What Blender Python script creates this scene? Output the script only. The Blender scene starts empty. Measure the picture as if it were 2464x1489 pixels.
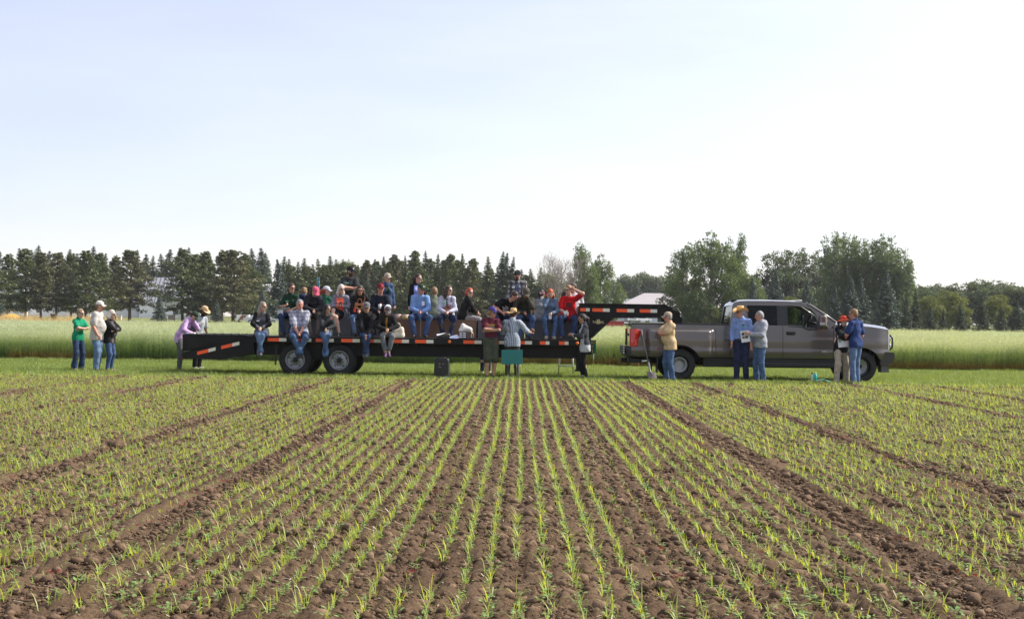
import bpy, math, random
import numpy as np
from mathutils import Vector, Matrix

# ------------------------------------------------------------------ camera, sky, sun, exposure
scene = bpy.context.scene
R = math.radians
F_PX, CX, CY = 3764.0, 1232.0, 744.5          # focal length and centre, in pixels of a 2464 wide picture
CAM_H = 1.48
cam_data = bpy.data.cameras.new('camera')
cam = bpy.data.objects.new('camera', cam_data)
scene.collection.objects.link(cam)
scene.camera = cam
cam_data.sensor_width = 36.0
cam_data.lens = 36.0 * F_PX / 2464.0
cam_data.clip_start = 0.1
cam_data.clip_end = 6000.0
CAM_M = Matrix.Rotation(R(0.35), 4, 'Z') @ Matrix.Rotation(R(90.353), 4, 'X') @ Matrix.Rotation(R(0.68), 4, 'Z')
cam.matrix_world = Matrix.Translation((0, 0, CAM_H)) @ CAM_M

SUN_EL, SUN_AZ = R(40.0), R(14.0)             # azimuth: from +x turning towards +y (away from the camera)
SUN_DIR = Vector((math.cos(SUN_EL) * math.cos(SUN_AZ), math.cos(SUN_EL) * math.sin(SUN_AZ), math.sin(SUN_EL)))
world = bpy.data.worlds.new('World')
scene.world = world
world.use_nodes = True
wn, wl = world.node_tree.nodes, world.node_tree.links
wn.clear()
w_out = wn.new('ShaderNodeOutputWorld')
w_bg = wn.new('ShaderNodeBackground')
w_sky = wn.new('ShaderNodeTexSky')
w_sky.sky_type = 'NISHITA'
w_sky.sun_disc = False
w_sky.sun_elevation = SUN_EL
w_sky.sun_rotation = math.pi / 2 - SUN_AZ      # measured from +y towards +x
w_sky.altitude = 300
w_sky.air_density = 1.0
w_sky.dust_density = 0.35
w_sky.ozone_density = 1.0
w_bg.inputs['Strength'].default_value = 0.092
# thin high cirrus veil over the whole sky, streaked, seen as a whitening of the blue
w_tc = wn.new('ShaderNodeTexCoord')
w_map = wn.new('ShaderNodeMapping')
w_map.inputs['Scale'].default_value = (1.6, 1.6, 9.0)
w_map.inputs['Rotation'].default_value = (R(6), R(-4), 0)
w_noise = wn.new('ShaderNodeTexNoise')
w_noise.inputs['Scale'].default_value = 1.7
w_noise.inputs['Detail'].default_value = 6
w_noise.inputs['Roughness'].default_value = 0.55
w_ramp = wn.new('ShaderNodeMapRange')
w_ramp.inputs['From Min'].default_value = 0.36
w_ramp.inputs['From Max'].default_value = 0.70
w_ramp.inputs['To Min'].default_value = 0.94
w_ramp.inputs['To Max'].default_value = 1.12
# ice crystals scatter light forward: the veil brightens towards the sun and fades away from it
w_dot = wn.new('ShaderNodeVectorMath')
w_dot.operation = 'DOT_PRODUCT'
w_dot.inputs[1].default_value = SUN_DIR
w_u = wn.new('ShaderNodeMapRange')
w_u.inputs['From Min'].default_value = -1
w_pow = wn.new('ShaderNodeMath')
w_pow.operation = 'POWER'
w_pow.inputs[1].default_value = 3.0
w_amp = wn.new('ShaderNodeMath')
w_amp.operation = 'MULTIPLY_ADD'
w_amp.inputs[1].default_value = 7.0
w_amp.inputs[2].default_value = 2.35
w_mul = wn.new('ShaderNodeMath')
w_mul.operation = 'MULTIPLY'
w_veil = wn.new('ShaderNodeVectorMath')
w_veil.operation = 'SCALE'
w_veil.inputs[0].default_value = (1.04, .985, 1.03)
w_add = wn.new('ShaderNodeVectorMath')
w_add.operation = 'ADD'
wl.new(w_tc.outputs['Generated'], w_map.inputs['Vector'])
wl.new(w_map.outputs['Vector'], w_noise.inputs['Vector'])
wl.new(w_noise.outputs['Fac'], w_ramp.inputs['Value'])
wl.new(w_tc.outputs['Generated'], w_dot.inputs[0])
wl.new(w_dot.outputs['Value'], w_u.inputs['Value'])
wl.new(w_u.outputs['Result'], w_pow.inputs[0])
wl.new(w_pow.outputs[0], w_amp.inputs[0])
wl.new(w_amp.outputs[0], w_mul.inputs[0])
wl.new(w_ramp.outputs['Result'], w_mul.inputs[1])
wl.new(w_mul.outputs[0], w_veil.inputs['Scale'])
w_half = wn.new('ShaderNodeVectorMath')
w_half.operation = 'MULTIPLY'
w_half.inputs[1].default_value = (.72, .71, .82)
wl.new(w_sky.outputs['Color'], w_half.inputs[0])
wl.new(w_half.outputs['Vector'], w_add.inputs[0])
wl.new(w_veil.outputs['Vector'], w_add.inputs[1])
wl.new(w_add.outputs['Vector'], w_bg.inputs['Color'])
wl.new(w_bg.outputs[0], w_out.inputs['Surface'])

sun_data = bpy.data.lights.new('sun', 'SUN')
sun_data.energy = 5.0
sun_data.angle = R(0.53)
sun_data.color = (1.0, 0.93, 0.82)
sun = bpy.data.objects.new('sun', sun_data)
scene.collection.objects.link(sun)
sun.rotation_euler = (-SUN_DIR).to_track_quat('-Z', 'Y').to_euler()

scene.view_settings.view_transform = 'Standard'
scene.view_settings.look = 'None'
scene.view_settings.exposure = 0.48
scene.view_settings.gamma = 1.0
scene.view_settings.use_curve_mapping = False
scene.cycles.max_bounces = 6
scene.cycles.transparent_max_bounces = 8
scene.cycles.diffuse_bounces = 3
scene.cycles.glossy_bounces = 3
scene.cycles.transmission_bounces = 4
scene.cycles.use_denoising = True
scene.cycles.sample_clamp_indirect = 6.0
scene.render.use_persistent_data = False

# ------------------------------------------------------------------ helpers
rng = np.random.default_rng(7)
random.seed(7)


def W(px, py, depth):
    """World point seen at pixel (px, py) of the 2464 wide picture, at distance `depth` along +y."""
    d = CAM_M.to_3x3() @ Vector(((px - CX) / F_PX, -(py - CY) / F_PX, -1.0))
    t = depth / d.y
    return Vector((d.x * t, depth, CAM_H + d.z * t))


def X(px, depth, py=800.0):
    return W(px, py, depth).x


def Z(py, depth, px=1255.0):
    return W(px, py, depth).z


def link(o, parent=None):
    scene.collection.objects.link(o)
    if parent is not None:
        o.parent = parent
    return o


def tag(o, label=None, cat=None, group=None, kind=None):
    if label:
        o['label'] = label
    if cat:
        o['category'] = cat
    if group:
        o['group'] = group
    if kind:
        o['kind'] = kind
    return o


def thing(name, loc, label, cat, group=None, rz=0.0):
    o = bpy.data.objects.new(name, None)
    o.empty_display_size = 0.2
    o.location = loc
    o.rotation_euler = (0, 0, rz)
    link(o)
    return tag(o, label, cat, group)


def mesh_np(name, v, f, mats, fm=None, smooth=False):
    """Mesh from arrays. f: (n,3), (n,4) array or a list of faces."""
    me = bpy.data.meshes.new(name)
    v = np.asarray(v, dtype=np.float32)
    if isinstance(f, np.ndarray):
        n, k = f.shape
        me.vertices.add(len(v))
        me.vertices.foreach_set('co', v.ravel())
        me.loops.add(n * k)
        me.loops.foreach_set('vertex_index', f.astype(np.int32).ravel())
        me.polygons.add(n)
        me.polygons.foreach_set('loop_start', np.arange(0, n * k, k, dtype=np.int32))
        me.polygons.foreach_set('loop_total', np.full(n, k, dtype=np.int32))
    else:
        me.from_pydata([tuple(map(float, p)) for p in v], [], [tuple(int(i) for i in q) for q in f])
    if not isinstance(mats, (list, tuple)):
        mats = [mats]
    for m in mats:
        me.materials.append(m)
    if fm is not None:
        me.polygons.foreach_set('material_index', np.asarray(fm, dtype=np.int32))
    if smooth:
        me.polygons.foreach_set('use_smooth', np.ones(len(me.polygons), dtype=bool))
    me.update(calc_edges=True)
    me.validate()
    return me


class MB:
    """Collects shapes and links them as one mesh object."""

    def __init__(self):
        self.v, self.f, self.m, self.s = [], [], [], []
        self.cm = 0

    def add(self, vs, fs, smooth=False):
        o = len(self.v)
        self.v.extend([tuple(p) for p in vs])
        for q in fs:
            self.f.append(tuple(i + o for i in q))
            self.m.append(self.cm)
            self.s.append(smooth)
        return self

    def box(self, x0, x1, y0, y1, z0, z1, bev=0.0):
        b = min(bev, abs(x1 - x0) * .45, abs(y1 - y0) * .45, abs(z1 - z0) * .45)
        if b <= 0:
            vs = [(x, y, z) for z in (z0, z1) for y in (y0, y1) for x in (x0, x1)]
            return self.add(vs, [(0, 2, 3, 1), (4, 5, 7, 6), (0, 1, 5, 4), (2, 6, 7, 3), (0, 4, 6, 2), (1, 3, 7, 5)])
        # bevelled: octagonal rings
        def ring(z, i):
            a, c, d, e = x0 + i, x1 - i, y0 + i, y1 - i
            return [(a + b, d, z), (c - b, d, z), (c, d + b, z), (c, e - b, z), (c - b, e, z), (a + b, e, z), (a, e - b, z), (a, d + b, z)]
        vs = ring(z0, b * .6) + ring(z0 + b, 0) + ring(z1 - b, 0) + ring(z1, b * .6)
        fs = [tuple(range(7, -1, -1)), tuple(range(24, 32))]
        for r in range(3):
            for k in range(8):
                fs.append((r * 8 + k, r * 8 + (k + 1) % 8, r * 8 + 8 + (k + 1) % 8, r * 8 + 8 + k))
        return self.add(vs, fs)

    def prism(self, pts, y0, y1):
        """Polygon in (x, z), extruded along y."""
        n = len(pts)
        ar = sum(pts[i][0] * pts[(i + 1) % n][1] - pts[(i + 1) % n][0] * pts[i][1] for i in range(n))
        if ar < 0:
            pts = pts[::-1]
        if y0 > y1:
            y0, y1 = y1, y0
        vs = [(x, y0, z) for x, z in pts] + [(x, y1, z) for x, z in pts]
        fs = [tuple(range(n)), tuple(range(2 * n - 1, n - 1, -1))]
        fs += [(i, i + n, (i + 1) % n + n, (i + 1) % n) for i in range(n)]
        return self.add(vs, fs)

    def tube(self, pts, rad, n=8, caps=True):
        pts = [Vector(p) for p in pts]
        if not isinstance(rad, (list, tuple)):
            rad = [rad] * len(pts)
        vs, fs = [], []
        up = None
        for i, p in enumerate(pts):
            d = (pts[min(i + 1, len(pts) - 1)] - pts[max(i - 1, 0)])
            d = d.normalized() if d.length > 1e-9 else Vector((0, 0, 1))
            if up is None:
                up = d.orthogonal().normalized()
            a = (up - d * up.dot(d))
            a = a.normalized() if a.length > 1e-6 else d.orthogonal().normalized()
            up = a
            b = d.cross(a)
            for k in range(n):
                t = 2 * math.pi * k / n
                vs.append(p + (a * math.cos(t) + b * math.sin(t)) * rad[i])
        for i in range(len(pts) - 1):
            for k in range(n):
                fs.append((i * n + k, i * n + (k + 1) % n, i * n + n + (k + 1) % n, i * n + n + k))
        if caps:
            fs.append(tuple(range(n - 1, -1, -1)))
            fs.append(tuple(range((len(pts) - 1) * n, len(pts) * n)))
        return self.add(vs, fs, True)

    def lathe(self, prof, c=(0, 0, 0), axis='z', n=24, arc=None):
        """Profile of (radius, height) turned round an axis through c."""
        vs, fs = [], []
        for r, h in prof:
            for k in range(n):
                t = 2 * math.pi * k / n
                a, b = r * math.cos(t), r * math.sin(t)
                if axis == 'z':
                    p = (c[0] + a, c[1] + b, c[2] + h)
                elif axis == 'y':
                    p = (c[0] + a, c[1] - h, c[2] + b)
                else:
                    p = (c[0] + h, c[1] + a, c[2] + b)
                vs.append(p)
        for i in range(len(prof) - 1):
            for k in range(n):
                fs.append((i * n + k, i * n + (k + 1) % n, i * n + n + (k + 1) % n, i * n + n + k))
        return self.add(vs, fs, True)

    def disc(self, r, c, axis='y', n=24):
        self.lathe([(0.0005, 0), (r, 0)], c, axis, n)
        return self

    def ellipsoid(self, c, r, nu=16, nv=10, M=None):
        vs, fs = [], []
        for i in range(nv + 1):
            a = math.pi * i / nv
            for k in range(nu):
                t = 2 * math.pi * k / nu
                p = Vector((r[0] * math.sin(a) * math.cos(t), r[1] * math.sin(a) * math.sin(t), r[2] * math.cos(a)))
                if M is not None:
                    p = M @ p
                vs.append(p + Vector(c))
        for i in range(nv):
            for k in range(nu):
                fs.append((i * nu + k, i * nu + nu + k, i * nu + nu + (k + 1) % nu, i * nu + (k + 1) % nu))
        return self.add(vs, fs, True)

    def grid(self, P, smooth=True, flip=False):
        """P: 2-d list of points."""
        n, m = len(P), len(P[0])
        vs = [p for row in P for p in row]
        fs = []
        for i in range(n - 1):
            for j in range(m - 1):
                q = (i * m + j, i * m + j + 1, i * m + m + j + 1, i * m + m + j)
                fs.append(q[::-1] if flip else q)
        return self.add(vs, fs, smooth)

    def xform(self, M):
        self.v = [tuple(M @ Vector(p)) for p in self.v]
        return self

    def mesh(self, name, mats):
        if not isinstance(mats, (list, tuple)):
            mats = [mats]
        me = bpy.data.meshes.new(name)
        me.from_pydata([tuple(map(float, p)) for p in self.v], [], self.f)
        for m in mats:
            me.materials.append(m)
        me.polygons.foreach_set('material_index', np.array(self.m, dtype=np.int32))
        me.polygons.foreach_set('use_smooth', np.array(self.s, dtype=bool))
        me.update()
        return me

    def build(self, name, mats, parent=None):
        return link(bpy.data.objects.new(name, self.mesh(name, mats)), parent)


def obj(name, me, parent=None, loc=None, rz=None, scale=None):
    o = bpy.data.objects.new(name, me)
    if loc is not None:
        o.location = loc
    if rz is not None:
        o.rotation_euler = (0, 0, rz)
    if scale is not None:
        o.scale = scale if isinstance(scale, (tuple, list)) else (scale,) * 3
    return link(o, parent)


def text_mesh(name, body, size, mat, parent, M, align='CENTER', depth=0.002, sx=1.0):
    """Lettering as thin solid geometry; M places text space (x right, y up, z out)."""
    cu = bpy.data.curves.new(name, 'FONT')
    cu.body = body
    cu.size = size
    cu.align_x = align
    cu.align_y = 'CENTER'
    cu.extrude = depth
    cu.resolution_u = 3
    tmp = bpy.data.objects.new(name, cu)
    me = bpy.data.meshes.new_from_object(tmp)
    bpy.data.objects.remove(tmp)
    me.transform(M @ Matrix.Diagonal((sx, 1, 1, 1)))
    me.materials.clear()
    me.materials.append(mat)
    return obj(name, me, parent)


TXT_FRONT = Matrix.Rotation(R(90), 4, 'X')      # text standing up, facing -y


def ordinal(n):
    w = ['first', 'second', 'third', 'fourth', 'fifth', 'sixth', 'seventh', 'eighth', 'ninth', 'tenth', 'eleventh', 'twelfth',
         'thirteenth', 'fourteenth', 'fifteenth', 'sixteenth', 'seventeenth', 'eighteenth', 'nineteenth', 'twentieth']
    if n <= 20:
        return w[n - 1]
    return 'twenty-' + w[n - 21] if n < 30 else 'thirtieth'


# smooth pseudo random field, vectorised: sum of sines with random directions
class Field:
    def __init__(self, seed, freq, n=10, dim=3):
        g = np.random.default_rng(seed)
        d = g.normal(size=(n, dim))
        d /= np.linalg.norm(d, axis=1)[:, None]
        self.k = d * (freq * g.uniform(.6, 1.6, size=(n, 1)))
        self.p = g.uniform(0, 6.283, n)
        self.n = n

    def __call__(self, *c):
        s = 0
        for i in range(self.n):
            s = s + np.sin(sum(c[j] * self.k[i, j] for j in range(len(c))) + self.p[i])
        return s / math.sqrt(self.n)


def vnoise2(x, y, seed=0):
    """Value noise on a unit lattice, bilinear with smooth steps; vectorised, 0..1."""
    xi, yi = np.floor(x).astype(np.int64), np.floor(y).astype(np.int64)
    fx, fy = x - xi, y - yi
    fx, fy = fx * fx * (3 - 2 * fx), fy * fy * (3 - 2 * fy)

    def h(a, b):
        n = (a * 374761393 + b * 668265263 + seed * 974711) & 0xffffffff
        n = ((n ^ (n >> 13)) * 1274126177) & 0xffffffff
        return ((n ^ (n >> 16)) & 0xffff) / 65535.0
    a = h(xi, yi) * (1 - fx) + h(xi + 1, yi) * fx
    b = h(xi, yi + 1) * (1 - fx) + h(xi + 1, yi + 1) * fx
    return a * (1 - fy) + b * fy
# ------------------------------------------------------------------ materials
MATS = {}


def _new(name):
    m = bpy.data.materials.new(name)
    m.use_nodes = True
    nt = m.node_tree
    nt.nodes.clear()
    out = nt.nodes.new('ShaderNodeOutputMaterial')
    return m, nt, out


def pmat(name, col, rough=0.7, metal=0.0, var=0.0, vscale=8.0, bump=0.0, bscale=60.0, coat=0.0, spec=0.5, emit=None, estr=0.0,
         col2=None, detail=4.0, sheen=0.0):
    """Principled material with optional noise variation of the colour and fine bump."""
    if name in MATS:
        return MATS[name]
    m, nt, out = _new(name)
    b = nt.nodes.new('ShaderNodeBsdfPrincipled')
    b.inputs['Base Color'].default_value = (*col, 1)
    b.inputs['Roughness'].default_value = rough
    b.inputs['Metallic'].default_value = metal
    b.inputs['Specular IOR Level'].default_value = spec
    b.inputs['Coat Weight'].default_value = coat
    b.inputs['Coat Roughness'].default_value = 0.06
    if sheen:
        b.inputs['Sheen Weight'].default_value = sheen
    if emit:
        b.inputs['Emission Color'].default_value = (*emit, 1)
        b.inputs['Emission Strength'].default_value = estr
    nt.links.new(b.outputs[0], out.inputs['Surface'])
    tc = None
    if var or col2 or bump:
        tc = nt.nodes.new('ShaderNodeTexCoord')
    if var or col2:
        n = nt.nodes.new('ShaderNodeTexNoise')
        n.inputs['Scale'].default_value = vscale
        n.inputs['Detail'].default_value = detail
        nt.links.new(tc.outputs['Object'], n.inputs['Vector'])
        r = nt.nodes.new('ShaderNodeMapRange')
        r.inputs['From Min'].default_value = .3
        r.inputs['From Max'].default_value = .7
        nt.links.new(n.outputs['Fac'], r.inputs['Value'])
        mx = nt.nodes.new('ShaderNodeMix')
        mx.data_type = 'RGBA'
        c2 = col2 or tuple(min(1, c * (1 + var)) for c in col)
        c1 = col if col2 else tuple(c * (1 - var) for c in col)
        mx.inputs[6].default_value = (*c1, 1)
        mx.inputs[7].default_value = (*c2, 1)
        nt.links.new(r.outputs['Result'], mx.inputs[0])
        nt.links.new(mx.outputs[2], b.inputs['Base Color'])
    if bump:
        n = nt.nodes.new('ShaderNodeTexNoise')
        n.inputs['Scale'].default_value = bscale
        n.inputs['Detail'].default_value = 5
        nt.links.new(tc.outputs['Object'], n.inputs['Vector'])
        bp = nt.nodes.new('ShaderNodeBump')
        bp.inputs['Strength'].default_value = bump
        bp.inputs['Distance'].default_value = 0.02
        nt.links.new(n.outputs['Fac'], bp.inputs['Height'])
        nt.links.new(bp.outputs[0], b.inputs['Normal'])
    MATS[name] = m
    return m


def leafmat(name, col, col2, trans=0.45, tcol=None, rough=0.55, rnd=True, vscale=0.35, zramp=None):
    """Leaf: diffuse + translucent + a little gloss. Colour varies per instance and by place."""
    if name in MATS:
        return MATS[name]
    m, nt, out = _new(name)
    L = nt.links
    mx = nt.nodes.new('ShaderNodeMix')
    mx.data_type = 'RGBA'
    mx.inputs[6].default_value = (*col, 1)
    mx.inputs[7].default_value = (*col2, 1)
    geo = nt.nodes.new('ShaderNodeNewGeometry')
    n = nt.nodes.new('ShaderNodeTexNoise')
    n.inputs['Scale'].default_value = vscale
    n.inputs['Detail'].default_value = 3
    L.new(geo.outputs['Position'], n.inputs['Vector'])
    ad = nt.nodes.new('ShaderNodeMath')
    ad.operation = 'MULTIPLY_ADD'
    ad.inputs[1].default_value = 0.75
    L.new(geo.outputs['Random Per Island'], ad.inputs[0])
    L.new(n.outputs['Fac'], ad.inputs[2])
    sb = nt.nodes.new('ShaderNodeMath')
    sb.operation = 'SUBTRACT'
    sb.use_clamp = True
    sb.inputs[1].default_value = 0.38
    L.new(ad.outputs[0], sb.inputs[0])
    L.new(sb.outputs[0], mx.inputs[0])
    csrc = mx.outputs[2]
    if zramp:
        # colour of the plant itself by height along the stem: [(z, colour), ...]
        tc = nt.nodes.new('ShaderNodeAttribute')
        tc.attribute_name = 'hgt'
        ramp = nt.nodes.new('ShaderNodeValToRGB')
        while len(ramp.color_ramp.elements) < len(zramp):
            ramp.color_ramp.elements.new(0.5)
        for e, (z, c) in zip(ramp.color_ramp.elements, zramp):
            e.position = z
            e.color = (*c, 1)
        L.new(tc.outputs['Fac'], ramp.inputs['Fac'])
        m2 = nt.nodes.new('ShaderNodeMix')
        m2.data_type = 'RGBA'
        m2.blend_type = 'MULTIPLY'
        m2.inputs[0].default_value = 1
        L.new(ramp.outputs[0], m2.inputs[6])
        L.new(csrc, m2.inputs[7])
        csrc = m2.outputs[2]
    d = nt.nodes.new('ShaderNodeBsdfDiffuse')
    t = nt.nodes.new('ShaderNodeBsdfTranslucent')
    g = nt.nodes.new('ShaderNodeBsdfGlossy')
    g.inputs['Roughness'].default_value = rough
    g.inputs['Color'].default_value = (.8, .85, .8, 1)
    L.new(csrc, d.inputs['Color'])
    tm = nt.nodes.new('ShaderNodeMix')
    tm.data_type = 'RGBA'
    tm.blend_type = 'MULTIPLY'
    tm.inputs[0].default_value = 1
    tm.inputs[7].default_value = (*(tcol or (1.25, 1.2, .55)), 1)
    L.new(csrc, tm.inputs[6])
    L.new(tm.outputs[2], t.inputs['Color'])
    s1 = nt.nodes.new('ShaderNodeMixShader')
    s1.inputs[0].default_value = trans
    L.new(d.outputs[0], s1.inputs[1])
    L.new(t.outputs[0], s1.inputs[2])
    s2 = nt.nodes.new('ShaderNodeMixShader')
    s2.inputs[0].default_value = 0.05
    L.new(s1.outputs[0], s2.inputs[1])
    L.new(g.outputs[0], s2.inputs[2])
    L.new(s2.outputs[0], out.inputs['Surface'])
    MATS[name] = m
    return m


def glassmat(name, tint=(.5, .55, .55), refl=0.12, rough=0.02, clear=0.6):
    """Window glass: tinted see-through with a mirror-like reflection that grows at grazing angles."""
    if name in MATS:
        return MATS[name]
    m, nt, out = _new(name)
    L = nt.links
    tr = nt.nodes.new('ShaderNodeBsdfTransparent')
    tr.inputs['Color'].default_value = (*[c * clear for c in tint], 1)
    g = nt.nodes.new('ShaderNodeBsdfGlossy')
    g.inputs['Roughness'].default_value = rough
    g.inputs['Color'].default_value = (.95, .98, 1, 1)
    fr = nt.nodes.new('ShaderNodeLayerWeight')
    fr.inputs['Blend'].default_value = 0.22
    ad = nt.nodes.new('ShaderNodeMath')
    ad.operation = 'ADD'
    ad.use_clamp = True
    ad.inputs[1].default_value = refl
    L.new(fr.outputs['Fresnel'], ad.inputs[0])
    s = nt.nodes.new('ShaderNodeMixShader')
    L.new(ad.outputs[0], s.inputs[0])
    L.new(tr.outputs[0], s.inputs[1])
    L.new(g.outputs[0], s.inputs[2])
    L.new(s.outputs[0], out.inputs['Surface'])
    MATS[name] = m
    return m


def stripe_mat(name, base, layers, rough=0.85):
    """Woven check: layers of (axis, period, duty, colour, strength) mixed in turn over the base, in object space."""
    if name in MATS:
        return MATS[name]
    m, nt, out = _new(name)
    L = nt.links
    b = nt.nodes.new('ShaderNodeBsdfPrincipled')
    b.inputs['Roughness'].default_value = rough
    b.inputs['Specular IOR Level'].default_value = 0.2
    tc = nt.nodes.new('ShaderNodeTexCoord')
    sp = nt.nodes.new('ShaderNodeSeparateXYZ')
    L.new(tc.outputs['Object'], sp.inputs[0])
    cur = None
    for ax, per, duty, col, st in layers:
        mo = nt.nodes.new('ShaderNodeMath')
        mo.operation = 'PINGPONG'
        mo.inputs[1].default_value = per / 2
        src = sp.outputs[ax]
        if ax == 0:      # stripes run round the body: add a share of depth so that they wrap
            ad = nt.nodes.new('ShaderNodeMath')
            ad.operation = 'ADD'
            L.new(sp.outputs[0], ad.inputs[0])
            L.new(sp.outputs[1], ad.inputs[1])
            src = ad.outputs[0]
        L.new(src, mo.inputs[0])
        lt = nt.nodes.new('ShaderNodeMath')
        lt.operation = 'LESS_THAN'
        lt.inputs[1].default_value = per / 2 * duty
        L.new(mo.outputs[0], lt.inputs[0])
        mu = nt.nodes.new('ShaderNodeMath')
        mu.operation = 'MULTIPLY'
        mu.inputs[1].default_value = st
        L.new(lt.outputs[0], mu.inputs[0])
        mx = nt.nodes.new('ShaderNodeMix')
        mx.data_type = 'RGBA'
        if cur is None:
            mx.inputs[6].default_value = (*base, 1)
        else:
            L.new(cur, mx.inputs[6])
        mx.inputs[7].default_value = (*col, 1)
        L.new(mu.outputs[0], mx.inputs[0])
        cur = mx.outputs[2]
    L.new(cur, b.inputs['Base Color'])
    L.new(b.outputs[0], out.inputs['Surface'])
    MATS[name] = m
    return m


def cloth(name, col, var=0.18, rough=0.9, vscale=14.0, bump=0.25, bscale=35.0):
    return pmat(name, col, rough, 0, var, vscale, bump, bscale, spec=0.2)


def denim(name, col):
    return pmat(name, col, .9, 0, .35, 9.0, .3, 40.0, spec=0.15)


M_black_steel = pmat('black_steel', (.0055, .0055, .006), .5, .0, 0, 2.2, .06, 30, spec=.22, col2=(.017, .0155, .014), detail=8)
M_rubber = pmat('tyre_rubber', (.016, .016, .017), .85, 0, .3, 6, .2, 80)
M_rim = pmat('rim_steel', (.30, .31, .33), .38, .55, .15, 5)
M_dark = pmat('dark_plastic', (.012, .012, .013), .55, 0, .2, 8)
M_orange = pmat('reflector_orange', (.95, .10, .015), .35, 0, .06, 60)
M_white_refl = pmat('reflector_white', (.72, .70, .58), .4, 0, .06, 60)
M_paper = pmat('white_paper', (.78, .78, .80), .8, 0, .04, 20)
M_white = pmat('white_paint', (.78, .78, .77), .6, 0, .05, 3)
M_chrome = pmat('chrome', (.75, .76, .78), .12, 1.0)
# ------------------------------------------------------------------ ground, soil, grass strip, oat field, seedlings
EDGE_Y, OAT_Y, OAT_END = 37.4, 50.4, 104.0
ROW = 0.156
TRACKS = [-9.4, -7.5, -4.4, -2.52, 2.42, 4.05, 7.75, 9.6, 13.0, -12.9]


def half_w(y, k=1.22):
    return y * 0.3333 * min(k, 1.12) + 2.6


def track_dist(x):
    return np.min(np.abs(np.asarray(x)[..., None] - np.array(TRACKS)), axis=-1)


def soil_low(x, y):
    """Height of the soil without the crumbs."""
    td = track_dist(x + 0.05 * np.sin(y * .35))
    amp = 0.0075 * (0.55 + 0.9 * vnoise2(x * 1.3, y * .35, 3)) * np.clip((td - .12) / .15, 0, 1)
    h = -amp * np.cos(2 * math.pi * x / ROW)
    h = h - 0.012 * np.exp(-(td / .11) ** 2) + 0.022 * np.exp(-((td - .20) / .06) ** 2) * (.4 + 1.1 * vnoise2(x * 4, y * 2.1, 9))
    h = h + 0.03 * (vnoise2(x * .6, y * .5, 5) - .5)
    return h


def soil_mesh():
    nx, ny = 740, 390
    ys = 6.4 * (EDGE_Y + .25 - 0) ** 0 * np.exp(np.linspace(0, math.log((EDGE_Y + .25) / 6.4), ny))
    u = np.linspace(-1, 1, nx)
    y = np.repeat(ys[:, None], nx, 1)
    x = u[None, :] * (y * .3333 * 1.12 + 2.9)
    h = soil_low(x, y)
    td = track_dist(x + 0.05 * np.sin(y * .35))
    rough = np.clip(td / .22, .25, 1)
    h += rough * (0.030 * (vnoise2(x * 7, y * 6, 1) - .5) + 0.030 * (vnoise2(x * 19, y * 17, 2) - .5) + 0.030 * np.clip(vnoise2(x * 33, y * 28, 4) - .45, 0, 1) * 2)
    # ragged line where the field meets the grass
    v = np.stack([x, y, h], -1).reshape(-1, 3)
    idx = np.arange(nx * ny).reshape(ny, nx)
    f = np.stack([idx[:-1, :-1], idx[:-1, 1:], idx[1:, 1:], idx[1:, :-1]], -1).reshape(-1, 4)
    return v, f


def soil_material():
    m, nt, out = _new('tilled_soil')
    L = nt.links
    b = nt.nodes.new('ShaderNodeBsdfPrincipled')
    b.inputs['Roughness'].default_value = 0.95
    b.inputs['Specular IOR Level'].default_value = 0.1
    geo = nt.nodes.new('ShaderNodeNewGeometry')
    n1 = nt.nodes.new('ShaderNodeTexNoise')
    n1.inputs['Scale'].default_value = 0.9
    n1.inputs['Detail'].default_value = 4
    n2 = nt.nodes.new('ShaderNodeTexNoise')
    n2.inputs['Scale'].default_value = 38
    n2.inputs['Detail'].default_value = 6
    n2.inputs['Roughness'].default_value = 0.7
    for n in (n1, n2):
        L.new(geo.outputs['Position'], n.inputs['Vector'])
    ramp = nt.nodes.new('ShaderNodeValToRGB')
    e = ramp.color_ramp.elements
    e[0].position, e[0].color = .30, (.046, .0290, .0172, 1)
    e[1].position, e[1].color = .72, (.195, .129, .078, 1)
    ad = nt.nodes.new('ShaderNodeMath')
    ad.operation = 'MULTIPLY_ADD'
    ad.inputs[1].default_value = .45
    L.new(n1.outputs['Fac'], ad.inputs[0])
    mu = nt.nodes.new('ShaderNodeMath')
    mu.operation = 'MULTIPLY'
    mu.inputs[1].default_value = .55
    L.new(n2.outputs['Fac'], mu.inputs[0])
    L.new(mu.outputs[0], ad.inputs[2])
    L.new(ad.outputs[0], ramp.inputs['Fac'])
    L.new(ramp.outputs[0], b.inputs['Base Color'])
    bp = nt.nodes.new('ShaderNodeBump')
    bp.inputs['Strength'].default_value = .9
    bp.inputs['Distance'].default_value = 0.022
    L.new(n2.outputs['Fac'], bp.inputs['Height'])
    L.new(bp.outputs[0], b.inputs['Normal'])
    L.new(b.outputs[0], out.inputs['Surface'])
    MATS['tilled_soil'] = m
    return m


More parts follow.
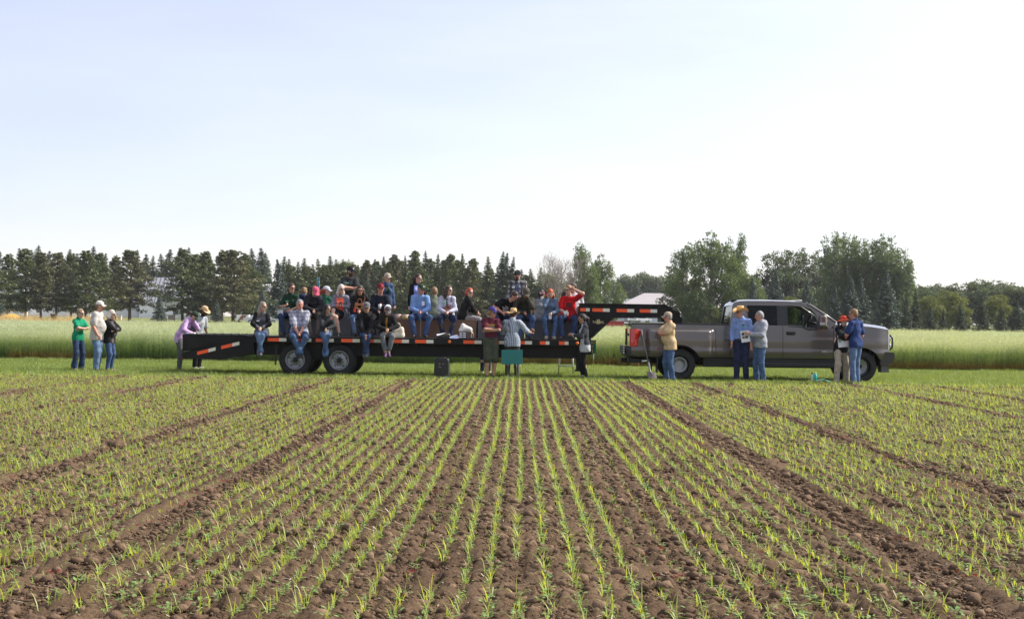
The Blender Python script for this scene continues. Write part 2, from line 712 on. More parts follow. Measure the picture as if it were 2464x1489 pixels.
M_soil = soil_material()
M_clod = pmat('soil_clod', (.057, .036, .0225), .95, 0, .0, 7, .5, 60, spec=.1, col2=(.208, .140, .088))
M_straw = pmat('straw_bits', (.50, .42, .30), .9, 0, .25, 12)
M_redweed = leafmat('red_weed', (.20, .030, .028), (.32, .07, .05), .35, (1.3, .9, .6))
M_turf = pmat('turf_ground', (.075, .125, .020), .95, 0, 0, .8, .5, 30, spec=.1, col2=(.135, .185, .034), detail=8)
M_lawn = pmat('mown_lawn', (.12, .15, .045), .95, 0, 0, .12, .3, 6, spec=.1, col2=(.20, .20, .075), detail=8)
M_far = pmat('far_ground', (.10, .13, .05), .95, 0, .3, .02, spec=.1)
M_blade = leafmat('grass_blade', (.130, .192, .042), (.255, .318, .072), .5, (1.3, 1.15, .45), vscale=.9)
M_seed = leafmat('seedling_leaf', (.25, .37, .075), (.52, .61, .13), .54, (1.35, 1.15, .45), vscale=1.5)
M_broad = leafmat('broad_leaf', (.16, .31, .08), (.32, .46, .15), .42, (1.2, 1.2, .5), vscale=1.5)
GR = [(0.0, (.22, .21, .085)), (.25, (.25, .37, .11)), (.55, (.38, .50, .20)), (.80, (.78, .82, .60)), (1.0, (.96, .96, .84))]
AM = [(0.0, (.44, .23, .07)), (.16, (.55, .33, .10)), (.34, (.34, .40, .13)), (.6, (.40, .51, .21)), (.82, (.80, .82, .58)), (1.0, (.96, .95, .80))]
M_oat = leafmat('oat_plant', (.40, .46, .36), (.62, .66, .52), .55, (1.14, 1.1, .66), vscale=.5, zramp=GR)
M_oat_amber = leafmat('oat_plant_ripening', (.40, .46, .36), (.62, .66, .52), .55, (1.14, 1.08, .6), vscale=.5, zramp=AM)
M_drygrass = leafmat('dry_grass', (.46, .34, .15), (.66, .50, .25), .4, (1.2, 1.1, .8), vscale=.6)


def sheet(name, x0, x1, y0, y1, z, mat):
    mb = MB()
    mb.add([(x0, y0, z), (x1, y0, z), (x1, y1, z), (x0, y1, z)], [(0, 1, 2, 3)])
    return tag(mb.build(name, mat), kind='structure')


sheet('ground', -3000, 3000, -60, 5000, -0.12, M_far)
sheet('lawn', -260, 330, OAT_END - 3, 520, -0.05, M_lawn)
sheet('oat_soil', -60, 60, OAT_Y - .3, OAT_END, -0.01, M_turf)
sv, sf = soil_mesh()
soil = tag(obj('field_soil', mesh_np('field_soil', sv, sf, M_soil, smooth=True)), kind='structure')
sheet('soil_margin', -60, 60, -20, EDGE_Y + .2, -0.075, M_soil)
sheet('grass_strip', -60, 60, EDGE_Y, OAT_Y + .2, 0.006, M_turf)


# ---- scatter of tiles: one object, instances by geometry nodes
def gn_scatter(name, tiles, pos, rot, scl, idx):
    col = bpy.data.collections.new(name + '_tiles')
    for k, me in enumerate(tiles):
        col.objects.link(bpy.data.objects.new('%s_tile_%02d' % (name, k), me))
    pts = bpy.data.meshes.new(name + '_points')
    pts.vertices.add(len(pos))
    pts.vertices.foreach_set('co', np.asarray(pos, dtype=np.float32).ravel())
    for nm, arr, ty in (('rotz', rot, 'FLOAT'), ('scl', scl, 'FLOAT'), ('pick', idx, 'INT')):
        a = pts.attributes.new(nm, ty, 'POINT')
        a.data.foreach_set('value', np.asarray(arr, dtype=np.float32 if ty == 'FLOAT' else np.int32))
    o = obj(name, pts)
    ng = bpy.data.node_groups.new(name + '_nodes', 'GeometryNodeTree')
    ng.interface.new_socket('Geometry', in_out='INPUT', socket_type='NodeSocketGeometry')
    ng.interface.new_socket('Geometry', in_out='OUTPUT', socket_type='NodeSocketGeometry')
    N, L = ng.nodes, ng.links
    gi, go = N.new('NodeGroupInput'), N.new('NodeGroupOutput')
    ci = N.new('GeometryNodeCollectionInfo')
    ci.inputs['Collection'].default_value = col
    ci.inputs['Separate Children'].default_value = True
    ci.inputs['Reset Children'].default_value = True
    ip = N.new('GeometryNodeInstanceOnPoints')
    ip.inputs['Pick Instance'].default_value = True

    def attr(nm, ty):
        a = N.new('GeometryNodeInputNamedAttribute')
        a.data_type = ty
        a.inputs['Name'].default_value = nm
        return a.outputs['Attribute']
    cx = N.new('ShaderNodeCombineXYZ')
    L.new(attr('rotz', 'FLOAT'), cx.inputs['Z'])
    L.new(gi.outputs[0], ip.inputs['Points'])
    L.new(ci.outputs[0], ip.inputs['Instance'])
    L.new(attr('pick', 'INT'), ip.inputs['Instance Index'])
    L.new(cx.outputs[0], ip.inputs['Rotation'])
    L.new(attr('scl', 'FLOAT'), ip.inputs['Scale'])
    L.new(ip.outputs[0], go.inputs[0])
    md = o.modifiers.new('scatter', 'NODES')
    md.node_group = ng
    return o


class Leaves:
    """Fast collector of blades and leaf quads, with a height attribute and material slots."""

    def __init__(self):
        self.v, self.f, self.h, self.m = [], [], [], []

    def blade(self, base, az, length, width, lean, droop, seg=3, hm=1.0, mat=0):
        """A tapering blade that leaves the base upright-ish and arches over."""
        o = len(self.v)
        dx, dy = math.cos(az), math.sin(az)
        sx, sy = -dy, dx
        p = np.array(base, float)
        a = lean
        for i in range(seg + 1):
            t = i / seg
            w = width * .5 * (1 - t ** 1.6) * (0.55 + .45 * min(1, t * 4)) if i < seg else width * .04
            self.v.append((p[0] + sx * w, p[1] + sy * w, p[2]))
            self.v.append((p[0] - sx * w, p[1] - sy * w, p[2]))
            hh = min(1, max(0, p[2] / hm))
            self.h += [hh, hh]
            st = length / seg
            p = p + np.array((dx * math.sin(a) * st, dy * math.sin(a) * st, math.cos(a) * st))
            a += droop / seg
        for i in range(seg):
            self.f.append((o + 2 * i, o + 2 * i + 1, o + 2 * i + 3, o + 2 * i + 2))
            self.m.append(mat)

    def leaf(self, c, u, w, n=1, hm=1.0, mat=0):
        """Diamond leaf: centre c, half axes u and w (vectors)."""
        o = len(self.v)
        c, u, w = np.array(c), np.array(u), np.array(w)
        for q in (c - u, c + w, c + u, c - w):
            self.v.append(tuple(q))
            self.h.append(min(1, max(0, q[2] / hm)))
        self.f.append((o, o + 1, o + 2, o + 3))
        self.m.append(mat)

    def mesh(self, name, mats, attr=False):
        me = mesh_np(name, np.array(self.v), np.array(self.f), mats, self.m, smooth=False)
        if attr:
            a = me.attributes.new('hgt', 'FLOAT', 'POINT')
            a.data.foreach_set('value', np.array(self.h, dtype=np.float32))
        return me


def rv(g, s):
    d = g.normal(size=3)
    return d / np.linalg.norm(d) * s


def oat_tile(seed, mat, n=215):
    g = np.random.default_rng(seed)
    L = Leaves()
    for k in range(n):
        x, y = g.uniform(-.5, .5, 2)
        H = g.uniform(.60, .98) + (g.uniform(.05, .16) if g.random() < .1 else 0)
        az = g.uniform(0, 6.28)
        L.blade((x, y, 0), az, H, .010, g.uniform(.0, .10), g.uniform(0, .25), 3, .95)
        for j in range(4):
            z0 = g.uniform(.03, .6) * H
            L.blade((x, y, z0), g.uniform(0, 6.28), g.uniform(.16, .32), .014, g.uniform(.3, .7), g.uniform(.6, 1.9), 3, .95)
        for j in range(9):
            zz = H * g.uniform(.78, 1.04)
            a = g.uniform(0, 6.28)
            r = g.uniform(.005, .06)
            c = (x + r * math.cos(a), y + r * math.sin(a), zz)
            u = np.array((g.normal() * .008, g.normal() * .008, -.022))
            L.leaf(c, u, rv(g, .009), hm=.95)
    return L.mesh('oat_tile', mat, True)


def grass_tile(seed, n=620, hmin=.035, hmax=.095, w=.009, mat=None):
    g = np.random.default_rng(seed)
    L = Leaves()
    fld = Field(seed, 7.0, 6, 2)
    for k in range(n):
        x, y = g.uniform(-.52, .52, 2)
        t = .5 + .5 * float(fld(x, y))
        h = (hmin + (hmax - hmin) * g.random()) * (.7 + .6 * max(0, min(1, t)))
        L.blade((x, y, -.004), g.uniform(0, 6.28), h * 1.25, w, g.uniform(.1, .8), g.uniform(.2, 1.2), 2)
    return L.mesh('grass_tile', mat or M_blade)


def grass_plant(L, g, x, y, z, s=1.0, small=False):
    nb = int(g.integers(2, 5)) if not small else 2
    for k in range(nb):
        az = g.uniform(0, 6.28)
        ln = g.uniform(.04, .150) * s * (.5 if small else 1)
        L.blade((x + g.normal() * .004, y + g.normal() * .004, z), az, ln, g.uniform(.0050, .0090) * (.7 if small else 1),
                g.uniform(.05, .65), g.uniform(.1, 1.0) if g.random() < .5 else g.uniform(1.0, 2.6), 4)


def broad_plant(L, g, x, y, z, s=1.0):
    L.blade((x, y, z), g.uniform(0, 6.28), .05 * s, .004, .1, .2, 2, mat=1)
    for k in range(int(g.integers(4, 8))):
        az = g.uniform(0, 6.28)
        r, h = g.uniform(.008, .038) * s, g.uniform(.012, .055) * s
        u = np.array((math.cos(az), math.sin(az), g.uniform(-.3, .4))) * g.uniform(.009, .018) * s
        w = np.array((-math.sin(az), math.cos(az), g.uniform(-.3, .3))) * g.uniform(.005, .009) * s
        L.leaf((x + r * math.cos(az), y + r * math.sin(az), z + h), u, w, mat=1)


def row_tile(seed, dens=1.0, weak=False):
    g = np.random.default_rng(seed)
    L = Leaves()
    y = -.5
    while y < .5:
        x = g.normal() * .010
        gap = .5 + .5 * math.sin(seed * 2.1 + y * (5 + seed % 4))
        if g.random() < (.30 + .52 * gap) * dens:
            grass_plant(L, g, x, y, 0, g.uniform(.55, 1.25), weak)
        if g.random() < (.30 + .45 * (1 - gap)) * dens:
            broad_plant(L, g, x + g.normal() * .012, y + g.uniform(-.02, .02), 0, g.uniform(.6, 1.1) * (.7 if weak else 1))
        y += g.uniform(.016, .080) * (1.25 if weak else 1)
    for _ in range(int(g.integers(0, 3))):
        yy = g.uniform(-.45, .45)
        for k in range(9):
            a = g.uniform(0, 6.28)
            L.leaf((g.normal() * .05, yy + g.normal() * .04, .008), (math.cos(a) * .016, math.sin(a) * .016, .004), rv(g, .006), mat=2)
    return L.mesh('row_tile', [M_seed, M_broad, M_redweed])


ICO_V = None


def ico():
    global ICO_V
    if ICO_V is None:
        p = (1 + 5 ** .5) / 2
        v = np.array([(-1, p, 0), (1, p, 0), (-1, -p, 0), (1, -p, 0), (0, -1, p), (0, 1, p), (0, -1, -p), (0, 1, -p), (p, 0, -1), (p, 0, 1), (-p, 0, -1), (-p, 0, 1)], float)
        f = np.array([(0, 11, 5), (0, 5, 1), (0, 1, 7), (0, 7, 10), (0, 10, 11), (1, 5, 9), (5, 11, 4), (11, 10, 2), (10, 7, 6), (7, 1, 8), (3, 9, 4), (3, 4, 2), (3, 2, 6), (3, 6, 8), (3, 8, 9), (4, 9, 5), (2, 4, 11), (6, 2, 10), (8, 6, 7), (9, 8, 1)])
        ICO_V = (v / np.linalg.norm(v[0]), f)
    return ICO_V


def clod_tile(seed, n=1150, width=7 * ROW):
    g = np.random.default_rng(seed)
    iv, fc = ico()
    V, Fc, Mt = [], [], []
    for k in range(n):
        r = .0052 / (g.random() ** .55 + .085)
        r = min(r, .034) if k % 70 else g.uniform(.03, .055)
        x, y = g.uniform(-width / 2, width / 2), g.uniform(-.5, .5)
        zz = -.006 * math.cos(2 * math.pi * x / ROW)
        s = np.array((g.uniform(.8, 1.35), g.uniform(.7, 1.2), g.uniform(.5, .85))) * r
        a = g.uniform(0, 6.28)
        v = iv * g.uniform(.72, 1.2, size=(12, 1)) * s
        ca, sa = math.cos(a), math.sin(a)
        v = np.stack([v[:, 0] * ca - v[:, 1] * sa + x, v[:, 0] * sa + v[:, 1] * ca + y, v[:, 2] + zz + r * .15 + .007], -1)
        Fc.append(fc + 12 * k)
        V.append(v)
        Mt += [0] * 20
    o = 12 * n
    V, Fc = np.concatenate(V), np.concatenate(Fc)
    # pale straw bits lying on the surface
    sv_, sf_ = [], []
    for k in range(16):
        x, y = g.uniform(-width / 2, width / 2), g.uniform(-.5, .5)
        a, ln, w = g.uniform(0, 6.28), g.uniform(.012, .05), g.uniform(.0012, .003)
        d = np.array((math.cos(a), math.sin(a), g.uniform(-.15, .35))) * ln
        s = np.array((-math.sin(a), math.cos(a), 0)) * w
        c = np.array((x, y, .022))
        i = o + len(sv_)
        sv_ += [c - d - s, c + d - s, c + d + s]
        sv_ += [c + d + s, c - d + s, c - d - s]
        sf_ += [(i, i + 1, i + 2), (i + 3, i + 4, i + 5)]
    V = np.concatenate([V, np.array(sv_)])
    Fc = np.concatenate([Fc, np.array(sf_)])
    return mesh_np('clod_tile', V, Fc, [M_clod, M_straw], Mt + [1] * len(sf_))


def quarter(n):
    return rng.integers(0, 4, n) * (math.pi / 2)


# soil crumbs
P = []
y = 6.6
while y < EDGE_Y:
    hw = half_w(y)
    nx = int(hw / (7 * ROW)) + 1
    for i in range(-nx, nx + 1):
        P.append((i * 7 * ROW, y + .5, 0))
    y += 1.0
P = np.array(P)
P[:, 2] = .03 * (vnoise2(P[:, 0] * .6, P[:, 1] * .5, 5) - .5)
o = gn_scatter('soil_crumbs', [clod_tile(100 + k) for k in range(5)], P, rng.integers(0, 2, len(P)) * math.pi, rng.uniform(.97, 1.03, len(P)), rng.integers(0, 5, len(P)))
tag(o, 'loose crumbs and straw bits on the tilled soil', 'soil', kind='stuff')

# seedlings: rows as far as the grass
NEAR0, NEAR1 = 7.60, 8.50
rows_P, rows_i, near = [], [], []
gl = np.random.default_rng(31)
for i in range(-104, 105):
    x = i * ROW
    weak = i in (5, 6, -4)
    y = NEAR1 + .5
    while y - .5 < EDGE_Y - .15:
        xx = x + .012 * math.sin(y * .5 + i)
        if abs(xx) < half_w(y, 1.12) and float(track_dist(np.array([xx]))[0]) > .10:
            thin = float(track_dist(np.array([xx]))[0]) < .20
            if gl.random() > .03:
                rows_P.append((xx, y, 0))
                rows_i.append(int(gl.integers(10, 14)) if (weak or (thin and gl.random() < .6)) else int(gl.integers(0, 10)))
        y += 1.0
    if NEAR1 * .3333 * 1.04 <= abs(x) < half_w(NEAR1) and float(track_dist(np.array([x]))[0]) > .10:
        rows_P.append((x, NEAR1 - .5, 0))
        rows_i.append(int(gl.integers(0, 10)))
    if abs(x) < NEAR1 * .3333 * 1.04 and float(track_dist(np.array([x]))[0]) > .10:
        y = NEAR0 + gl.uniform(0, .08)
        while y < NEAR1:
            near.append((x + gl.normal() * .010, y, 1 if gl.random() < .32 else 0))
            y += gl.uniform(.055, .15)
rows_P = np.array(rows_P, float)
rows_P[:, 2] = soil_low(rows_P[:, 0], rows_P[:, 1]) + .010
o = gn_scatter('crop_seedlings', [row_tile(200 + k) for k in range(10)] + [row_tile(240 + k, .85, True) for k in range(4)],
               rows_P, rng.integers(0, 2, len(rows_P)) * math.pi, rng.uniform(.9, 1.12, len(rows_P)), rows_i)
tag(o, 'rows of young bright green crop seedlings running to the grass', 'seedlings', kind='stuff')
near = sorted(near, key=lambda q: q[1])[:300]
sm, bm_ = [], []
for k in range(14):
    g = np.random.default_rng(300 + k)
    L = Leaves()
    grass_plant(L, g, 0, 0, 0, 1.1)
    if g.random() < .7:
        broad_plant(L, g, .01, .01, 0, .9)
    sm.append(L.mesh('grass_seedling', [M_seed, M_broad]))
    if k < 6:
        L = Leaves()
        broad_plant(L, g, 0, 0, 0, 1.2)
        broad_plant(L, g, .012, .01, 0, .9)
        bm_.append(L.mesh('broad_leaf_seedling', [M_seed, M_broad]))
for x, y, kind in near:
    z = float(soil_low(np.array([x]), np.array([y]))[0]) + .010
    if kind == 0:
        s = obj('grass_seedling', sm[int(rng.integers(0, 14))], None, (x, y, z), rng.uniform(0, 6.28), rng.uniform(.8, 1.15))
        tag(s, 'narrow-bladed green seedling in the bare soil along the bottom edge', 'seedling', 'nearest crop seedlings with narrow blades')
    else:
        s = obj('broad_leaf_seedling', bm_[int(rng.integers(0, 6))], None, (x, y, z), rng.uniform(0, 6.28), rng.uniform(.8, 1.2))
        tag(s, 'small round-leaved seedling in the bare soil along the bottom edge', 'seedling', 'nearest crop seedlings with round leaves')


def rough_clod(seed, rx, ry, rz):
    g = np.random.default_rng(seed)
    n1, n2 = Field(seed, 2.6, 8), Field(seed + 1, 7.0, 8)
    mb = MB()
    mb.ellipsoid((0, 0, 0), (1, 1, 1), 20, 13)
    v = np.array(mb.v)
    k = 1 + .16 * n1(v[:, 0], v[:, 1], v[:, 2]) + .08 * n2(v[:, 0], v[:, 1], v[:, 2])
    v = v * k[:, None] * np.array((rx, ry, rz))
    mb.v = [tuple(p) for p in v]
    mb.s = [False] * len(mb.s)
    return mb.mesh('soil_clod', M_clod)


for px, py, r, lab in ((1870, 1283, .06, 'largest dark soil clod, right of the middle rows in the near field'),
                       (281, 1077, .085, 'dark rounded soil clod in the left part of the field'),
                       (1727, 1310, .055, 'flat brown soil clod just left of the largest clod'),
                       (2332, 1135, .08, 'soil clod on the ridge beside the right wheel track'),
                       (170, 1130, .06, 'small dark soil clod near the left edge of the field'),
                       (660, 1148, .05, 'small soil clod beside the left wheel track'),
                       (2290, 1430, .045, 'rough soil clod in the lower right corner rows')):
    dep = F_PX * CAM_H / (py - (768 + (px - 1255) * .0119))
    p = W(px, py, dep)
    tag(obj('soil_clod', rough_clod(int(px), r * 1.15, r * .9, r * .75), None, (p.x, dep, r * .3)), lab, 'soil clod', 'large clods in the field')

# grass strip
P, I = [], []
y = EDGE_Y + .1
while y < OAT_Y + .6:
    hw = half_w(y)
    x = -hw
    while x < hw:
        jag = .28 * (vnoise2(np.array([x * 1.1]), np.array([.5]), 8)[0] - .5) + .14 * (vnoise2(np.array([x * 4.1]), np.array([.5]), 18)[0] - .5) if y < EDGE_Y + 1 else 0
        P.append((x, y + .5 + jag, .004))
        v = float(vnoise2(np.array([x * .22]), np.array([y * .5]), 14)[0])
        I.append(int(rng.integers(4, 6)) if v > .62 and y > EDGE_Y + 1 else int(rng.integers(0, 4)))
        x += .93
    y += .93
o = gn_scatter('grass', [grass_tile(400 + k) for k in range(4)] + [grass_tile(410 + k, 420, .02, .055) for k in range(2)], np.array(P), quarter(len(P)), rng.uniform(.95, 1.15, len(P)), I)
tag(o, 'short bright green grass on the strip between field and oats', 'grass', kind='stuff')

# oat field
P, I = [], []
y = OAT_Y
while y < OAT_END:
    hw = half_w(y, 1.18)
    x = -hw
    st = .88 if y < 66 else 1.0
    while x < hw:
        dy = .5 * (vnoise2(np.array([x * .7]), np.array([3.5]), 21)[0] - .5)
        P.append((x + rng.uniform(-.05, .05), y + .5 + dy, -.02))
        am = float(vnoise2(np.array([x * .33 + 40]), np.array([y * .2]), 23)[0]) + .012 * x
        I.append(int(rng.integers(3, 6)) if am > .52 else int(rng.integers(0, 3)))
        x += st
    y += st
P = np.array(P)
sc_ = .84 + .20 * vnoise2(P[:, 0] * .25, P[:, 1] * .25, 33) + .16 * vnoise2(P[:, 0] * .8, P[:, 1] * .5, 34) + rng.uniform(-.04, .04, len(P))
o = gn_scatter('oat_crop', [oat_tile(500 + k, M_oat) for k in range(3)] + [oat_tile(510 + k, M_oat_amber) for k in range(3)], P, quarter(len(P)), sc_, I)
tag(o, 'pale green standing oat crop behind the trailer and truck', 'oats', kind='stuff')

# dry tan grass at the far left, beyond the oats
P = []
for k in range(160):
    dep = rng.uniform(103, 116)
    P.append((X(rng.uniform(-160, 285), dep), dep, -.03))
o = gn_scatter('dry_grass', [grass_tile(600 + k, 300, .45, .85, .025, M_drygrass) for k in range(3)], np.array(P), quarter(len(P)), rng.uniform(.9, 1.5, len(P)), rng.integers(0, 3, len(P)))
tag(o, 'tan dry grass along the far left edge of the oats', 'dry grass', kind='stuff')
# ------------------------------------------------------------------ rising lawn and trees
def lawn_z(y):
    return max(0.0, min(1.0, (y - 112.0) / 290.0)) * 1.0


o_l = bpy.data.objects['lawn']
mb = MB()
ys_ = [OAT_END - 3, 112] + [112 + 290 * k / 12 for k in range(1, 13)] + [620]
mb.grid([[(x, y, lawn_z(y) - .02) for x in np.linspace(-330, 380, 30)] for y in ys_])
o_l.data = mb.mesh('lawn', M_lawn)

M_bark = pmat('pine_bark', (.085, .060, .045), .95, 0, .35, 2.0, .6, 14)
M_bark_grey = pmat('grey_bark', (.15, .135, .12), .95, 0, .35, 2.0, .6, 14)
M_deadwood = pmat('dead_wood', (.23, .20, .18), .95, 0, .25, 3)
LF = dict(
    pine=leafmat('pine_needles', (0.060, 0.086, 0.030), (0.152, 0.180, 0.066), .32, (1.1, 1.1, .6), vscale=.25),
    pine_dry=leafmat('pine_needles_dry', (0.068, 0.080, 0.032), (0.172, 0.164, 0.076), .32, (1.1, 1.0, .6), vscale=.25),
    spruce=leafmat('spruce_needles', (0.044, 0.064, 0.037), (0.104, 0.132, 0.076), .24, (1, 1, .8), vscale=.25),
    blue=leafmat('blue_spruce_needles', (0.052, 0.074, 0.059), (0.124, 0.156, 0.124), .2, (1, 1, .9), vscale=.25),
    leaf=leafmat('cottonwood_leaves', (0.068, 0.112, 0.034), (0.172, 0.228, 0.072), .42, (1.3, 1.2, .5), vscale=.2),
    poplar=leafmat('poplar_leaves', (0.064, 0.104, 0.040), (0.156, 0.204, 0.080), .42, (1.25, 1.2, .55), vscale=.2),
    yellow=leafmat('yellowing_leaves', (0.084, 0.120, 0.032), (0.172, 0.196, 0.048), .42, (1.3, 1.15, .4), vscale=.3),
    far=leafmat('far_leaves', (0.058, 0.085, 0.041), (0.122, 0.150, 0.074), .4, (1.2, 1.2, .6), vscale=.2),
)


class Crown:
    def __init__(self, seed):
        self.g = np.random.default_rng(seed)
        self.c, self.u, self.w = [], [], []

    def clump(self, centre, rad, n, size, flat=.6, up=.35):
        g = self.g
        d = g.normal(size=(n, 3))
        d /= np.linalg.norm(d, axis=1)[:, None]
        r = g.uniform(.25, 1.0, (n, 1)) ** .5
        c = np.asarray(centre) + d * r * np.array(rad)
        nrm = g.normal(size=(n, 3)) * flat + d * .8 + np.array((0, 0, up))
        nrm /= np.linalg.norm(nrm, axis=1)[:, None]
        t = np.cross(nrm, g.normal(size=(n, 3)))
        t /= np.linalg.norm(t, axis=1)[:, None]
        b = np.cross(nrm, t)
        s = size * g.uniform(.6, 1.35, (n, 1))
        self.c.append(c)
        self.u.append(t * s)
        self.w.append(b * s * g.uniform(.35, .75, (n, 1)))

    def mesh(self, name, mat):
        c, u, w = np.concatenate(self.c), np.concatenate(self.u), np.concatenate(self.w)
        v = np.stack([c - u, c + w, c + u, c - w], 1).reshape(-1, 3)
        f = np.arange(len(v)).reshape(-1, 4)
        return mesh_np(name, v, f, mat)


def conifer(seed, H, rad, base, mat, kind):
    """Trunk with whorled limbs and a crown of needle sprays; metres, base at the origin."""
    g = np.random.default_rng(seed)
    C = Crown(seed)
    tr = MB()
    bend = [(0, 0, 0)]
    for k in range(1, 7):
        bend.append((g.normal() * .05 * k ** .5, g.normal() * .05 * k ** .5, H * .97 * k / 6))
    tr.tube(bend, [H * .017 * (1 - .93 * k / 6) + .015 for k in range(7)], 7)

    def at(z):
        t = z / (H * .97) * 6
        i = int(min(5, t))
        a, b = np.array(bend[i]), np.array(bend[i + 1])
        return a + (b - a) * (t - i)
    z = base * H
    step = (.55 if kind == 'pine' else .42) * H / 12
    while z < H * .985:
        t = (z / H - base) / (1 - base)
        if kind == 'pine':
            prof = min(1, .66 + 2.4 * t) * (max(0, 1 - t) ** .95 * .8 + max(0, 1 - t) ** .5 * .2) + .02
            nb = int(g.integers(4, 7))
        else:
            prof = (1 - t) ** 1.05 * min(1, .8 + t * 2) + .01
            nb = int(g.integers(6, 9))
        a0 = g.uniform(0, 6.28)
        for k in range(nb):
            a = a0 + k * 6.283 / nb + g.normal() * .25
            ln = rad * prof * g.uniform(.62, 1.15)
            if kind == 'pine' and g.random() < .12:
                ln *= .5
            rise = (-.10 + .75 * t + g.normal() * .12) if kind == 'pine' else (-.28 + .55 * t + g.normal() * .06)
            p0 = at(z)
            tip = p0 + np.array((math.cos(a) * ln, math.sin(a) * ln, rise * ln))
            if ln > .5:
                mid = (p0 + tip) / 2 + np.array((0, 0, (.07 if kind == 'pine' else -.05) * ln))
                tr.tube([p0, mid, tip], [.012 * ln + .02, .008 * ln + .015, .008], 4, False)
            if kind == 'pine':
                m = max(2, int(ln / .62))
                for j in range(m):
                    f = .38 + .66 * (j + g.random() * .5) / m
                    c = p0 + (tip - p0) * f + np.array((g.normal() * .16 * ln * .4, g.normal() * .16 * ln * .4, .10 + g.normal() * .12))
                    cr = .20 + .30 * min(1, prof * 1.5)
                    C.clump(c, (cr, cr, cr * .6), 26, .150, .8, .5)
            else:
                m = max(2, int(ln / .36))
                for j in range(m):
                    f = .18 + .85 * (j + g.random() * .5) / m
                    c = p0 + (tip - p0) * f + np.array((0, 0, -.06 * ln * f))
                    cr = min(.22, .07 + .16 * ln) + .10 * ln * (1 - f)
                    C.clump(c, (cr, cr, cr * .6), 8, min(.17, .07 + .10 * ln), .5, .3)
        z += step * g.uniform(.8, 1.2) * (1 - .45 * t)
    C.clump((*at(H * .95)[:2], H * .972), (.05, .05, .32), 14, .08 if kind != 'pine' else .14)
    return tr.mesh('trunk', M_bark), C.mesh('crown', mat)


def broadleaf(seed, H, lobes, mat, leaf=.13, dens=1.3, stem=True, bark=None):
    """Lobes: (x, y, z, rx, ry, rz) as fractions of H. Leaves sit in clumps over each lobe; limbs reach every lobe."""
    g = np.random.default_rng(seed)
    C = Crown(seed)
    tr = MB()
    tr.tube([(0, 0, 0), (g.normal() * .1, g.normal() * .1, H * .3), (g.normal() * .2, g.normal() * .2, H * .62)], [H * .026, H * .018, H * .006], 8)
    for lx, ly, lz, rx, ry, rz in lobes:
        c = np.array((lx, ly, lz)) * H
        r = np.array((rx, ry, rz)) * H
        root = np.array((0, 0, max(.08, lz - rz - .12) * H * .8))
        mid = root * .45 + (c - np.array((0, 0, r[2] * .5))) * .55
        tr.tube([root, mid, c + np.array((0, 0, r[2] * .55))], [H * .010, H * .007, .02], 5, False)
        n = int(dens * 5.2 * (r[0] * r[1] + r[0] * r[2] + r[1] * r[2]) * 1.25)
        for k in range(n):
            d = g.normal(size=3)
            d /= np.linalg.norm(d)
            q = g.uniform(.35, 1.08) ** .6
            cc = c + d * r * q
            cr = g.uniform(.28, .62)
            C.clump(cc, (cr, cr, cr * .8), int(g.integers(14, 23)), leaf, .9, .3)
            if k % 4 == 0:
                tr.tube([c + (cc - c) * .25 - np.array((0, 0, .3)), cc], [.035, .012], 3, False)
    return tr.mesh('trunk', bark or M_bark_grey), C.mesh('crown', mat)


def lobes_cottonwood(seed, spread=.30, n=11):
    g = np.random.default_rng(seed)
    L = []
    for k in range(n):
        a = g.uniform(0, 6.28)
        r = spread * math.sqrt(g.random())
        top = .95 - .9 * r * r / (spread * spread + 1e-6) * .42 + g.normal() * .03
        rz = g.uniform(.13, .21)
        L.append((math.cos(a) * r, math.sin(a) * r * .8, top - rz, g.uniform(.055, .10), g.uniform(.055, .10), rz))
    for k in range(n):
        a = k * 6.283 / n
        r = spread * g.uniform(.6, 1.12)
        L.append((math.cos(a) * r, math.sin(a) * r * .8, g.uniform(.14, .46), g.uniform(.08, .13), g.uniform(.08, .12), g.uniform(.08, .14)))
        L.append((math.cos(a + .3) * r * .8, math.sin(a + .3) * r * .7, g.uniform(.06, .22), g.uniform(.07, .11), g.uniform(.07, .11), g.uniform(.06, .10)))
    return L


def lobes_poplar(seed, n=7, spread=.17):
    g = np.random.default_rng(seed)
    L = []
    for k in range(n):
        a = k * 6.283 / n + g.normal() * .3
        r = spread * g.uniform(.2, 1.0)
        rz = g.uniform(.20, .30)
        L.append((math.cos(a) * r, math.sin(a) * r, g.uniform(.80, .99) - rz, g.uniform(.05, .075), g.uniform(.05, .075), rz))
        L.append((math.cos(a) * r * 1.4, math.sin(a) * r * 1.4, g.uniform(.22, .45), g.uniform(.06, .10), g.uniform(.06, .10), g.uniform(.10, .17)))
        L.append((math.cos(a) * r * 1.2, math.sin(a) * r * 1.2, g.uniform(.06, .2), .08, .08, .09))
    return L


def lobes_round(seed, n=19, spread=.32):
    g = np.random.default_rng(seed)
    L = []
    for k in range(n):
        a = g.uniform(0, 6.28)
        e = g.uniform(-1, 1)
        r = spread * math.sqrt(max(0, 1 - e * e)) * g.uniform(.5, 1)
        s = g.uniform(.10, .17)
        L.append((math.cos(a) * r, math.sin(a) * r, (.50 + e * .36), s, s, s * g.uniform(.75, 1.0)))
    return L


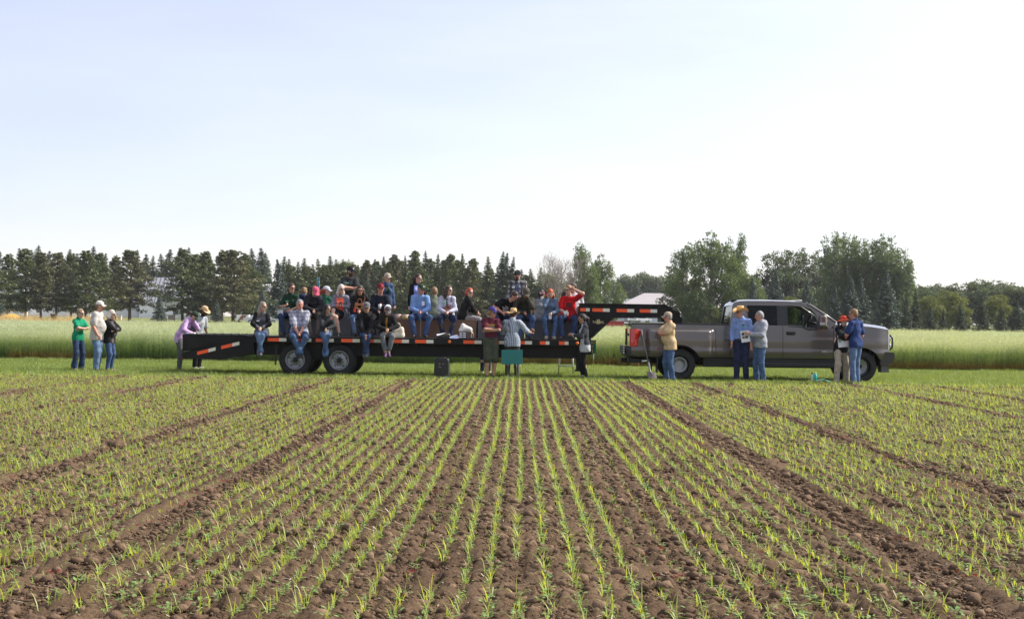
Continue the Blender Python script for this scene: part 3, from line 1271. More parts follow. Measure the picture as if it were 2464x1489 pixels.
def dead_tree(seed, H):
    g = np.random.default_rng(seed)
    tr = MB()

    def grow(p, d, ln, r, lev):
        pts, rs = [p], [r]
        q, dd = np.array(p), np.array(d)
        for i in range(3):
            dd = dd + g.normal(size=3) * .10 + np.array((0, 0, .06))
            dd /= np.linalg.norm(dd)
            q = q + dd * ln / 3
            pts.append(tuple(q))
            rs.append(r * (1 - .22 * (i + 1)))
        tr.tube(pts, rs, 5 if lev < 2 else 3, False)
        if lev < 4:
            for k in range(4 if lev < 3 else 3):
                f = g.uniform(.35, 1)
                i = min(2, int(f * 3))
                b = np.array(pts[i]) + (np.array(pts[i + 1]) - np.array(pts[i])) * (f * 3 - i)
                n = dd + g.normal(size=3) * .48
                n[2] = abs(n[2]) + .2
                n /= np.linalg.norm(n)
                grow(tuple(b), n, ln * g.uniform(.55, .78), max(.022, r * .5), lev + 1)
    for k in range(5):
        a = k * 1.256 + g.normal() * .3
        grow((0, 0, 0), np.array((math.cos(a) * .38, math.sin(a) * .3, 1)), H * .42, H * .012, 0)
    return tr.mesh('trunk', M_deadwood), None


VAR = {
    'pine': [conifer(700 + k, 12, r, b, LF['pine' if k % 3 else 'pine_dry'], 'pine') for k, (r, b) in enumerate(((5.0, .20), (4.4, .16), (5.3, .18), (4.1, .20), (4.7, .12)))],
    'low_pine': [conifer(712 + k, 12, r, .04, LF['pine' if k != 1 else 'pine_dry'], 'pine') for k, r in enumerate((4.8, 4.3, 3.9))],
    'spruce': [conifer(720 + k, 12, r, .05, LF['spruce'], 'spruce') for k, r in enumerate((3.1, 2.7, 3.5))],
    'blue': [conifer(730 + k, 10, r, .03, LF['blue'], 'spruce') for k, r in enumerate((3.6, 3.2))],
    'slim': [conifer(740 + k, 12, r, .08, LF['pine'], 'spruce') for k, r in enumerate((2.6, 3.0))],
    'cottonwood': [broadleaf(750, 15, lobes_cottonwood(1, .30, 13), LF['leaf']), broadleaf(751, 15, lobes_cottonwood(2, .24, 9), LF['leaf'])],
    'poplar': [broadleaf(760 + k, 15, lobes_poplar(5 + k), LF['poplar']) for k in range(2)],
    'round': [broadleaf(770 + k, 10, lobes_round(8 + k), LF['far']) for k in range(2)],
    'oakish': [broadleaf(775, 10, lobes_round(15), LF['leaf'])],
    'yellow': [broadleaf(780, 10, lobes_round(12, 16, .24), LF['yellow'])],
    'dead': [dead_tree(790, 14)],
}
VH = {'pine': 12, 'low_pine': 12, 'spruce': 12, 'blue': 10, 'slim': 12, 'cottonwood': 15, 'poplar': 15, 'round': 10, 'oakish': 10, 'yellow': 10, 'dead': 14}
NAME = {'pine': 'pine_tree', 'low_pine': 'pine_tree', 'spruce': 'spruce_tree', 'blue': 'blue_spruce_tree', 'slim': 'fir_tree', 'cottonwood': 'cottonwood_tree', 'poplar': 'poplar_tree', 'round': 'broadleaf_tree', 'oakish': 'broadleaf_tree', 'yellow': 'yellowing_tree', 'dead': 'dead_tree'}
gt = np.random.default_rng(77)


def tree(kind, var, px, top, depth, label, group=None, wide=1.0):
    var = var % len(VAR[kind])
    trunk, crown = VAR[kind][var]
    gz = lawn_z(depth)
    H = Z(top, depth, px) - gz
    s = H / VH[kind]
    t = thing(NAME[kind], (X(px, depth, top), depth, gz - .05), label, 'tree', group, gt.uniform(0, 6.28))
    t.scale = (s * wide, s * wide, s)
    obj('trunk', trunk, t)
    if crown is not None:
        obj('crown', crown, t)
    return t


def row(kind, spec, fmt, group):
    for n, (px, top, depth, wide) in enumerate(spec):
        tree(kind if isinstance(kind, str) else kind[n % len(kind)], n * 2 + len(group), px, top, depth, fmt % ordinal(n + 1), group, wide)


row('pine', [(-40, 604, 246, 1.3), (20, 612, 262, 1.2), (63, 600, 250, 1.2), (100, 608, 248, 1.1), (137, 608, 252, 1.15), (172, 614, 266, 1.2), (207, 603, 251, 1.25), (240, 610, 256, 1.15), (278, 618, 266, 1.2), (314, 602, 247, 1.35),
             (441, 602, 250, 1.25), (470, 612, 262, 1.2), (496, 606, 254, 1.15), (536, 604, 251, 1.2), (563, 602, 246, 1.35), (590, 614, 258, 1.2)],
    '%s tall pine from the left in the front row before the white barns', 'front row pines on the lawn')
row('spruce', [(0, 603, 392, 1.45), (24, 608, 398, 1.45), (49, 595, 392, 1.59), (78, 599, 404, 1.59), (92, 589, 392, 1.74), (117, 601, 396, 1.59), (148, 603, 398, 1.45), (167, 598, 392, 1.59), (183, 607, 402, 1.59), (203, 607, 394, 1.45), (224, 591, 392, 1.74),
               (253, 607, 397, 1.45), (282, 611, 402, 1.45), (331, 600, 392, 1.45), (350, 609, 398, 1.59), (370, 613, 392, 1.59), (388, 609, 402, 1.59), (407, 597, 388, 1.59), (431, 597, 392, 1.45), (453, 594, 389, 1.59), (478, 608, 397, 1.59), (505, 612, 396, 1.45), (607, 596, 392, 1.59), (628, 594, 388, 1.59), (640, 605, 396, 1.45)],
    '%s dark spruce from the left in the back row behind the white barns', 'back row spruces')
row('blue', [(385, 703, 236, 1.0), (521, 717, 240, 1.0), (632, 688, 238, .9), (668, 621, 262, 1.0), (-5, 690, 235, 1)],
    '%s low blue-green spruce planted in front of the pine row', 'blue-green spruces in front of the pines')
row('slim', [(683, 615, 286, 1.62), (697, 621, 280, 1.62), (716, 628, 278, 1.62), (734, 619, 285, 1.62), (752, 634, 280, 1.62), (765, 621, 288, 1.49), (780, 634, 283, 1.62), (793, 614, 284, 1.62), (810, 622, 290, 1.49)],
    '%s narrow fir from the left behind the seated people', 'narrow firs behind the left half of the trailer')
row(('low_pine', 'slim', 'low_pine', 'spruce', 'slim'), [(826, 632, 276, 1.25), (862, 635, 280, 1.12), (884, 628, 275, 1.25), (901, 621, 282, 1.25), (923, 615, 278, 1.25), (950, 615, 276, 1.25), (975, 613, 279, 1.12), (998, 605, 284, 1.12), (1025, 601, 277, 1.25), (1055, 609, 279, 1.25), (1084, 613, 276, 1.12),
             (1112, 608, 274, 1.25), (1135, 625, 272, 1.25), (1150, 644, 280, 1.12), (940, 637, 262, 1.50), (1010, 645, 262, 1.50), (1075, 636, 262, 1.50), (1130, 644, 260, 1.38), (880, 643, 262, 1.50)],
    '%s conifer from the left in the dense row behind the trailer', 'dense conifer row behind the trailer')
row('slim', [(1173, 615, 268, 1.43), (1197, 640, 285, 1.30), (1276, 645, 275, 1.69), (1300, 642, 282, 1.56)], '%s fir from the left between the dense pines and the dead tree', 'firs near the dead tree')
row('spruce', [(1210, 603, 262, 1.25), (1219, 605, 266, 1.12), (1237, 614, 262, 1.25), (1256, 646, 272, 1.38)], '%s dark pointed spruce behind the standing man in plaid', 'pointed spruces behind the plaid man')
row('low_pine', [(700, 640, 300, 1.5), (740, 642, 302, 1.5), (785, 640, 300, 1.5), (815, 636, 298, 1.5), (850, 638, 296, 1.5), (905, 632, 296, 1.5), (935, 634, 298, 1.5), (965, 630, 296, 1.5), (1000, 628, 298, 1.5), (1035, 624, 296, 1.5), (1068, 628, 298, 1.5), (1100, 628, 296, 1.5), (1140, 640, 298, 1.5), (1180, 650, 298, 1.5), (1225, 652, 300, 1.5), (1265, 662, 298, 1.5)],
    '%s broad shaded pine from the left filling the second row behind the trailer', 'second row pines behind the trailer')
tree('oakish', 0, 840, 621, 300, 'round leafy treetop showing behind the narrow firs', None, .9)
tree('oakish', 0, 1322, 652, 275, 'leafy tree low behind the bare dead tree', None, 1.1)
tree('dead', 0, 1346, 579, 248, 'bare grey dead tree standing behind the people in denim and red')
tree('cottonwood', 1, 1404, 577, 258, 'leafy cottonwood right beside the bare dead tree', None, .85)
tree('cottonwood', 0, 1446, 601, 262, 'lower leafy cottonwood above the front end of the trailer', None, .85)
row('round', [(1495, 655, 500, 1.1), (1516, 648, 505, 1.0), (1545, 645, 500, 1.1), (1566, 642, 506, 1.0), (1590, 655, 500, 1.1)], '%s greyish tree from the left behind the pink-roofed shed', 'trees behind the pink-roofed shed')
row('spruce', [(1532, 668, 488, 1.1), (1580, 664, 490, 1.1)], '%s dark spruce behind the pink-roofed shed', 'spruces behind the pink-roofed shed')
tree('cottonwood', 0, 1712, 543, 232, 'tallest spreading cottonwood, above the truck bed', 'cottonwoods above the truck', 1.0)
tree('cottonwood', 1, 1652, 575, 238, 'cottonwood at the left edge of the tall clump above the truck bed', 'cottonwoods above the truck', .95)
tree('poplar', 0, 1776, 556, 236, 'narrow pointed poplar at the right edge of the tall clump', 'cottonwoods above the truck', .85)
tree('cottonwood', 1, 1800, 648, 226, 'low leafy tree between the tall clump and the blue spruces', 'cottonwoods above the truck', 1.15)
row('round', [(1858, 603, 290, .95), (1890, 606, 296, 1.0), (1922, 595, 290, 1.0), (1955, 602, 292, 1.0), (1985, 612, 295, .9)], '%s rounded tree from the left behind the truck cab', 'rounded trees behind the truck cab')
row('poplar', [(2005, 552, 258, .9), (2040, 554, 260, .95), (2066, 564, 262, 1.0), (2103, 570, 258, 1.0), (2128, 557, 256, 1.05), (2158, 590, 254, 1.1), (2180, 620, 252, 1.1)], '%s tall poplar from the left in the clump behind the truck hood', 'tall poplars behind the truck hood')
row('blue', [(1812, 662, 214, 0.94), (1866, 650, 212, 1.25), (1905, 690, 208, 1.12), (1940, 671, 212, 1.25), (2007, 680, 205, 1.12), (2046, 662, 206, 1.25), (2075, 668, 210, 1.12), (2134, 650, 200, 1.25)], '%s blue spruce from the left behind the truck', 'blue spruces behind the truck')
tree('yellow', 0, 1907, 708, 202, 'small yellow-leaved bush between two blue spruces behind the cab', None, .9)
row('round', [(2222, 672, 300, 1.38), (2247, 670, 310, 1.50), (2285, 684, 300, 1.38), (2331, 659, 305, 1.38), (2375, 662, 310, 1.50), (2405, 674, 300, 1.50), (2440, 680, 300, 1.62), (2490, 674, 300, 1.62)], '%s hazy broadleaf tree from the left at the far right', 'hazy trees at the far right')
row('yellow', [(2236, 707, 225, 1.32), (2285, 694, 230, 1.32), (2310, 727, 222, 1.21), (2398, 704, 228, 1.21)], '%s yellow-green tree from the left behind the oats at the right', 'yellow-green trees at the right')
row('spruce', [(2203, 693, 212, 1.16), (2238, 732, 205, 1.32), (2312, 724, 206, 1.49), (2363, 704, 208, 1.32), (2447, 720, 204, 1.49), (2180, 704, 208, 1.24), (2270, 741, 204, 1.49), (2410, 736, 203, 1.49), (2490, 729, 204, 1.49)], '%s dark conifer from the left edging the oats at the right', 'dark conifers edging the oats at the right')
# ------------------------------------------------------------------ far buildings, parked vehicles, farm machines
M_siding = pmat('white_siding', (.76, .77, .78), .7, 0, .05, .4)
M_roof_metal = pmat('pale_metal_roof', (.36, .37, .39), .45, .3, .10, .3)
M_roof_rib = pmat('metal_roof_seam', (.13, .135, .145), .5, .3)
M_roof_pink = pmat('pinkish_metal_roof', (.39, .355, .35), .55, .1, .06, .2)
M_wall_blue = pmat('pale_blue_steel_wall', (.52, .56, .60), .6, .1, .05, .3)
M_win = pmat('far_window', (.05, .06, .08), .2)
M_carwhite = pmat('white_car_paint', (.74, .75, .76), .25, 0, .02, 3, coat=.6)
M_carsilver = pmat('silver_car_paint', (.50, .53, .55), .3, .5, .03, 3, coat=.6)
M_cartan = pmat('tan_car_paint', (.50, .42, .34), .3, .3, .03, 3, coat=.6)
M_red = pmat('faded_red_paint', (.36, .040, .045), .5, 0, .2, 2)
M_yellow = pmat('yellow_plastic', (.78, .42, .02), .4, 0, .1, 2)
M_bin = pmat('galvanised_white', (.72, .73, .74), .5, .2, .05, .6)
M_fence = pmat('tan_board_fence', (.46, .38, .33), .8, 0, .15, 2)


def barn(name, px0, px1, ridge, eave, depth, label, roofmat, wallmat, deep=11.0, windows=(), hip=0.0, gable_front=False):
    gz = lawn_z(depth) - .1
    x0, x1 = X(px0, depth, eave), X(px1, depth, eave)
    zr, ze = Z(ridge, depth + deep / 2, (px0 + px1) / 2), Z(eave, depth, (px0 + px1) / 2)
    t = thing(name, ((x0 + x1) / 2, depth, gz), label, 'building')
    cx, w = (x0 + x1) / 2, (x1 - x0) / 2
    zr -= gz
    ze -= gz
    m = MB()
    m.box(-w, w, 0, deep, 0, ze)
    if hip == 0 and not gable_front:
        for s in (-1, 1):
            m.add([(s * w, 0, ze), (s * w, deep, ze), (s * w, deep / 2, zr)], [(0, 1, 2)])
    if gable_front:
        m.add([(-w, -.003, ze), (w, -.003, ze), (0, -.003, zr)], [(0, 1, 2)])
    m.build('wall', wallmat, t)
    # siding boards
    if wallmat is M_siding:
        z = .5
        while z < ze - .2:
            b = MB()
            b.box(-w, w, -.05, -.004, z, z + .42)
            b.build('siding_board', wallmat, t)
            z += .45
    m = MB()
    o = .45
    if gable_front:
        for s in (-1, 1):
            m.add([(0, -o, zr + .12), (0, deep + o, zr + .12), (s * (w + o), deep + o, ze - .12), (s * (w + o), -o, ze - .12),
                   (0, -o, zr - .05), (0, deep + o, zr - .05), (s * (w + o), deep + o, ze - .3), (s * (w + o), -o, ze - .3)],
                  [(0, 1, 2, 3), (7, 6, 5, 4), (0, 3, 7, 4), (1, 5, 6, 2), (3, 2, 6, 7)])
    else:
        hx = w - hip if hip else w + o
        a = [(-w - o, -o, ze - .1), (w + o, -o, ze - .1), (hx, deep / 2, zr), (-hx, deep / 2, zr), (w + o, deep + o, ze - .1), (-w - o, deep + o, ze - .1)]
        m.add(a + [(p[0], p[1], p[2] - .22) for p in a],
              [(0, 1, 2, 3), (4, 5, 3, 2), (1, 4, 2), (5, 0, 3), (0, 6, 7, 1), (1, 7, 10, 4), (4, 10, 11, 5), (5, 11, 6, 0), (6, 9, 8, 7), (10, 8, 9, 11)])
    roof = m.build('roof', roofmat, t)
    if roofmat is M_roof_metal and not gable_front:
        n = int((2 * w) / .9)
        rib = MB()
        L_ = Vector((0, deep / 2 + o, zr - ze + .1))
        rib.add([(-.09, -o, ze - .09), (.09, -o, ze - .09), (.09, deep / 2, zr + .01), (-.09, deep / 2, zr + .01),
                 (-.09, -o, ze + .0), (.09, -o, ze + .0), (.09, deep / 2, zr + .10), (-.09, deep / 2, zr + .10)],
                [(4, 5, 6, 7), (0, 4, 7, 3), (5, 1, 2, 6), (0, 1, 5, 4)])
        me = rib.mesh('roof_seam', M_roof_rib)
        for k in range(n + 1):
            obj('roof_seam', me, roof, (-w + 2 * w * k / max(1, n), 0, 0))
    for wx, wz, ww, wh in windows:
        f = MB()
        f.box(wx - ww / 2, wx + ww / 2, -.10, -.055, wz, wz + wh)
        fr = f.build('window', M_white, t)
        g = MB()
        g.box(wx - ww / 2 + .12, wx + ww / 2 - .12, -.125, -.102, wz + .12, wz + wh - .12)
        g.build('pane', M_win, fr)
    return t


barn('white_house', -70, 58, 640, 700, 352, 'white gabled house wall at the left edge behind the pines', M_roof_metal, M_siding, 14, [(3.2, 1.2, 1.2, 1.5), (-1, 1.2, 1.2, 1.5)], gable_front=True)
barn('white_barn', 62, 218, 668, 724, 356, 'long white barn with seamed grey roof behind the leftmost pines', M_roof_metal, M_siding, 12, [(-4.5, .8, 1.1, 1.5), (-.2, .8, 1.1, 1.5), (4.4, .8, 1.1, 1.5)])
barn('white_annex', 219, 332, 712, 735, 358, 'low white annex between the two seamed roof barns', M_roof_metal, M_siding, 8)
barn('white_barn', 334, 470, 668, 726, 354, 'white barn with seamed grey roof behind the bending woman', M_roof_metal, M_siding, 12, [(2, .7, 1.4, 1.5)])
barn('grey_shed', 1462, 1530, 719, 733, 470, 'small grey metal-roofed shed above the front of the trailer', M_roof_metal, M_wall_blue, 9)
barn('pink_roofed_shed', 1488, 1745, 706, 738, 440, 'wide shed with pinkish hip roof behind the trailer neck', M_roof_pink, M_wall_blue, 20, hip=8.0)
# vent pipe
pv = W(1542, 731, 452)
mb = MB()
mb.tube([(0, 0, -3), (0, 0, .6)], .18, 8)
mb.lathe([(.05, .95), (.34, .6), (.34, .5), (.05, .5)], n=10)
tag(obj('vent_pipe', mb.mesh('vent_pipe', M_bin), None, (pv.x, 452, pv.z)), 'thin metal vent pipe on the grey shed roof', 'vent pipe')


def grain_bin(px, top, bot, depth, rpx, label, cone_mat):
    gz = lawn_z(depth) - .1
    sc = F_PX / depth
    r = rpx / sc
    z1, z0 = Z(top, depth, px) - gz, Z(bot, depth, px) - gz
    t = thing('feed_bin', (X(px, depth, top), depth, gz), label, 'feed bin', 'white feed bins')
    m = MB()
    m.lathe([(r, z0), (r, z1 - r * .55)], n=24)
    for k in range(5):
        zz = z0 + (z1 - r * .55 - z0) * k / 4
        m.lathe([(r + .002, zz - .05), (r + .06, zz), (r + .002, zz + .05)], n=24)
    m.build('cylinder', M_bin, t)
    m = MB()
    m.lathe([(r + .08, z1 - r * .57), (r * .75, z1 - r * .28), (r * .25, z1 - .05), (.01, z1)], n=24)
    m.build('cone_roof', M_bin, t)
    m = MB()
    m.lathe([(.25, z0 - r * 1.1), (r, z0 - .002)], n=24)
    m.build('hopper', cone_mat, t)
    for k in range(4):
        a = .785 + k * 1.571
        m = MB()
        m.tube([(r * .95 * math.cos(a), r * .95 * math.sin(a), 0), (r * .95 * math.cos(a), r * .95 * math.sin(a), z0 + .4)], .09, 6)
        m.build('leg', M_bin, t)


M_cone = pmat('ochre_hopper', (.62, .42, .16), .6, 0, .1, 1)
grain_bin(646, 682, 703, 268, 10, 'white domed feed bin right of the tallest spruces', M_cone)
grain_bin(634, 685, 720, 272, 6, 'slimmer white feed bin partly hidden by the spruces', M_bin)
grain_bin(372, 668, 700, 372, 9, 'white bin dome just above the right barn roof', M_bin)
grain_bin(394, 670, 700, 374, 7, 'smaller white bin dome beside the first dome', M_bin)

# board fences
for px0, px1, y0, y1, dep, lab in ((404, 424, 757, 769, 262, 'short tan board fence behind the bending woman'), (426, 512, 758, 769, 268, 'long pale board fence among the pines')):
    t = thing('board_fence', (X(px0, dep), dep, lawn_z(dep)), lab, 'fence')
    w = X(px1, dep) - X(px0, dep)
    n = int(w / .3)
    b = MB()
    b.box(0, .27, 0, .04, .05, 1.0)
    me = b.mesh('board', M_fence if dep < 265 else M_siding)
    for k in range(n):
        obj('board', me, t, (k * .3, 0, 0))
    b = MB()
    b.box(-.05, w + .05, .05, .1, .3, .42)
    b.build('rail', M_fence, t)


def simple_car(name, pxc, depth, ry, label, paint, kind='suv', L=4.8, flip=False, cat='car'):
    """Side-on parked car with body, windows, lights and wheels."""
    gz = lawn_z(depth)
    t = thing(name, (X(pxc, depth), depth, gz), label, cat, 'vehicles parked far behind', ry)
    W2 = .9
    s = L / 4.8
    if kind == 'suv':
        low = [(-2.38, .45), (-2.36, .95), (-2.1, 1.05), (1.15, 1.05), (2.25, .95), (2.4, .75), (2.4, .42)]
        top = [(-2.28, 1.04), (-2.05, 1.68), (-1.7, 1.78), (.3, 1.76), (.62, 1.66), (1.28, 1.04)]
    else:
        low = [(-2.4, .42), (-2.42, .85), (-2.2, .95), (1.0, .92), (2.2, .78), (2.4, .62), (2.4, .35)]
        top = [(-1.75, .94), (-1.0, 1.40), (-.55, 1.46), (.25, 1.42), (.55, 1.32), (1.18, .92)]
    m = MB()
    n = len(low)
    prof = [(-1, 0), (-1, 1)]
    # body as three lofted slices with tumblehome
    for a, b, inset in ((low, None, 0),):
        m.prism([(x * s, z) for x, z in low], -W2, W2)
    m.build('body', paint, t)
    m = MB()
    for sgn in (-1, 1):
        pass
    k = len(top)
    vs = [(x * s, -W2 + .03, z) if z < 1.2 else (x * s, -W2 + .20, z) for x, z in top] + [(x * s, W2 - .03, z) if z < 1.2 else (x * s, W2 - .20, z) for x, z in top]
    m.add(vs, [tuple(range(k - 1, -1, -1)), tuple(range(k, 2 * k))] + [(i, i + 1, i + 1 + k, i + k) for i in range(k - 1)])
    m.build('cabin', paint, t)
    zt = top[1][1]
    zb = top[0][1]
    for sgn in (-1, 1):
        for x0, x1 in ((-1.65, -.62), (-.52, .45)):
            m = MB()
            y0 = sgn * (W2 - .02)
            y1 = sgn * (W2 - .17)
            if kind != 'suv':
                x0, x1 = x0 * .75 + .1, x1 * .9 + .1
            q = [(x0 * s, y0, zb + .05), (x1 * s + .18, y0, zb + .05), (x1 * s, y1, zt - .08), (x0 * s + .12, y1, zt - .08)]
            m.add(q, [(0, 1, 2, 3) if sgn < 0 else (3, 2, 1, 0)])
            m.add([(p[0], p[1] - sgn * .02, p[2]) for p in q], [(3, 2, 1, 0)])
            m.build('side_window', M_win, t)
        m = MB()
        m.box(2.30 * s, 2.415 * s, sgn * .55 - .2, sgn * .55 + .2, .62, .78, .02)
        m.build('headlight', M_chrome, t)
        m = MB()
        m.box(-2.43 * s, -2.36 * s, sgn * .65 - .12, sgn * .65 + .12, .70, .95, .02)
        m.build('tail_light', M_red, t)
        for wx in (-1.45, 1.5):
            wh = MB()
            wh.lathe([(.05, -.11), (.24, -.12), (.34, -.10), (.35, 0), (.34, .10), (.24, .12), (.05, .11)], (wx * s, sgn * (W2 - .08), .35), 'y', 16)
            w_ = wh.build('wheel', M_rubber, t)
            wh = MB()
            wh.lathe([(.01, .02), (.10, .02), (.21, 0)], (wx * s, sgn * (W2 + .045), .35), 'y' if sgn < 0 else 'y', 12)
            wh.build('rim', M_rim, w_)
    return t


simple_car('parked_sedan', 631, 205, R(2), 'silver sedan parked beyond the oats behind the woman in the vest', M_carsilver, 'sedan')
simple_car('parked_suv', 1490, 452, R(8), 'white sport utility vehicle, left of three parked by the shed', M_carwhite, 'suv', 5.2)
simple_car('parked_sedan', 1524, 440, R(24), 'pale car parked in the middle by the shed', M_carsilver, 'suv')
simple_car('parked_suv', 1546, 420, R(18), 'white and tan vehicle, right of three parked by the shed', M_carwhite, 'suv', 4.6)

# white box wagon by the pines
dep = 232
t = thing('box_wagon', (X(585, dep), dep, lawn_z(dep)), 'small white box wagon parked beneath the pines', 'wagon')
t.scale = (.62, .62, .8)
m = MB(); m.box(-1.5, 1.5, -.9, .9, .55, 1.55, .03); m.build('box', M_white, t)
m = MB(); m.add([(-1.1, -.92, .6), (.2, -.92, .6), (1.1, -.92, 1.5), (-.2, -.92, 1.5)], [(0, 1, 2, 3)]); m.build('stripe', pmat('brown_stripe', (.22, .10, .06), .6), t)
for sx in (-.8, .8):
    m = MB(); m.lathe([(.02, -.1), (.3, -.1), (.32, 0), (.3, .1), (.02, .1)], (sx, -.75, .32), 'y', 14); m.build('wheel', M_rubber, t)
# dark utility box and white post on the lawn
for px, py, dep, mat, w, h, lab, nm in ((129, 763, 250, M_dark, 1.0, .9, 'dark utility box on the lawn under the pines', 'utility_box'), (288, 764, 255, M_white, .55, .8, 'small white utility box on the lawn right of the standing group', 'utility_box')):
    m = MB(); m.box(-w / 2, w / 2, -.3, .3, 0, h, .04); m.box(-w / 2 - .05, w / 2 + .05, -.35, .35, h, h + .06, .02)
    tag(obj(nm, m.mesh(nm, mat), None, (X(px, dep), dep, lawn_z(dep))), lab, 'utility box')

# blue pole frame among the firs
dep = 268
p = W(766, 668, dep)
t = thing('blue_pole', (p.x, dep, lawn_z(dep)), 'bright blue painted frame showing among the firs', 'pole')
M_blue = pmat('blue_paint', (.02, .20, .38), .5, 0, .1, 2)
hz_ = p.z - lawn_z(dep)
for sx in (-.14, .14):
    m = MB(); m.tube([(sx, 0, 0), (sx, 0, hz_)], .07, 6); m.build('upright', M_blue, t)
for k in range(4):
    m = MB(); m.box(-.22, .22, -.09, .09, hz_ - .5 - k * .8, hz_ - .25 - k * .8); m.build('rung', M_blue, t)

# red seed drill behind the oats
dep = 128
t = thing('seed_drill', (X(1483, dep), dep, lawn_z(dep)), 'red seed drill parked beyond the oats under the trailer neck', 'farm machine')
m = MB(); m.prism([(-1.05, .75), (-.85, 1.28), (.55, 1.28), (.75, .75), (.4, .45), (-.8, .45)], -.8, .8); m.build('hopper', M_red, t)
m = MB(); m.box(-.95, .65, -.85, .85, 1.283, 1.36, .02); m.build('lid', M_red, t)
m = MB(); m.box(-1.3, 1.3, -.6, -.5, .5, .62, .02); m.box(-1.3, 1.3, .5, .6, .5, .62, .02); m.tube([(.6, -.5, .8), (1.9, -.3, .75)], .07, 8); m.build('frame', M_red, t)
m = MB(); m.prism([(.85, .6), (.95, 1.0), (1.5, .95), (1.6, .6)], -.5, .5); m.build('gearbox', M_red, t)
for sx in (-1.0, 1.1):
    m = MB(); m.lathe([(.03, -.12), (.36, -.13), (.45, -.08), (.45, .08), (.36, .13), (.03, .12)], (sx, -.75, .45), 'y', 18); m.build('wheel', M_rubber, t)

# yellow machine cover at the left edge
dep = 165
t = thing('machine_cover', (X(17, dep), dep, lawn_z(dep)), 'yellow machine cover lying on the lawn at the left edge', 'machine cover')
t.scale = (1.0, 1.0, 1.9)
m = MB()
P_ = []
for i in range(13):
    u = -1 + 2 * i / 12
    P_.append([(u * 1.35, .55 * math.cos(a) * (1 - .5 * u * u), max(0, math.sin(a)) * (.62 - .22 * u * u + .12 * u)) for a in np.linspace(0, math.pi, 11)])
m.grid(P_); m.build('shell', M_yellow, t)
m = MB(); m.tube([(-1.2, -.56, .1), (0, -.62, .38), (1.2, -.45, .2)], .05, 6); m.build('stripe', M_dark, t)
# ------------------------------------------------------------------ gooseneck trailer, bench crates
TY = 39.25                                   # near side of the trailer
TW = 2.5
SC = F_PX / TY
M_deck = pmat('deck_boards', (.090, .080, .075), .85, 0, .3, 3.0, .3, 25)


def tx(px, py=820.0):
    return W(px, py, TY).x


def tz(py, px):
    return W(px, py, TY).z


DECK_Z = tz(812.5, 960)
XB, XF = tx(611), tx(1392)                   # bend and front end of the flat deck
trailer = thing('flatbed_trailer', ((XB + XF) / 2, TY, 0), 'black gooseneck flatbed trailer with orange and white reflectors', 'trailer')
TO = Vector(trailer.location)


def tl(mb):
    mb.v = [(p[0] - TO.x, p[1] - TO.y, p[2] - TO.z) for p in mb.v]
    return mb


def tpart(mb, name, mat, parent=None):
    return tl(mb).build(name, mat, parent or trailer)


# deck planks, run lengthwise
nb = 13
pw = (TW - .16) / nb
m = MB(); m.box(XB, XF, TY + .08, TY + .08 + pw - .012, DECK_Z - .045, DECK_Z - .003)
m.v = [(a - TO.x, b - TO.y, c - TO.z) for a, b, c in m.v]
pm = m.mesh('deck_plank', M_deck)
for k in range(nb):
    obj('deck_plank', pm, trailer, (0, k * pw, 0))
for yy, nm in ((TY, 'side_rail'), (TY + TW - .07, 'side_rail')):
    m = MB(); m.box(XB, XF, yy, yy + .07, DECK_Z - .16, DECK_Z, .008); tpart(m, nm, M_black_steel)
# main I-beams and cross members
for yy in (TY + .28, TY + TW - .36):
    m = MB()
    zb, zt_ = tz(858, 960), DECK_Z - .05
    m.box(XB, XF + .15, yy - .075, yy + .075, zt_ - .02, zt_)
    m.box(XB, XF + .15, yy - .075, yy + .075, zb, zb + .02)
    m.box(XB, XF + .15, yy - .012, yy + .012, zb + .021, zt_ - .021)
    tpart(m, 'main_beam', M_black_steel)
m0 = MB(); m0.box(-.03, .03, .09, TW - .09, -.20, -.05)
mp = m0.mesh('cross_member', M_black_steel)
for k in range(17):
    obj('cross_member', mp, trailer, (XB + .2 + k * .48 - TO.x, 0, DECK_Z - TO.z))
# beavertail: sloping side beams and boards
XT = tx(440)
zt0, zt1 = DECK_Z, tz(846, 440)
for yy in (TY, TY + TW - .12):
    m = MB()
    m.prism([(XT, zt1 - .02), (XB, zt0), (XB, tz(851, 611)), (tx(533), tz(864, 533)), (tx(452), tz(862, 452)), (XT, zt1 - .12)], yy, yy + .12)
    tpart(m, 'tail_beam', M_black_steel)
m = MB()
for k in range(9):
    f0, f1 = k / 9 + .008, (k + 1) / 9 - .008
    a = (XT + (XB - XT) * f0, zt1 + (zt0 - zt1) * f0 - .03)
    b = (XT + (XB - XT) * f1, zt1 + (zt0 - zt1) * f1 - .03)
    m.prism([a, b, (b[0], b[1] - .04), (a[0], a[1] - .04)], TY + .125, TY + TW - .125)
tpart(m, 'tail_boards', M_deck)
m = MB(); m.box(XT - .02, XT + .10, TY + .05, TY + TW - .05, tz(863, 445), zt1 - .04, .01); tpart(m, 'rear_bumper', M_black_steel)
for yy in (TY + .12, TY + TW - .3):
    m = MB(); m.box(XT - .045, XT - .021, yy, yy + .14, zt1 - .20, zt1 - .12, .01); tpart(m, 'tail_lamp', pmat('lamp_red', (.45, .02, .015), .3))
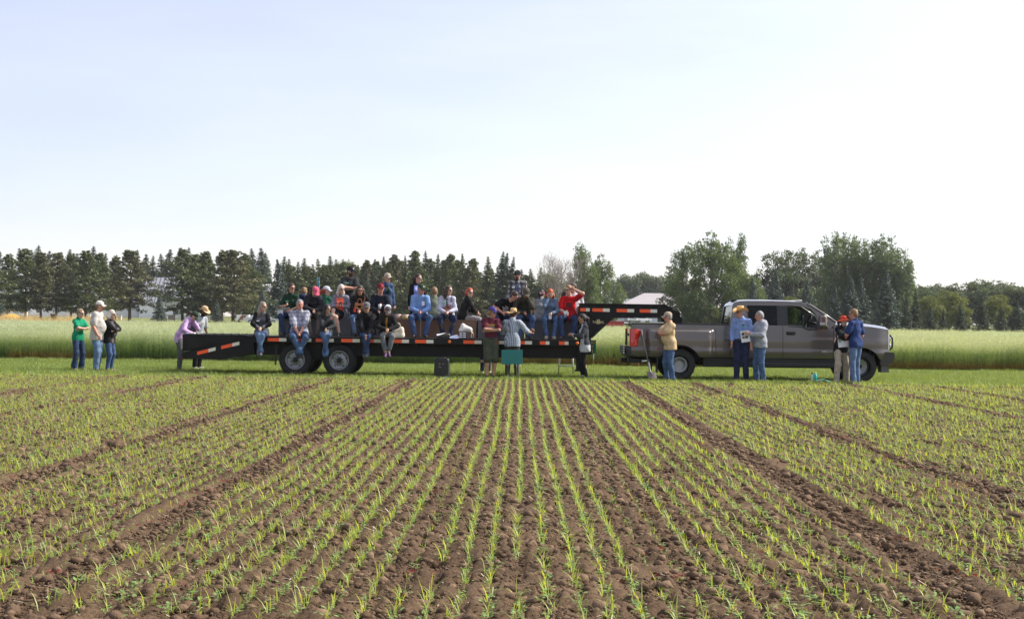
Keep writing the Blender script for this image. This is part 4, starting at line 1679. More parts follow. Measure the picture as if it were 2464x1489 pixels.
# flip-over ramps lying flat on the tail
for k, (y0, y1) in enumerate(((TY + .03, TY + .98), (TY + TW - 1.02, TY + TW - .06))):
    zr0 = DECK_Z + .02
    x0, x1 = tx(438) - .0, tx(594) + (0 if k == 0 else .18)
    m = MB()
    ff = lambda x: zt1 + (zt0 - zt1) * (x - XT) / (XB - XT) + .004
    m.prism([(x0, zr0), (x1, zr0), (x1 - .02, zr0 - .05), (x1 - .12, max(ff(x1 - .12), zr0 - .10)), (x0 + .02, ff(x0 + .02))], y0, y0 + .03)
    m.prism([(x0, zr0), (x1, zr0), (x1 - .02, zr0 - .05), (x1 - .12, max(ff(x1 - .12), zr0 - .10)), (x0 + .02, ff(x0 + .02))], y1 - .03, y1)
    m.box(x0, x0 + .03, y0 + .031, y1 - .031, ff(x0) + .01, zr0 - .002)
    m.box(x0, x1, y0 + .031, y1 - .031, zr0 - .03, zr0 - .003)
    r_ = tpart(m, 'ramp', M_black_steel)
    for q in range(7):
        m = MB(); xx = x0 + .15 + q * .21; m.box(xx, xx + .04, y0 + .04, y1 - .04, zr0 - .001, zr0 + .016, .004); tpart(m, 'ramp_cleat', M_black_steel, r_)


# reflective tape: an orange and a white piece side by side
def tape(x0, x1, z0, z1, y, frac=.61, slope=None, who=None):
    xm = x0 + (x1 - x0) * frac
    h = .042
    zm = z0 + (z1 - z0) * frac
    for a, b, za, zb, mat, nm in ((x0, xm, z0, zm, M_orange, 'orange_reflector'), (xm + .002, x1, zm, z1, M_white_refl, 'white_reflector')):
        m = MB(); m.prism([(a, za - h), (b, zb - h), (b, zb + h), (a, za + h)], y - .006, y - .002)
        tpart(m, nm, mat, who)


for a, b, py in ((644, 689, 819.5), (708, 749, 820.5), (760, 803, 821.5), (821, 866, 822), (873, 917, 823), (940, 984, 824), (999, 1043, 824.6), (1115, 1159, 826),
                 (1176, 1218, 827), (1236, 1280, 828), (1299, 1322, 829), (1345, 1368, 829.5)):
    zc = DECK_Z - .085
    tape(tx(a), tx(b), zc, zc, TY)
for (a, ya), (b, yb) in (((475, 850), (519, 839)), ((532.5, 836), (576, 825.5))):
    tape(tx(a), tx(b), tz(ya, a), tz(yb, b), TY)
M_amber = pmat('amber_lens', (.85, .18, .01), .3)
for px in (1081.7, 1389):
    m = MB(); m.lathe([(.001, .022), (.03, .018), (.042, .003), (.042, 0)], (tx(px), TY, DECK_Z - .085), 'y', 14); tpart(m, 'marker_lamp', M_amber)
# hanging strap ahead of the rear wheels
m = MB(); m.prism([(tx(661.5), tz(828, 662)), (tx(665.5), tz(828, 662)), (tx(664), tz(878, 662)), (tx(660), tz(877, 662))], TY + .10, TY + .115); tpart(m, 'mud_strap', M_dark)


# ---- dual wheels
def trailer_wheel(cx, cy, r, outward=-1, hub=True):
    """Tyre with rim; the wheel faces -y when outward is -1."""
    o = outward
    m = MB()
    h = .115
    prof = [(r * .60, h * .80), (r * .66, h * 1.0), (r * .80, h * 1.05), (r * .93, h * .98), (r * .985, h * .80), (r, h * .55), (r, 0), (r, -h * .55), (r * .985, -h * .8), (r * .93, -h * .98), (r * .8, -h * 1.05), (r * .62, -h)]
    m.lathe([(a, b * -o) for a, b in prof], (cx, cy, r - .012), 'y', 40)
    # tread blocks
    for k in range(40):
        a = 6.283 * k / 40
        for s in (-1, 1):
            ca, sa = math.cos(a + s * .03), math.sin(a + s * .03)
            ux, uz = -sa, ca
            b0, b1 = s * .02, s * h * .72
            q = [(cx + ca * rr + ux * du, cy + bb, r - .012 + sa * rr + uz * du) for rr in (r * .998, r * 1.012) for bb in (b0, b1) for du in (-.02, .02)]
            m.add(q, [(0, 1, 3, 2), (4, 6, 7, 5), (0, 4, 5, 1), (2, 3, 7, 6), (0, 2, 6, 4), (1, 5, 7, 3)])
    w = tpart(m, 'wheel', M_rubber)
    if hub:
        m = MB()
        rr = r * .61
        m.lathe([(rr, h * .80), (rr * .99, h * .95), (rr * .93, h * .95), (rr * .90, h * .60), (rr * .86, h * .15), (rr * .70, h * .02), (rr * .55, h * .10), (rr * .42, h * .30), (rr * .30, h * .34), (.001, h * .34)], (cx, cy, r - .012), 'y', 32)
        m.build if False else None
        rim = tpart(m, 'rim', M_rim, None)
        rim.parent = w
        m = MB()
        m.lathe([(rr * .27, h * .341), (rr * .25, h * .75), (rr * .18, h * 1.0), (.001, h * 1.02)], (cx, cy, r - .012), 'y', 20)
        hb = tpart(m, 'hub', M_dark); hb.parent = w
        m = MB()
        for k in range(8):
            a = 6.283 * k / 8 + .39
            m.lathe([(.016, h * .32), (.016, h * .62), (.001, h * .64)], (cx + math.cos(a) * rr * .36, cy, r - .012 + math.sin(a) * rr * .36), 'y', 6)
        lg = tpart(m, 'lug_nuts', M_dark); lg.parent = w
        m = MB()
        for k in range(5):
            a = 6.283 * k / 5 + .3
            c = (cx + math.cos(a) * rr * .70, cy - h * .055, r - .012 + math.sin(a) * rr * .70)
            m.ellipsoid(c, (.016, .006, .034), 8, 6, Matrix.Rotation(-a, 3, 'Y'))
        sl = tpart(m, 'hand_hole', M_dark); sl.parent = w
    return w


for px in (709, 815):
    cx = tx(px, 866)
    trailer_wheel(cx, TY + .18, .405)
    trailer_wheel(cx, TY + .46, .405, hub=False)
    trailer_wheel(cx, TY + TW - .46, .405, hub=False)
    trailer_wheel(cx, TY + TW - .18, .405, 1, hub=False)
    m = MB(); m.tube([(cx, TY + .2, .39), (cx, TY + TW - .2, .39)], .06, 10); tpart(m, 'axle', M_black_steel)
m = MB(); m.box(tx(680), tx(845), TY + .3, TY + .4, .40, .52, .01); tpart(m, 'spring_hanger', M_black_steel)

# ---- gooseneck
GY = TY + .55


def gx(px, py=760):
    return W(px, py, GY).x


def gz(py, px):
    return W(px, py, GY).z


side = [(gx(1393), gz(731, 1393)), (gx(1600), gz(734, 1600)), (gx(1636), gz(757, 1636)), (gx(1640), gz(768, 1640)), (gx(1640), gz(779, 1640)), (gx(1612), gz(779, 1612)), (gx(1594), gz(763, 1594)),
        (gx(1475), gz(763, 1475)), (gx(1423), gz(812, 1423)), (gx(1423), gz(852, 1423)), (gx(1393), gz(852, 1393))]
for k, yy in enumerate((GY, GY + 1.25)):
    m = MB(); m.prism(side, yy, yy + .03); pl = tpart(m, 'neck_beam', M_black_steel)
    # flanges that stand proud of the web
    m = MB()
    y0, y1 = yy - .055, yy + .085
    m.prism([(gx(1391), gz(729.5, 1391)), (gx(1600.5), gz(732.5, 1600)), (gx(1637), gz(756, 1637)), (gx(1635), gz(758, 1635)), (gx(1599.5), gz(734.6, 1600)), (gx(1391), gz(731.6, 1391))], y0, y1)
    m.prism([(gx(1475), gz(763.2, 1475)), (gx(1594), gz(763.2, 1594)), (gx(1594), gz(765.2, 1594)), (gx(1475), gz(765.2, 1475))], y0, y1)
    m.prism([(gx(1475), gz(763.5, 1475)), (gx(1477), gz(764.6, 1477)), (gx(1425), gz(814, 1425)), (gx(1423), gz(812.5, 1423))], y0, y1)
    m.box(gx(1421.2), gx(1423), y0, y1, gz(762, 1422), gz(734, 1422))
    m.box(gx(1423), gx(1475), yy - .02, yy - .001, gz(761, 1450), gz(759.4, 1450))
    tpart(m, 'flange', M_black_steel, pl)
m = MB(); m.box(gx(1392) - .02, gx(1423), TY + .02, TY + TW - .02, gz(852, 1400), DECK_Z - .17, .01); tpart(m, 'front_crossbeam', M_black_steel)
m = MB(); m.box(gx(1393), gx(1393) + .08, GY + .031, GY + 1.249, DECK_Z - .1, gz(736, 1393), .006); tpart(m, 'headboard', M_black_steel)
m = MB(); m.box(gx(1592), gx(1636), GY + .05, GY + 1.23, gz(775, 1610), gz(748, 1610), .01); tpart(m, 'coupler_box', M_black_steel)
m = MB(); m.tube([(gx(1622), GY + .63, gz(774, 1620)), (gx(1622), GY + .63, .93)], .07, 12); tpart(m, 'coupler', M_black_steel)
m = MB(); m.tube([(gx(1600), GY - .03, gz(736, 1600)), (gx(1630), GY - .05, gz(744, 1630)), (gx(1641), GY - .05, gz(762, 1641)), (gx(1639), GY - .04, gz(782, 1640))], .018, 8); tpart(m, 'brake_hose', M_dark)
m = MB(); m.box(gx(1637), gx(1640.5), GY + .2, GY + .3, gz(765, 1638), gz(750, 1638)); tpart(m, 'neck_post', M_chrome)
for px in (1388, 1401):
    pass
m = MB(); m.box(gx(1387), gx(1401), TY + .35, TY + .5, .22, gz(852, 1394)); m.box(gx(1384), gx(1404), TY + .28, TY + .57, .18, .22); tpart(m, 'landing_jack', M_black_steel)
for a, b, ya, yb in ((1396, 1419, 745, 745.3), (1424.7, 1467, 745.5, 746.2), (1483.5, 1525.6, 746.8, 747.6), (1539, 1581, 747.8, 748.4)):
    tape(gx(a), gx(b), gz(ya, a), gz(yb, b), GY)
M_gold = pmat('gold_lettering', (.62, .50, .24), .5)
M_cream = pmat('cream_emblem', (.70, .62, .42), .5)
Mt = Matrix.Translation((gx(1440) - TO.x, GY - .005 - TO.y, gz(775.2, 1440) - TO.z)) @ TXT_FRONT
text_mesh('lettering', 'TARNEL', .082, M_gold, trailer, Mt, depth=.002, sx=1.02)
for s in (-1, 1):
    m = MB(); m.box(gx(1440) + s * .022 - .012, gx(1440) + s * .022 + .012, GY - .004, GY - .002, gz(770.5, 1440), gz(768.5, 1440)); tpart(m, 'emblem', M_cream)
m = MB()
m.box(gx(1440) - .045, gx(1440) + .045, GY - .0035, GY - .0015, gz(779.5, 1440), gz(770.8, 1440), 0)
tpart(m, 'emblem', pmat('emblem_brass', (.33, .27, .13), .5))
# ------------------------------------------------------------------ pickup truck
KY = 39.45                                   # plane of the near body side
KC = KY + 1.0                                # centre line
M_paint = pmat('stone_grey_paint', (.112, .097, .083), .30, .45, .04, 2, coat=.8)
M_glass = glassmat('car_glass', (.55, .62, .62), .02, .02, .85)
M_glass_dark = glassmat('tinted_glass', (.20, .31, .32), .0, .02, .9)
M_seat = pmat('grey_seat', (.05, .05, .055), .8)
M_lampred = pmat('tail_lens', (.55, .012, .008), .15, 0, .1, 20, coat=.8)
M_lampamber = pmat('turn_lens', (.95, .28, .02), .25, coat=.5)
M_lampclear = pmat('headlamp_lens', (.62, .65, .68), .12, .4, coat=.8)
M_gap = pmat('panel_gap', (.006, .006, .006), .9)


def kx(px, py=830.0):
    return W(px, py, KY).x


def kz(py, px):
    return W(px, py, KY).z


XR, XN = kx(1519), kx(2143)
truck = thing('pickup_truck', ((XR + XN) / 2, KC, 0), 'dark grey crew cab pickup truck with flared rear fenders pulling the trailer', 'truck')
KO = Vector(truck.location)


def kpart(mb, name, mat, parent=None):
    mb.v = [(p[0] - KO.x, p[1] - KO.y, p[2] - KO.z) for p in mb.v]
    return mb.build(name, mat, parent or truck)


XW_R, XW_F = kx(1634, 874), kx(2072, 881)
WR = .395
GZ = 0.0


def sst(t):
    t = max(0.0, min(1.0, t))
    return t * t * (3 - 2 * t)


Z_BELT = kz(781.5, 1760)
Z_BOT = kz(861, 1850)
ARCH_R, ARCH_F = .50, .50


def zbot(x):
    z = Z_BOT
    for xc, r in ((XW_R, .515), (XW_F, .495)):
        d = abs(x - xc)
        if d < r:
            z = max(z, WR + .015 + math.sqrt(max(0, r * r - d * d)) * .92)
    if x < kx(1560):
        z = max(z, Z_BOT - .0)
    return z


FL0, FL1, FLZ = kx(1549), kx(1722), kz(790, 1634)


def half(x, z):
    """Half width of the body side at (x, z)."""
    w = .985
    w -= .05 * max(0, (z - 1.0)) ** 1.3 / .5
    w += .022 * sst((.80 - z) / .03) + .010 * sst((1.10 - z) / .05)
    w -= .05 * sst((.72 - z) / .25)
    # dual wheel flare
    f = sst((x - FL0) / .16) * sst((FL1 - x) / .20) * sst((FLZ - z) / .07)
    w += .20 * f
    # front fender swell and tapering nose
    w += .03 * math.exp(-((x - XW_F) / .5) ** 2) * sst((1.25 - z) / .3)
    w -= .10 * sst((x - kx(2105)) / .45) ** 1.5
    w -= .012 * sst((kx(1535) - x) / .15)
    return w


def xs_between(a, b, step=.03):
    xs = list(np.arange(a, b, step)) + [b]
    for xc, r in ((XW_R, .515), (XW_F, .495)):
        for e in (xc - r, xc + r):
            xs += [e - .002, e + .002] + [e + s * d for s in (-1, 1) for d in (.006, .015)]
    return sorted(x for x in set(xs) if a <= x <= b)


def panel(x0, x1, ztop, name, sgn, mat=None, nz=26, parent=None, out=0.0):
    m = MB()
    P_ = []
    for x in xs_between(x0, x1):
        zt, zb = ztop(x), zbot(x)
        P_.append([(x, KC + sgn * (half(x, zb + (zt - zb) * k / nz) + out), zb + (zt - zb) * k / nz) for k in range(nz + 1)])
    m.grid(P_, True, flip=(sgn > 0))
    # rolled lower edge
    m.grid([[(q[0][0], q[0][1], q[0][2]), (q[0][0], q[0][1] - sgn * .06, q[0][2] + .01)] for q in P_], True, flip=(sgn < 0))
    return kpart(m, name, mat or M_paint, parent)


ZB_BED = kz(779.5, 1600)
bed_top = lambda x: ZB_BED - .0
cab_top = lambda x: Z_BELT + (kz(789, 1968) - Z_BELT) * sst((x - kx(1925)) / .25)
Z_HOOD0, Z_HOOD1 = kz(781, 2050), kz(796, 2138)


def hood_z(x):
    t = (x - kx(2006)) / (kx(2143) - kx(2006))
    return kz(777.5, 2010) + (kz(783, 2085) - kz(777.5, 2010)) * sst(t * 1.3) - .13 * max(0, t - .62) ** 1.4 * 2.2


fender_top = lambda x: hood_z(x) - .035
XC0, XC1, XC2, XC3 = kx(1757), kx(1787), kx(1884), kx(2006)
G = .006
for sgn in (-1, 1):
    panel(XR, XC0 - G, bed_top, 'bed_side', sgn)
    panel(XC0 + G, XC1, lambda x: Z_BELT, 'cab_corner', sgn)
    rd = panel(XC1 + G, XC2 - G, cab_top, 'rear_door', sgn)
    fd = panel(XC2 + G, XC3 - G, cab_top, 'front_door', sgn)
    panel(XC3 + G, XN - .03, fender_top, 'front_fender', sgn)
    # dark shut lines behind the gaps
    m = MB()
    for x in (XC0, XC1, XC2, XC3):
        m.add([(x - .03, KC + sgn * (half(x, z) - .018), z) for z in (Z_BOT + .01, .85, Z_BELT - .02)] + [(x + .03, KC + sgn * (half(x, z) - .018), z) for z in (Z_BOT + .01, .85, Z_BELT - .02)],
              [(0, 3, 4, 1), (1, 4, 5, 2)] if sgn < 0 else [(1, 4, 3, 0), (2, 5, 4, 1)])
    kpart(m, 'shut_line', M_gap)
    for pn, px0, px1, zc in ((rd, 1795, 1816, kz(801, 1805)), (fd, 1891.6, 1914.4, kz(802, 1903))):
        m = MB()
        x0, x1 = kx(px0), kx(px1)
        yy = KC + sgn * (half(x0, zc) + .012)
        m.box(x0, x1, min(yy, yy - sgn * .03), max(yy, yy - sgn * .03), zc - .045, zc + .045, .015)
        m.box(x0 + .03, x1 - .03, min(yy, yy + sgn * .025), max(yy, yy + sgn * .025), zc - .012, zc + .03, .01)
        kpart(m, 'handle', M_dark, pn)
    # body side moulding and bright sill strip
    for (px0, px1), zz, h, mat, nm in (((1690, 1755), kz(837.5, 1720), .008, M_gap, 'crease'),):
        pass
    m = MB()
    m.box(kx(1693), kx(2030), *sorted((KC + sgn * .80, KC + sgn * .93)), kz(884, 1850), Z_BOT + .002, .02)
    kpart(m, 'rocker_panel', M_dark)
    m = MB()
    m.box(kx(1760), kx(2005), *sorted((KC + sgn * .86, KC + sgn * 1.0)), kz(882, 1850), kz(873, 1850), .015)
    kpart(m, 'running_board', M_dark)
# bed rails, inner walls, floor, tailgate
for sgn in (-1, 1):
    m = MB()
    yo = KC + sgn * (half(kx(1600), ZB_BED) + .006)
    m.box(XR + .01, XC0 - .02, *sorted((yo, yo - sgn * .12)), ZB_BED - .012, ZB_BED + .022, .008); kpart(m, 'bed_rail', M_dark)
    m = MB(); yi = KC + sgn * .83
    m.box(XR + .05, XC0 - .05, *sorted((yi, yi + sgn * .02)), ZB_BED - .55, ZB_BED - .013); kpart(m, 'bed_wall', M_dark)
m = MB(); m.box(XR + .06, XC0 - .05, KC - .829, KC + .829, ZB_BED - .58, ZB_BED - .551); kpart(m, 'bed_floor', M_dark)
m = MB(); m.box(XR - .005, XR + .05, KC - .84, KC + .84, kz(836, 1520), ZB_BED + .02, .02); m.box(XR - .07, XR - .006, KC - .82, KC + .82, ZB_BED - .06, ZB_BED + .03, .02); tg = kpart(m, 'tailgate', M_paint)
m = MB(); m.box(XR - .03, XR - .007, KC - .15, KC + .15, ZB_BED - .32, ZB_BED - .25, .01); kpart(m, 'handle', M_dark, tg)
m = MB(); m.box(XC0 - .045, XC0 - .015, KC - .86, KC + .86, Z_BOT, Z_BELT); kpart(m, 'cab_back', M_paint)
# tail lamps wrap the corner
for sgn in (-1, 1):
    m = MB()
    zt_, zm, zb_ = kz(791, 1530), kz(812, 1530), kz(833.5, 1530)
    xa = XR - .035
    P_ = []
    for z, xe in ((zb_, kx(1534.5)), (zb_ + .08, kx(1535)), (zm - .02, kx(1536.5)), (zm + .05, kx(1541)), (zt_ - .02, kx(1541)), (zt_, kx(1540))):
        w = half(kx(1530), z) + .013
        P_.append([(xa, KC + sgn * (w - .22), z), (xa, KC + sgn * (w - .03), z), (xa + .025, KC + sgn * w, z), (xe, KC + sgn * w, z), (xe, KC + sgn * (w - .03), z)])
    m.grid(P_, True, flip=(sgn < 0))
    tl_ = kpart(m, 'tail_light', M_lampred)
    for z0, z1, mat in ((zt_ - .13, zt_ - .02, pmat('tail_lens_bright', (.80, .06, .02), .2, coat=.6)), (zb_ + .02, zb_ + .18, pmat('tail_lens_low', (.72, .02, .02), .2, coat=.6))):
        m = MB(); w = half(kx(1530), z0) + .0145
        m.box(kx(1526), kx(1533.5), *sorted((KC + sgn * w, KC + sgn * (w - .01))), z0, z1, .004); kpart(m, 'lens', mat, tl_)
# rear bumper with step, hitch, mud flap
m = MB(); m.box(kx(1507), kx(1539), KC - .99, KC + .99, kz(859, 1515), kz(838, 1515), .03); m.box(kx(1502), kx(1509), KC - .8, KC + .8, kz(852, 1505), kz(833, 1505), .015); rb = kpart(m, 'rear_bumper', M_dark)
for k in range(4):
    m = MB(); zz = kz(850 - k * 6, 1503); m.box(kx(1500), kx(1503.5), KC - .98, KC - .80, zz, zz + .025, .006); kpart(m, 'step', M_chrome, rb)
m = MB(); m.box(kx(1500), kx(1530), KC - .09, KC + .09, kz(874, 1510), kz(863, 1510), .01); m.box(kx(1515), kx(1600), KC - .75, KC + .75, kz(874, 1550), kz(861, 1550), .02); kpart(m, 'hitch_frame', M_dark)
m = MB(); m.tube([(kx(1545), KC - .78, kz(869, 1545)), (kx(1580), KC - .72, kz(867, 1580))], .05, 12); kpart(m, 'exhaust_pipe', M_chrome)
for sgn in (-1, 1):
    m = MB(); m.box(kx(1580), kx(1583), *sorted((KC + sgn * .70, KC + sgn * 1.1)), kz(896, 1582), kz(858, 1582), .008); kpart(m, 'mud_flap', M_dark)
# chassis
m = MB()
for yy in (KC - .5, KC + .45):
    m.box(kx(1560), kx(2110), yy, yy + .09, .48, .66, .01)
m.box(kx(1700), kx(2000), KC - .45, KC + .44, .45, .56, .02)
kpart(m, 'chassis', M_dark)
for xc in (XW_R, XW_F):
    m = MB(); m.tube([(xc, KC - .85, WR), (xc, KC + .85, WR)], .06, 10); m.ellipsoid((xc, KC + .1, WR), (.17, .17, .17), 12, 8); kpart(m, 'axle', M_dark)
# wheel wells
for xc in (XW_R, XW_F):
    for sgn in (-1, 1):
        m = MB()
        P_ = []
        for k in range(17):
            a = math.pi * k / 16
            c, s_ = math.cos(a) * .55, WR + .02 + math.sin(a) * .53
            P_.append([(xc + c, KC + sgn * (.97 if xc == XW_F else 1.0), s_), (xc + c, KC + sgn * .45, s_)])
        m.grid(P_, True)
        m.box(xc - .55, xc + .55, *sorted((KC + sgn * .45, KC + sgn * .44)), WR, WR + .55)
        kpart(m, 'wheel_well', M_gap)

# ---- cab greenhouse
zr_pts = [(1763, 738), (1768, 729), (1777, 725), (1799, 723.0), (1860, 723.5), (1928, 726), (1945, 730.5), (1958, 737), (1985, 755), (2013, 775)]


def roof_z(px):
    for (a, ya), (b, yb) in zip(zr_pts, zr_pts[1:]):
        if a <= px <= b:
            return kz(ya + (yb - ya) * (px - a) / (b - a), px)
    return kz(zr_pts[-1][1], px)


Z_RF = kz(723, 1850)


def gw(z):
    return .955 - .19 * (z - Z_BELT) / (Z_RF - Z_BELT)


# roof skin
m = MB()
P_ = []
for px in (1764, 1768, 1773, 1780, 1799, 1830, 1860, 1895, 1928, 1940, 1950, 1957):
    z = roof_z(px)
    w = gw(z) - .01
    P_.append([(kx(px, 730), KC + w * u, z + .035 * (1 - u * u) * (1 if px > 1770 else .4)) for u in np.linspace(-1, 1, 13)])
m.grid(P_)
rf = kpart(m, 'roof', M_paint)
for px in (1780, 1788, 1795):
    pass
m = MB(); m.box(kx(1768), kx(1782), KC - .3, KC + .3, roof_z(1777) + .03, roof_z(1777) + .06, .012); kpart(m, 'brake_lamp', M_dark, rf)
for k in range(5):
    m = MB(); m.ellipsoid((kx(1929), KC - .6 + .3 * k, roof_z(1928) + .035), (.07, .05, .018), 10, 6); kpart(m, 'roof_marker_lamp', pmat('clear_lens', (.70, .70, .68), .3), rf)


def side_poly(pts, sgn, thick, inset=0.0):
    """Flat piece on the sloping cab side; pts in (px, py)."""
    m = MB()
    q = [(kx(px, py), kz(py, px)) for px, py in pts]
    ar = sum(q[i][0] * q[(i + 1) % len(q)][1] - q[(i + 1) % len(q)][0] * q[i][1] for i in range(len(q)))
    if ar < 0:
        q = q[::-1]
    n = len(q)
    a = [(x, KC + sgn * (gw(z) - inset), z) for x, z in q]
    b = [(x, KC + sgn * (gw(z) - inset - thick), z) for x, z in q]
    fr, bk = tuple(range(n)), tuple(range(2 * n - 1, n - 1, -1))
    sd = [(i, i + n, (i + 1) % n + n, (i + 1) % n) for i in range(n)]
    if sgn > 0:
        fr, bk = fr[::-1], bk[::-1]
        sd = [f[::-1] for f in sd]
    m.add(a + b, [fr, bk] + sd)
    return m


for sgn in (-1, 1):
    kpart(side_poly([(1757, 783), (1764, 738), (1768, 729), (1775, 726), (1800, 724), (1800, 734.5), (1801, 783)], sgn, .05), 'rear_pillar', M_paint)
    kpart(side_poly([(1800, 724), (1860, 724.3), (1928, 727), (1946, 732), (1959, 739), (1954, 743.5), (1938, 737.5), (1905, 735.6), (1800, 734.5)], sgn, .05), 'roof_rail', M_paint)
    kpart(side_poly([(1872, 735.3), (1897, 735.6), (1897, 783.5), (1872, 782.5)], sgn, .05, .004), 'door_pillar', M_dark)
    kpart(side_poly([(1959, 739), (1985, 756), (2014, 776), (2008, 783), (1998, 791), (1968, 791), (1966, 757), (1954, 743.5)], sgn, .05, .002), 'front_pillar', M_paint)
    kpart(side_poly([(1897, 780), (1930, 783), (1945, 790), (1968, 790), (1968, 794), (1945, 795), (1928, 788), (1897, 786)], sgn, .05, .003), 'window_sill', M_dark)
    kpart(side_poly([(1803, 734.5), (1872, 735.3), (1872, 782.5), (1801, 782.5)], sgn, .006, .02), 'rear_window', M_glass_dark)
    if sgn > 0:
        kpart(side_poly([(1897, 735.6), (1938, 737.5), (1954, 743.5), (1966, 757), (1968, 790), (1945, 790), (1930, 783), (1897, 781)], sgn, .006, .02), 'front_window', M_glass)
for sgn in (-1, 1):
    m = MB()
    m.tube([(kx(px, py), KC + sgn * (gw(kz(py, px)) - .015), kz(py, px)) for px, py in ((1944, 731), (1958, 737.5), (1985, 755.5), (2013, 775.5))], .035, 10)
    kpart(m, 'pillar_trim', M_paint)  # rounded pillar edge, added to catch a bright line of sun and sky
# windscreen, back window
m = MB()
P_ = [[(kx(px, 740), KC + (gw(roof_z(px)) - .05) * u, roof_z(px) + .02 * (1 - u * u) + .004) for u in np.linspace(-1, 1, 9)] for px in (1955, 1970, 1985, 2000, 2014)]
m.grid(P_); kpart(m, 'windscreen', M_glass)
m = MB(); m.add([(kx(1760), KC - .78, Z_BELT + .05), (kx(1760), KC + .78, Z_BELT + .05), (kx(1766), KC + .68, kz(736, 1766)), (kx(1766), KC - .68, kz(736, 1766))], [(0, 3, 2, 1)]); kpart(m, 'back_window', M_glass_dark)
m = MB()
for s in (-1, 1):
    m.tube([(kx(2016), KC + s * .4 + .2, roof_z(2013) + .03), (kx(1996), KC + s * .4 - .25, roof_z(1996) + .05)], .012, 6)
kpart(m, 'wiper', M_dark)
# interior
for xx, px in ((kx(1830), 1), (kx(1915), 2)):
    for yy in (KC - .42, KC + .42):
        m = MB(); m.box(xx - .25, xx + .25, yy - .26, yy + .26, .95, 1.10, .05); m.box(xx - .34, xx - .20, yy - .26, yy + .26, 1.05, 1.58, .05); m.box(xx - .33, xx - .24, yy - .13, yy + .13, 1.60, 1.76, .03); kpart(m, 'seat', M_seat)
m = MB(); m.box(kx(1966), kx(2008), KC - .84, KC + .84, 1.05, kz(777, 1990) - .06, .05); kpart(m, 'dashboard', M_seat)
m = MB()
swx = kx(1955)
pts = [(swx + .05 * math.sin(a) * 0 + .07 * math.cos(a), KC - .42 + .19 * math.sin(a), kz(774, 1953) + .17 * math.cos(a)) for a in np.linspace(0, 2 * math.pi, 25)]
m.tube(pts, .018, 6, False); m.tube([(swx, KC - .42, kz(774, 1953)), (swx + .25, KC - .42, kz(780, 1960))], .03, 8); m.box(swx - .02, swx + .02, KC - .50, KC - .34, kz(776, 1953) - .03, kz(773, 1953) + .03, .01)
kpart(m, 'steering_wheel', M_dark)
m = MB(); m.box(kx(1800), kx(1990), KC - .8, KC + .8, .80, .90); kpart(m, 'cab_floor', M_dark)
# hood
m = MB()
P_ = []
for x in np.linspace(XC3 + .01, XN - .005, 16):
    w = half(x, 1.2) - .004
    P_.append([(x, KC + w * u, hood_z(x) - .04 * abs(u) ** 3 + .03 * (1 - u * u) + (.018 if abs(u) < .55 else 0)) for u in np.linspace(-1, 1, 17)])
m.grid(P_); kpart(m, 'hood', M_paint)
# front: grille, lamps, bumper
m = MB(); m.box(XN - .12, XN + .015, KC - .60, KC + .60, kz(843, 2140), hood_z(XN) - .03, .03); gr = kpart(m, 'grille', M_dark)
for k in range(3):
    m = MB(); zz = kz(838 - 13 * k, 2140); m.box(XN + .016, XN + .05, KC - .58, KC + .58, zz - .03, zz + .03, .01); kpart(m, 'grille_bar', M_chrome, gr)
for sgn in (-1, 1):
    m = MB()
    w = .865
    z0, z1 = kz(844, 2130), kz(804, 2130)
    m.box(XN - .21, XN + .02, *sorted((KC + sgn * .58, KC + sgn * w)), z0, z1 - .02, .04)
    hl = kpart(m, 'headlight', M_lampclear)
    m = MB(); m.box(kx(2122), kx(2131), *sorted((KC + sgn * (w + .012), KC + sgn * (w - .03))), kz(820, 2126), kz(807, 2126), .01); kpart(m, 'turn_signal', M_lampamber, hl)
    for k in range(2):
        m = MB(); m.lathe([(.001, .06), (.06, .05), (.075, .01)], (XN + .005, KC + sgn * .72, kz(815 + 17 * k, 2140)), 'x', 16); kpart(m, 'lamp', M_chrome, hl)
    m = MB(); m.tube([(XN + .02, KC + sgn * .80, kz(842, 2146)), (XN + .09, KC + sgn * .80, kz(836, 2148)), (XN + .09, KC + sgn * .80, kz(814, 2148)), (XN + .02, KC + sgn * .80, kz(806, 2146))], .025, 8); kpart(m, 'brush_guard', M_dark)
m = MB()
bp = [(kx(2119), kz(846, 2120)), (kx(2152), kz(848, 2152)), (kx(2154), kz(856, 2152)), (kx(2151), kz(872, 2150)), (kx(2138), kz(880, 2140)), (kx(2120), kz(880, 2120))]
m.prism(bp, KC - .98, KC + .98); kpart(m, 'front_bumper', pmat('bumper_black', (.02, .02, .021), .3, 0, coat=.5))
m = MB(); m.prism([(kx(2123), kz(878, 2123)), (kx(2138), kz(878, 2138)), (kx(2142), kz(896, 2142)), (kx(2123), kz(896, 2123))], KC - .93, KC - .55); m.prism([(kx(2123), kz(878, 2123)), (kx(2138), kz(878, 2138)), (kx(2142), kz(896, 2142)), (kx(2123), kz(896, 2123))], KC + .55, KC + .93); kpart(m, 'air_dam', pmat('grey_plastic', (.10, .10, .10), .7))
for k in range(2):
    m = MB(); m.tube([(kx(2151), KC - .35, kz(862 + 7 * k, 2152)), (kx(2157), KC - .35, kz(862 + 7 * k, 2156))], .025, 8); kpart(m, 'tow_hook', M_chrome)
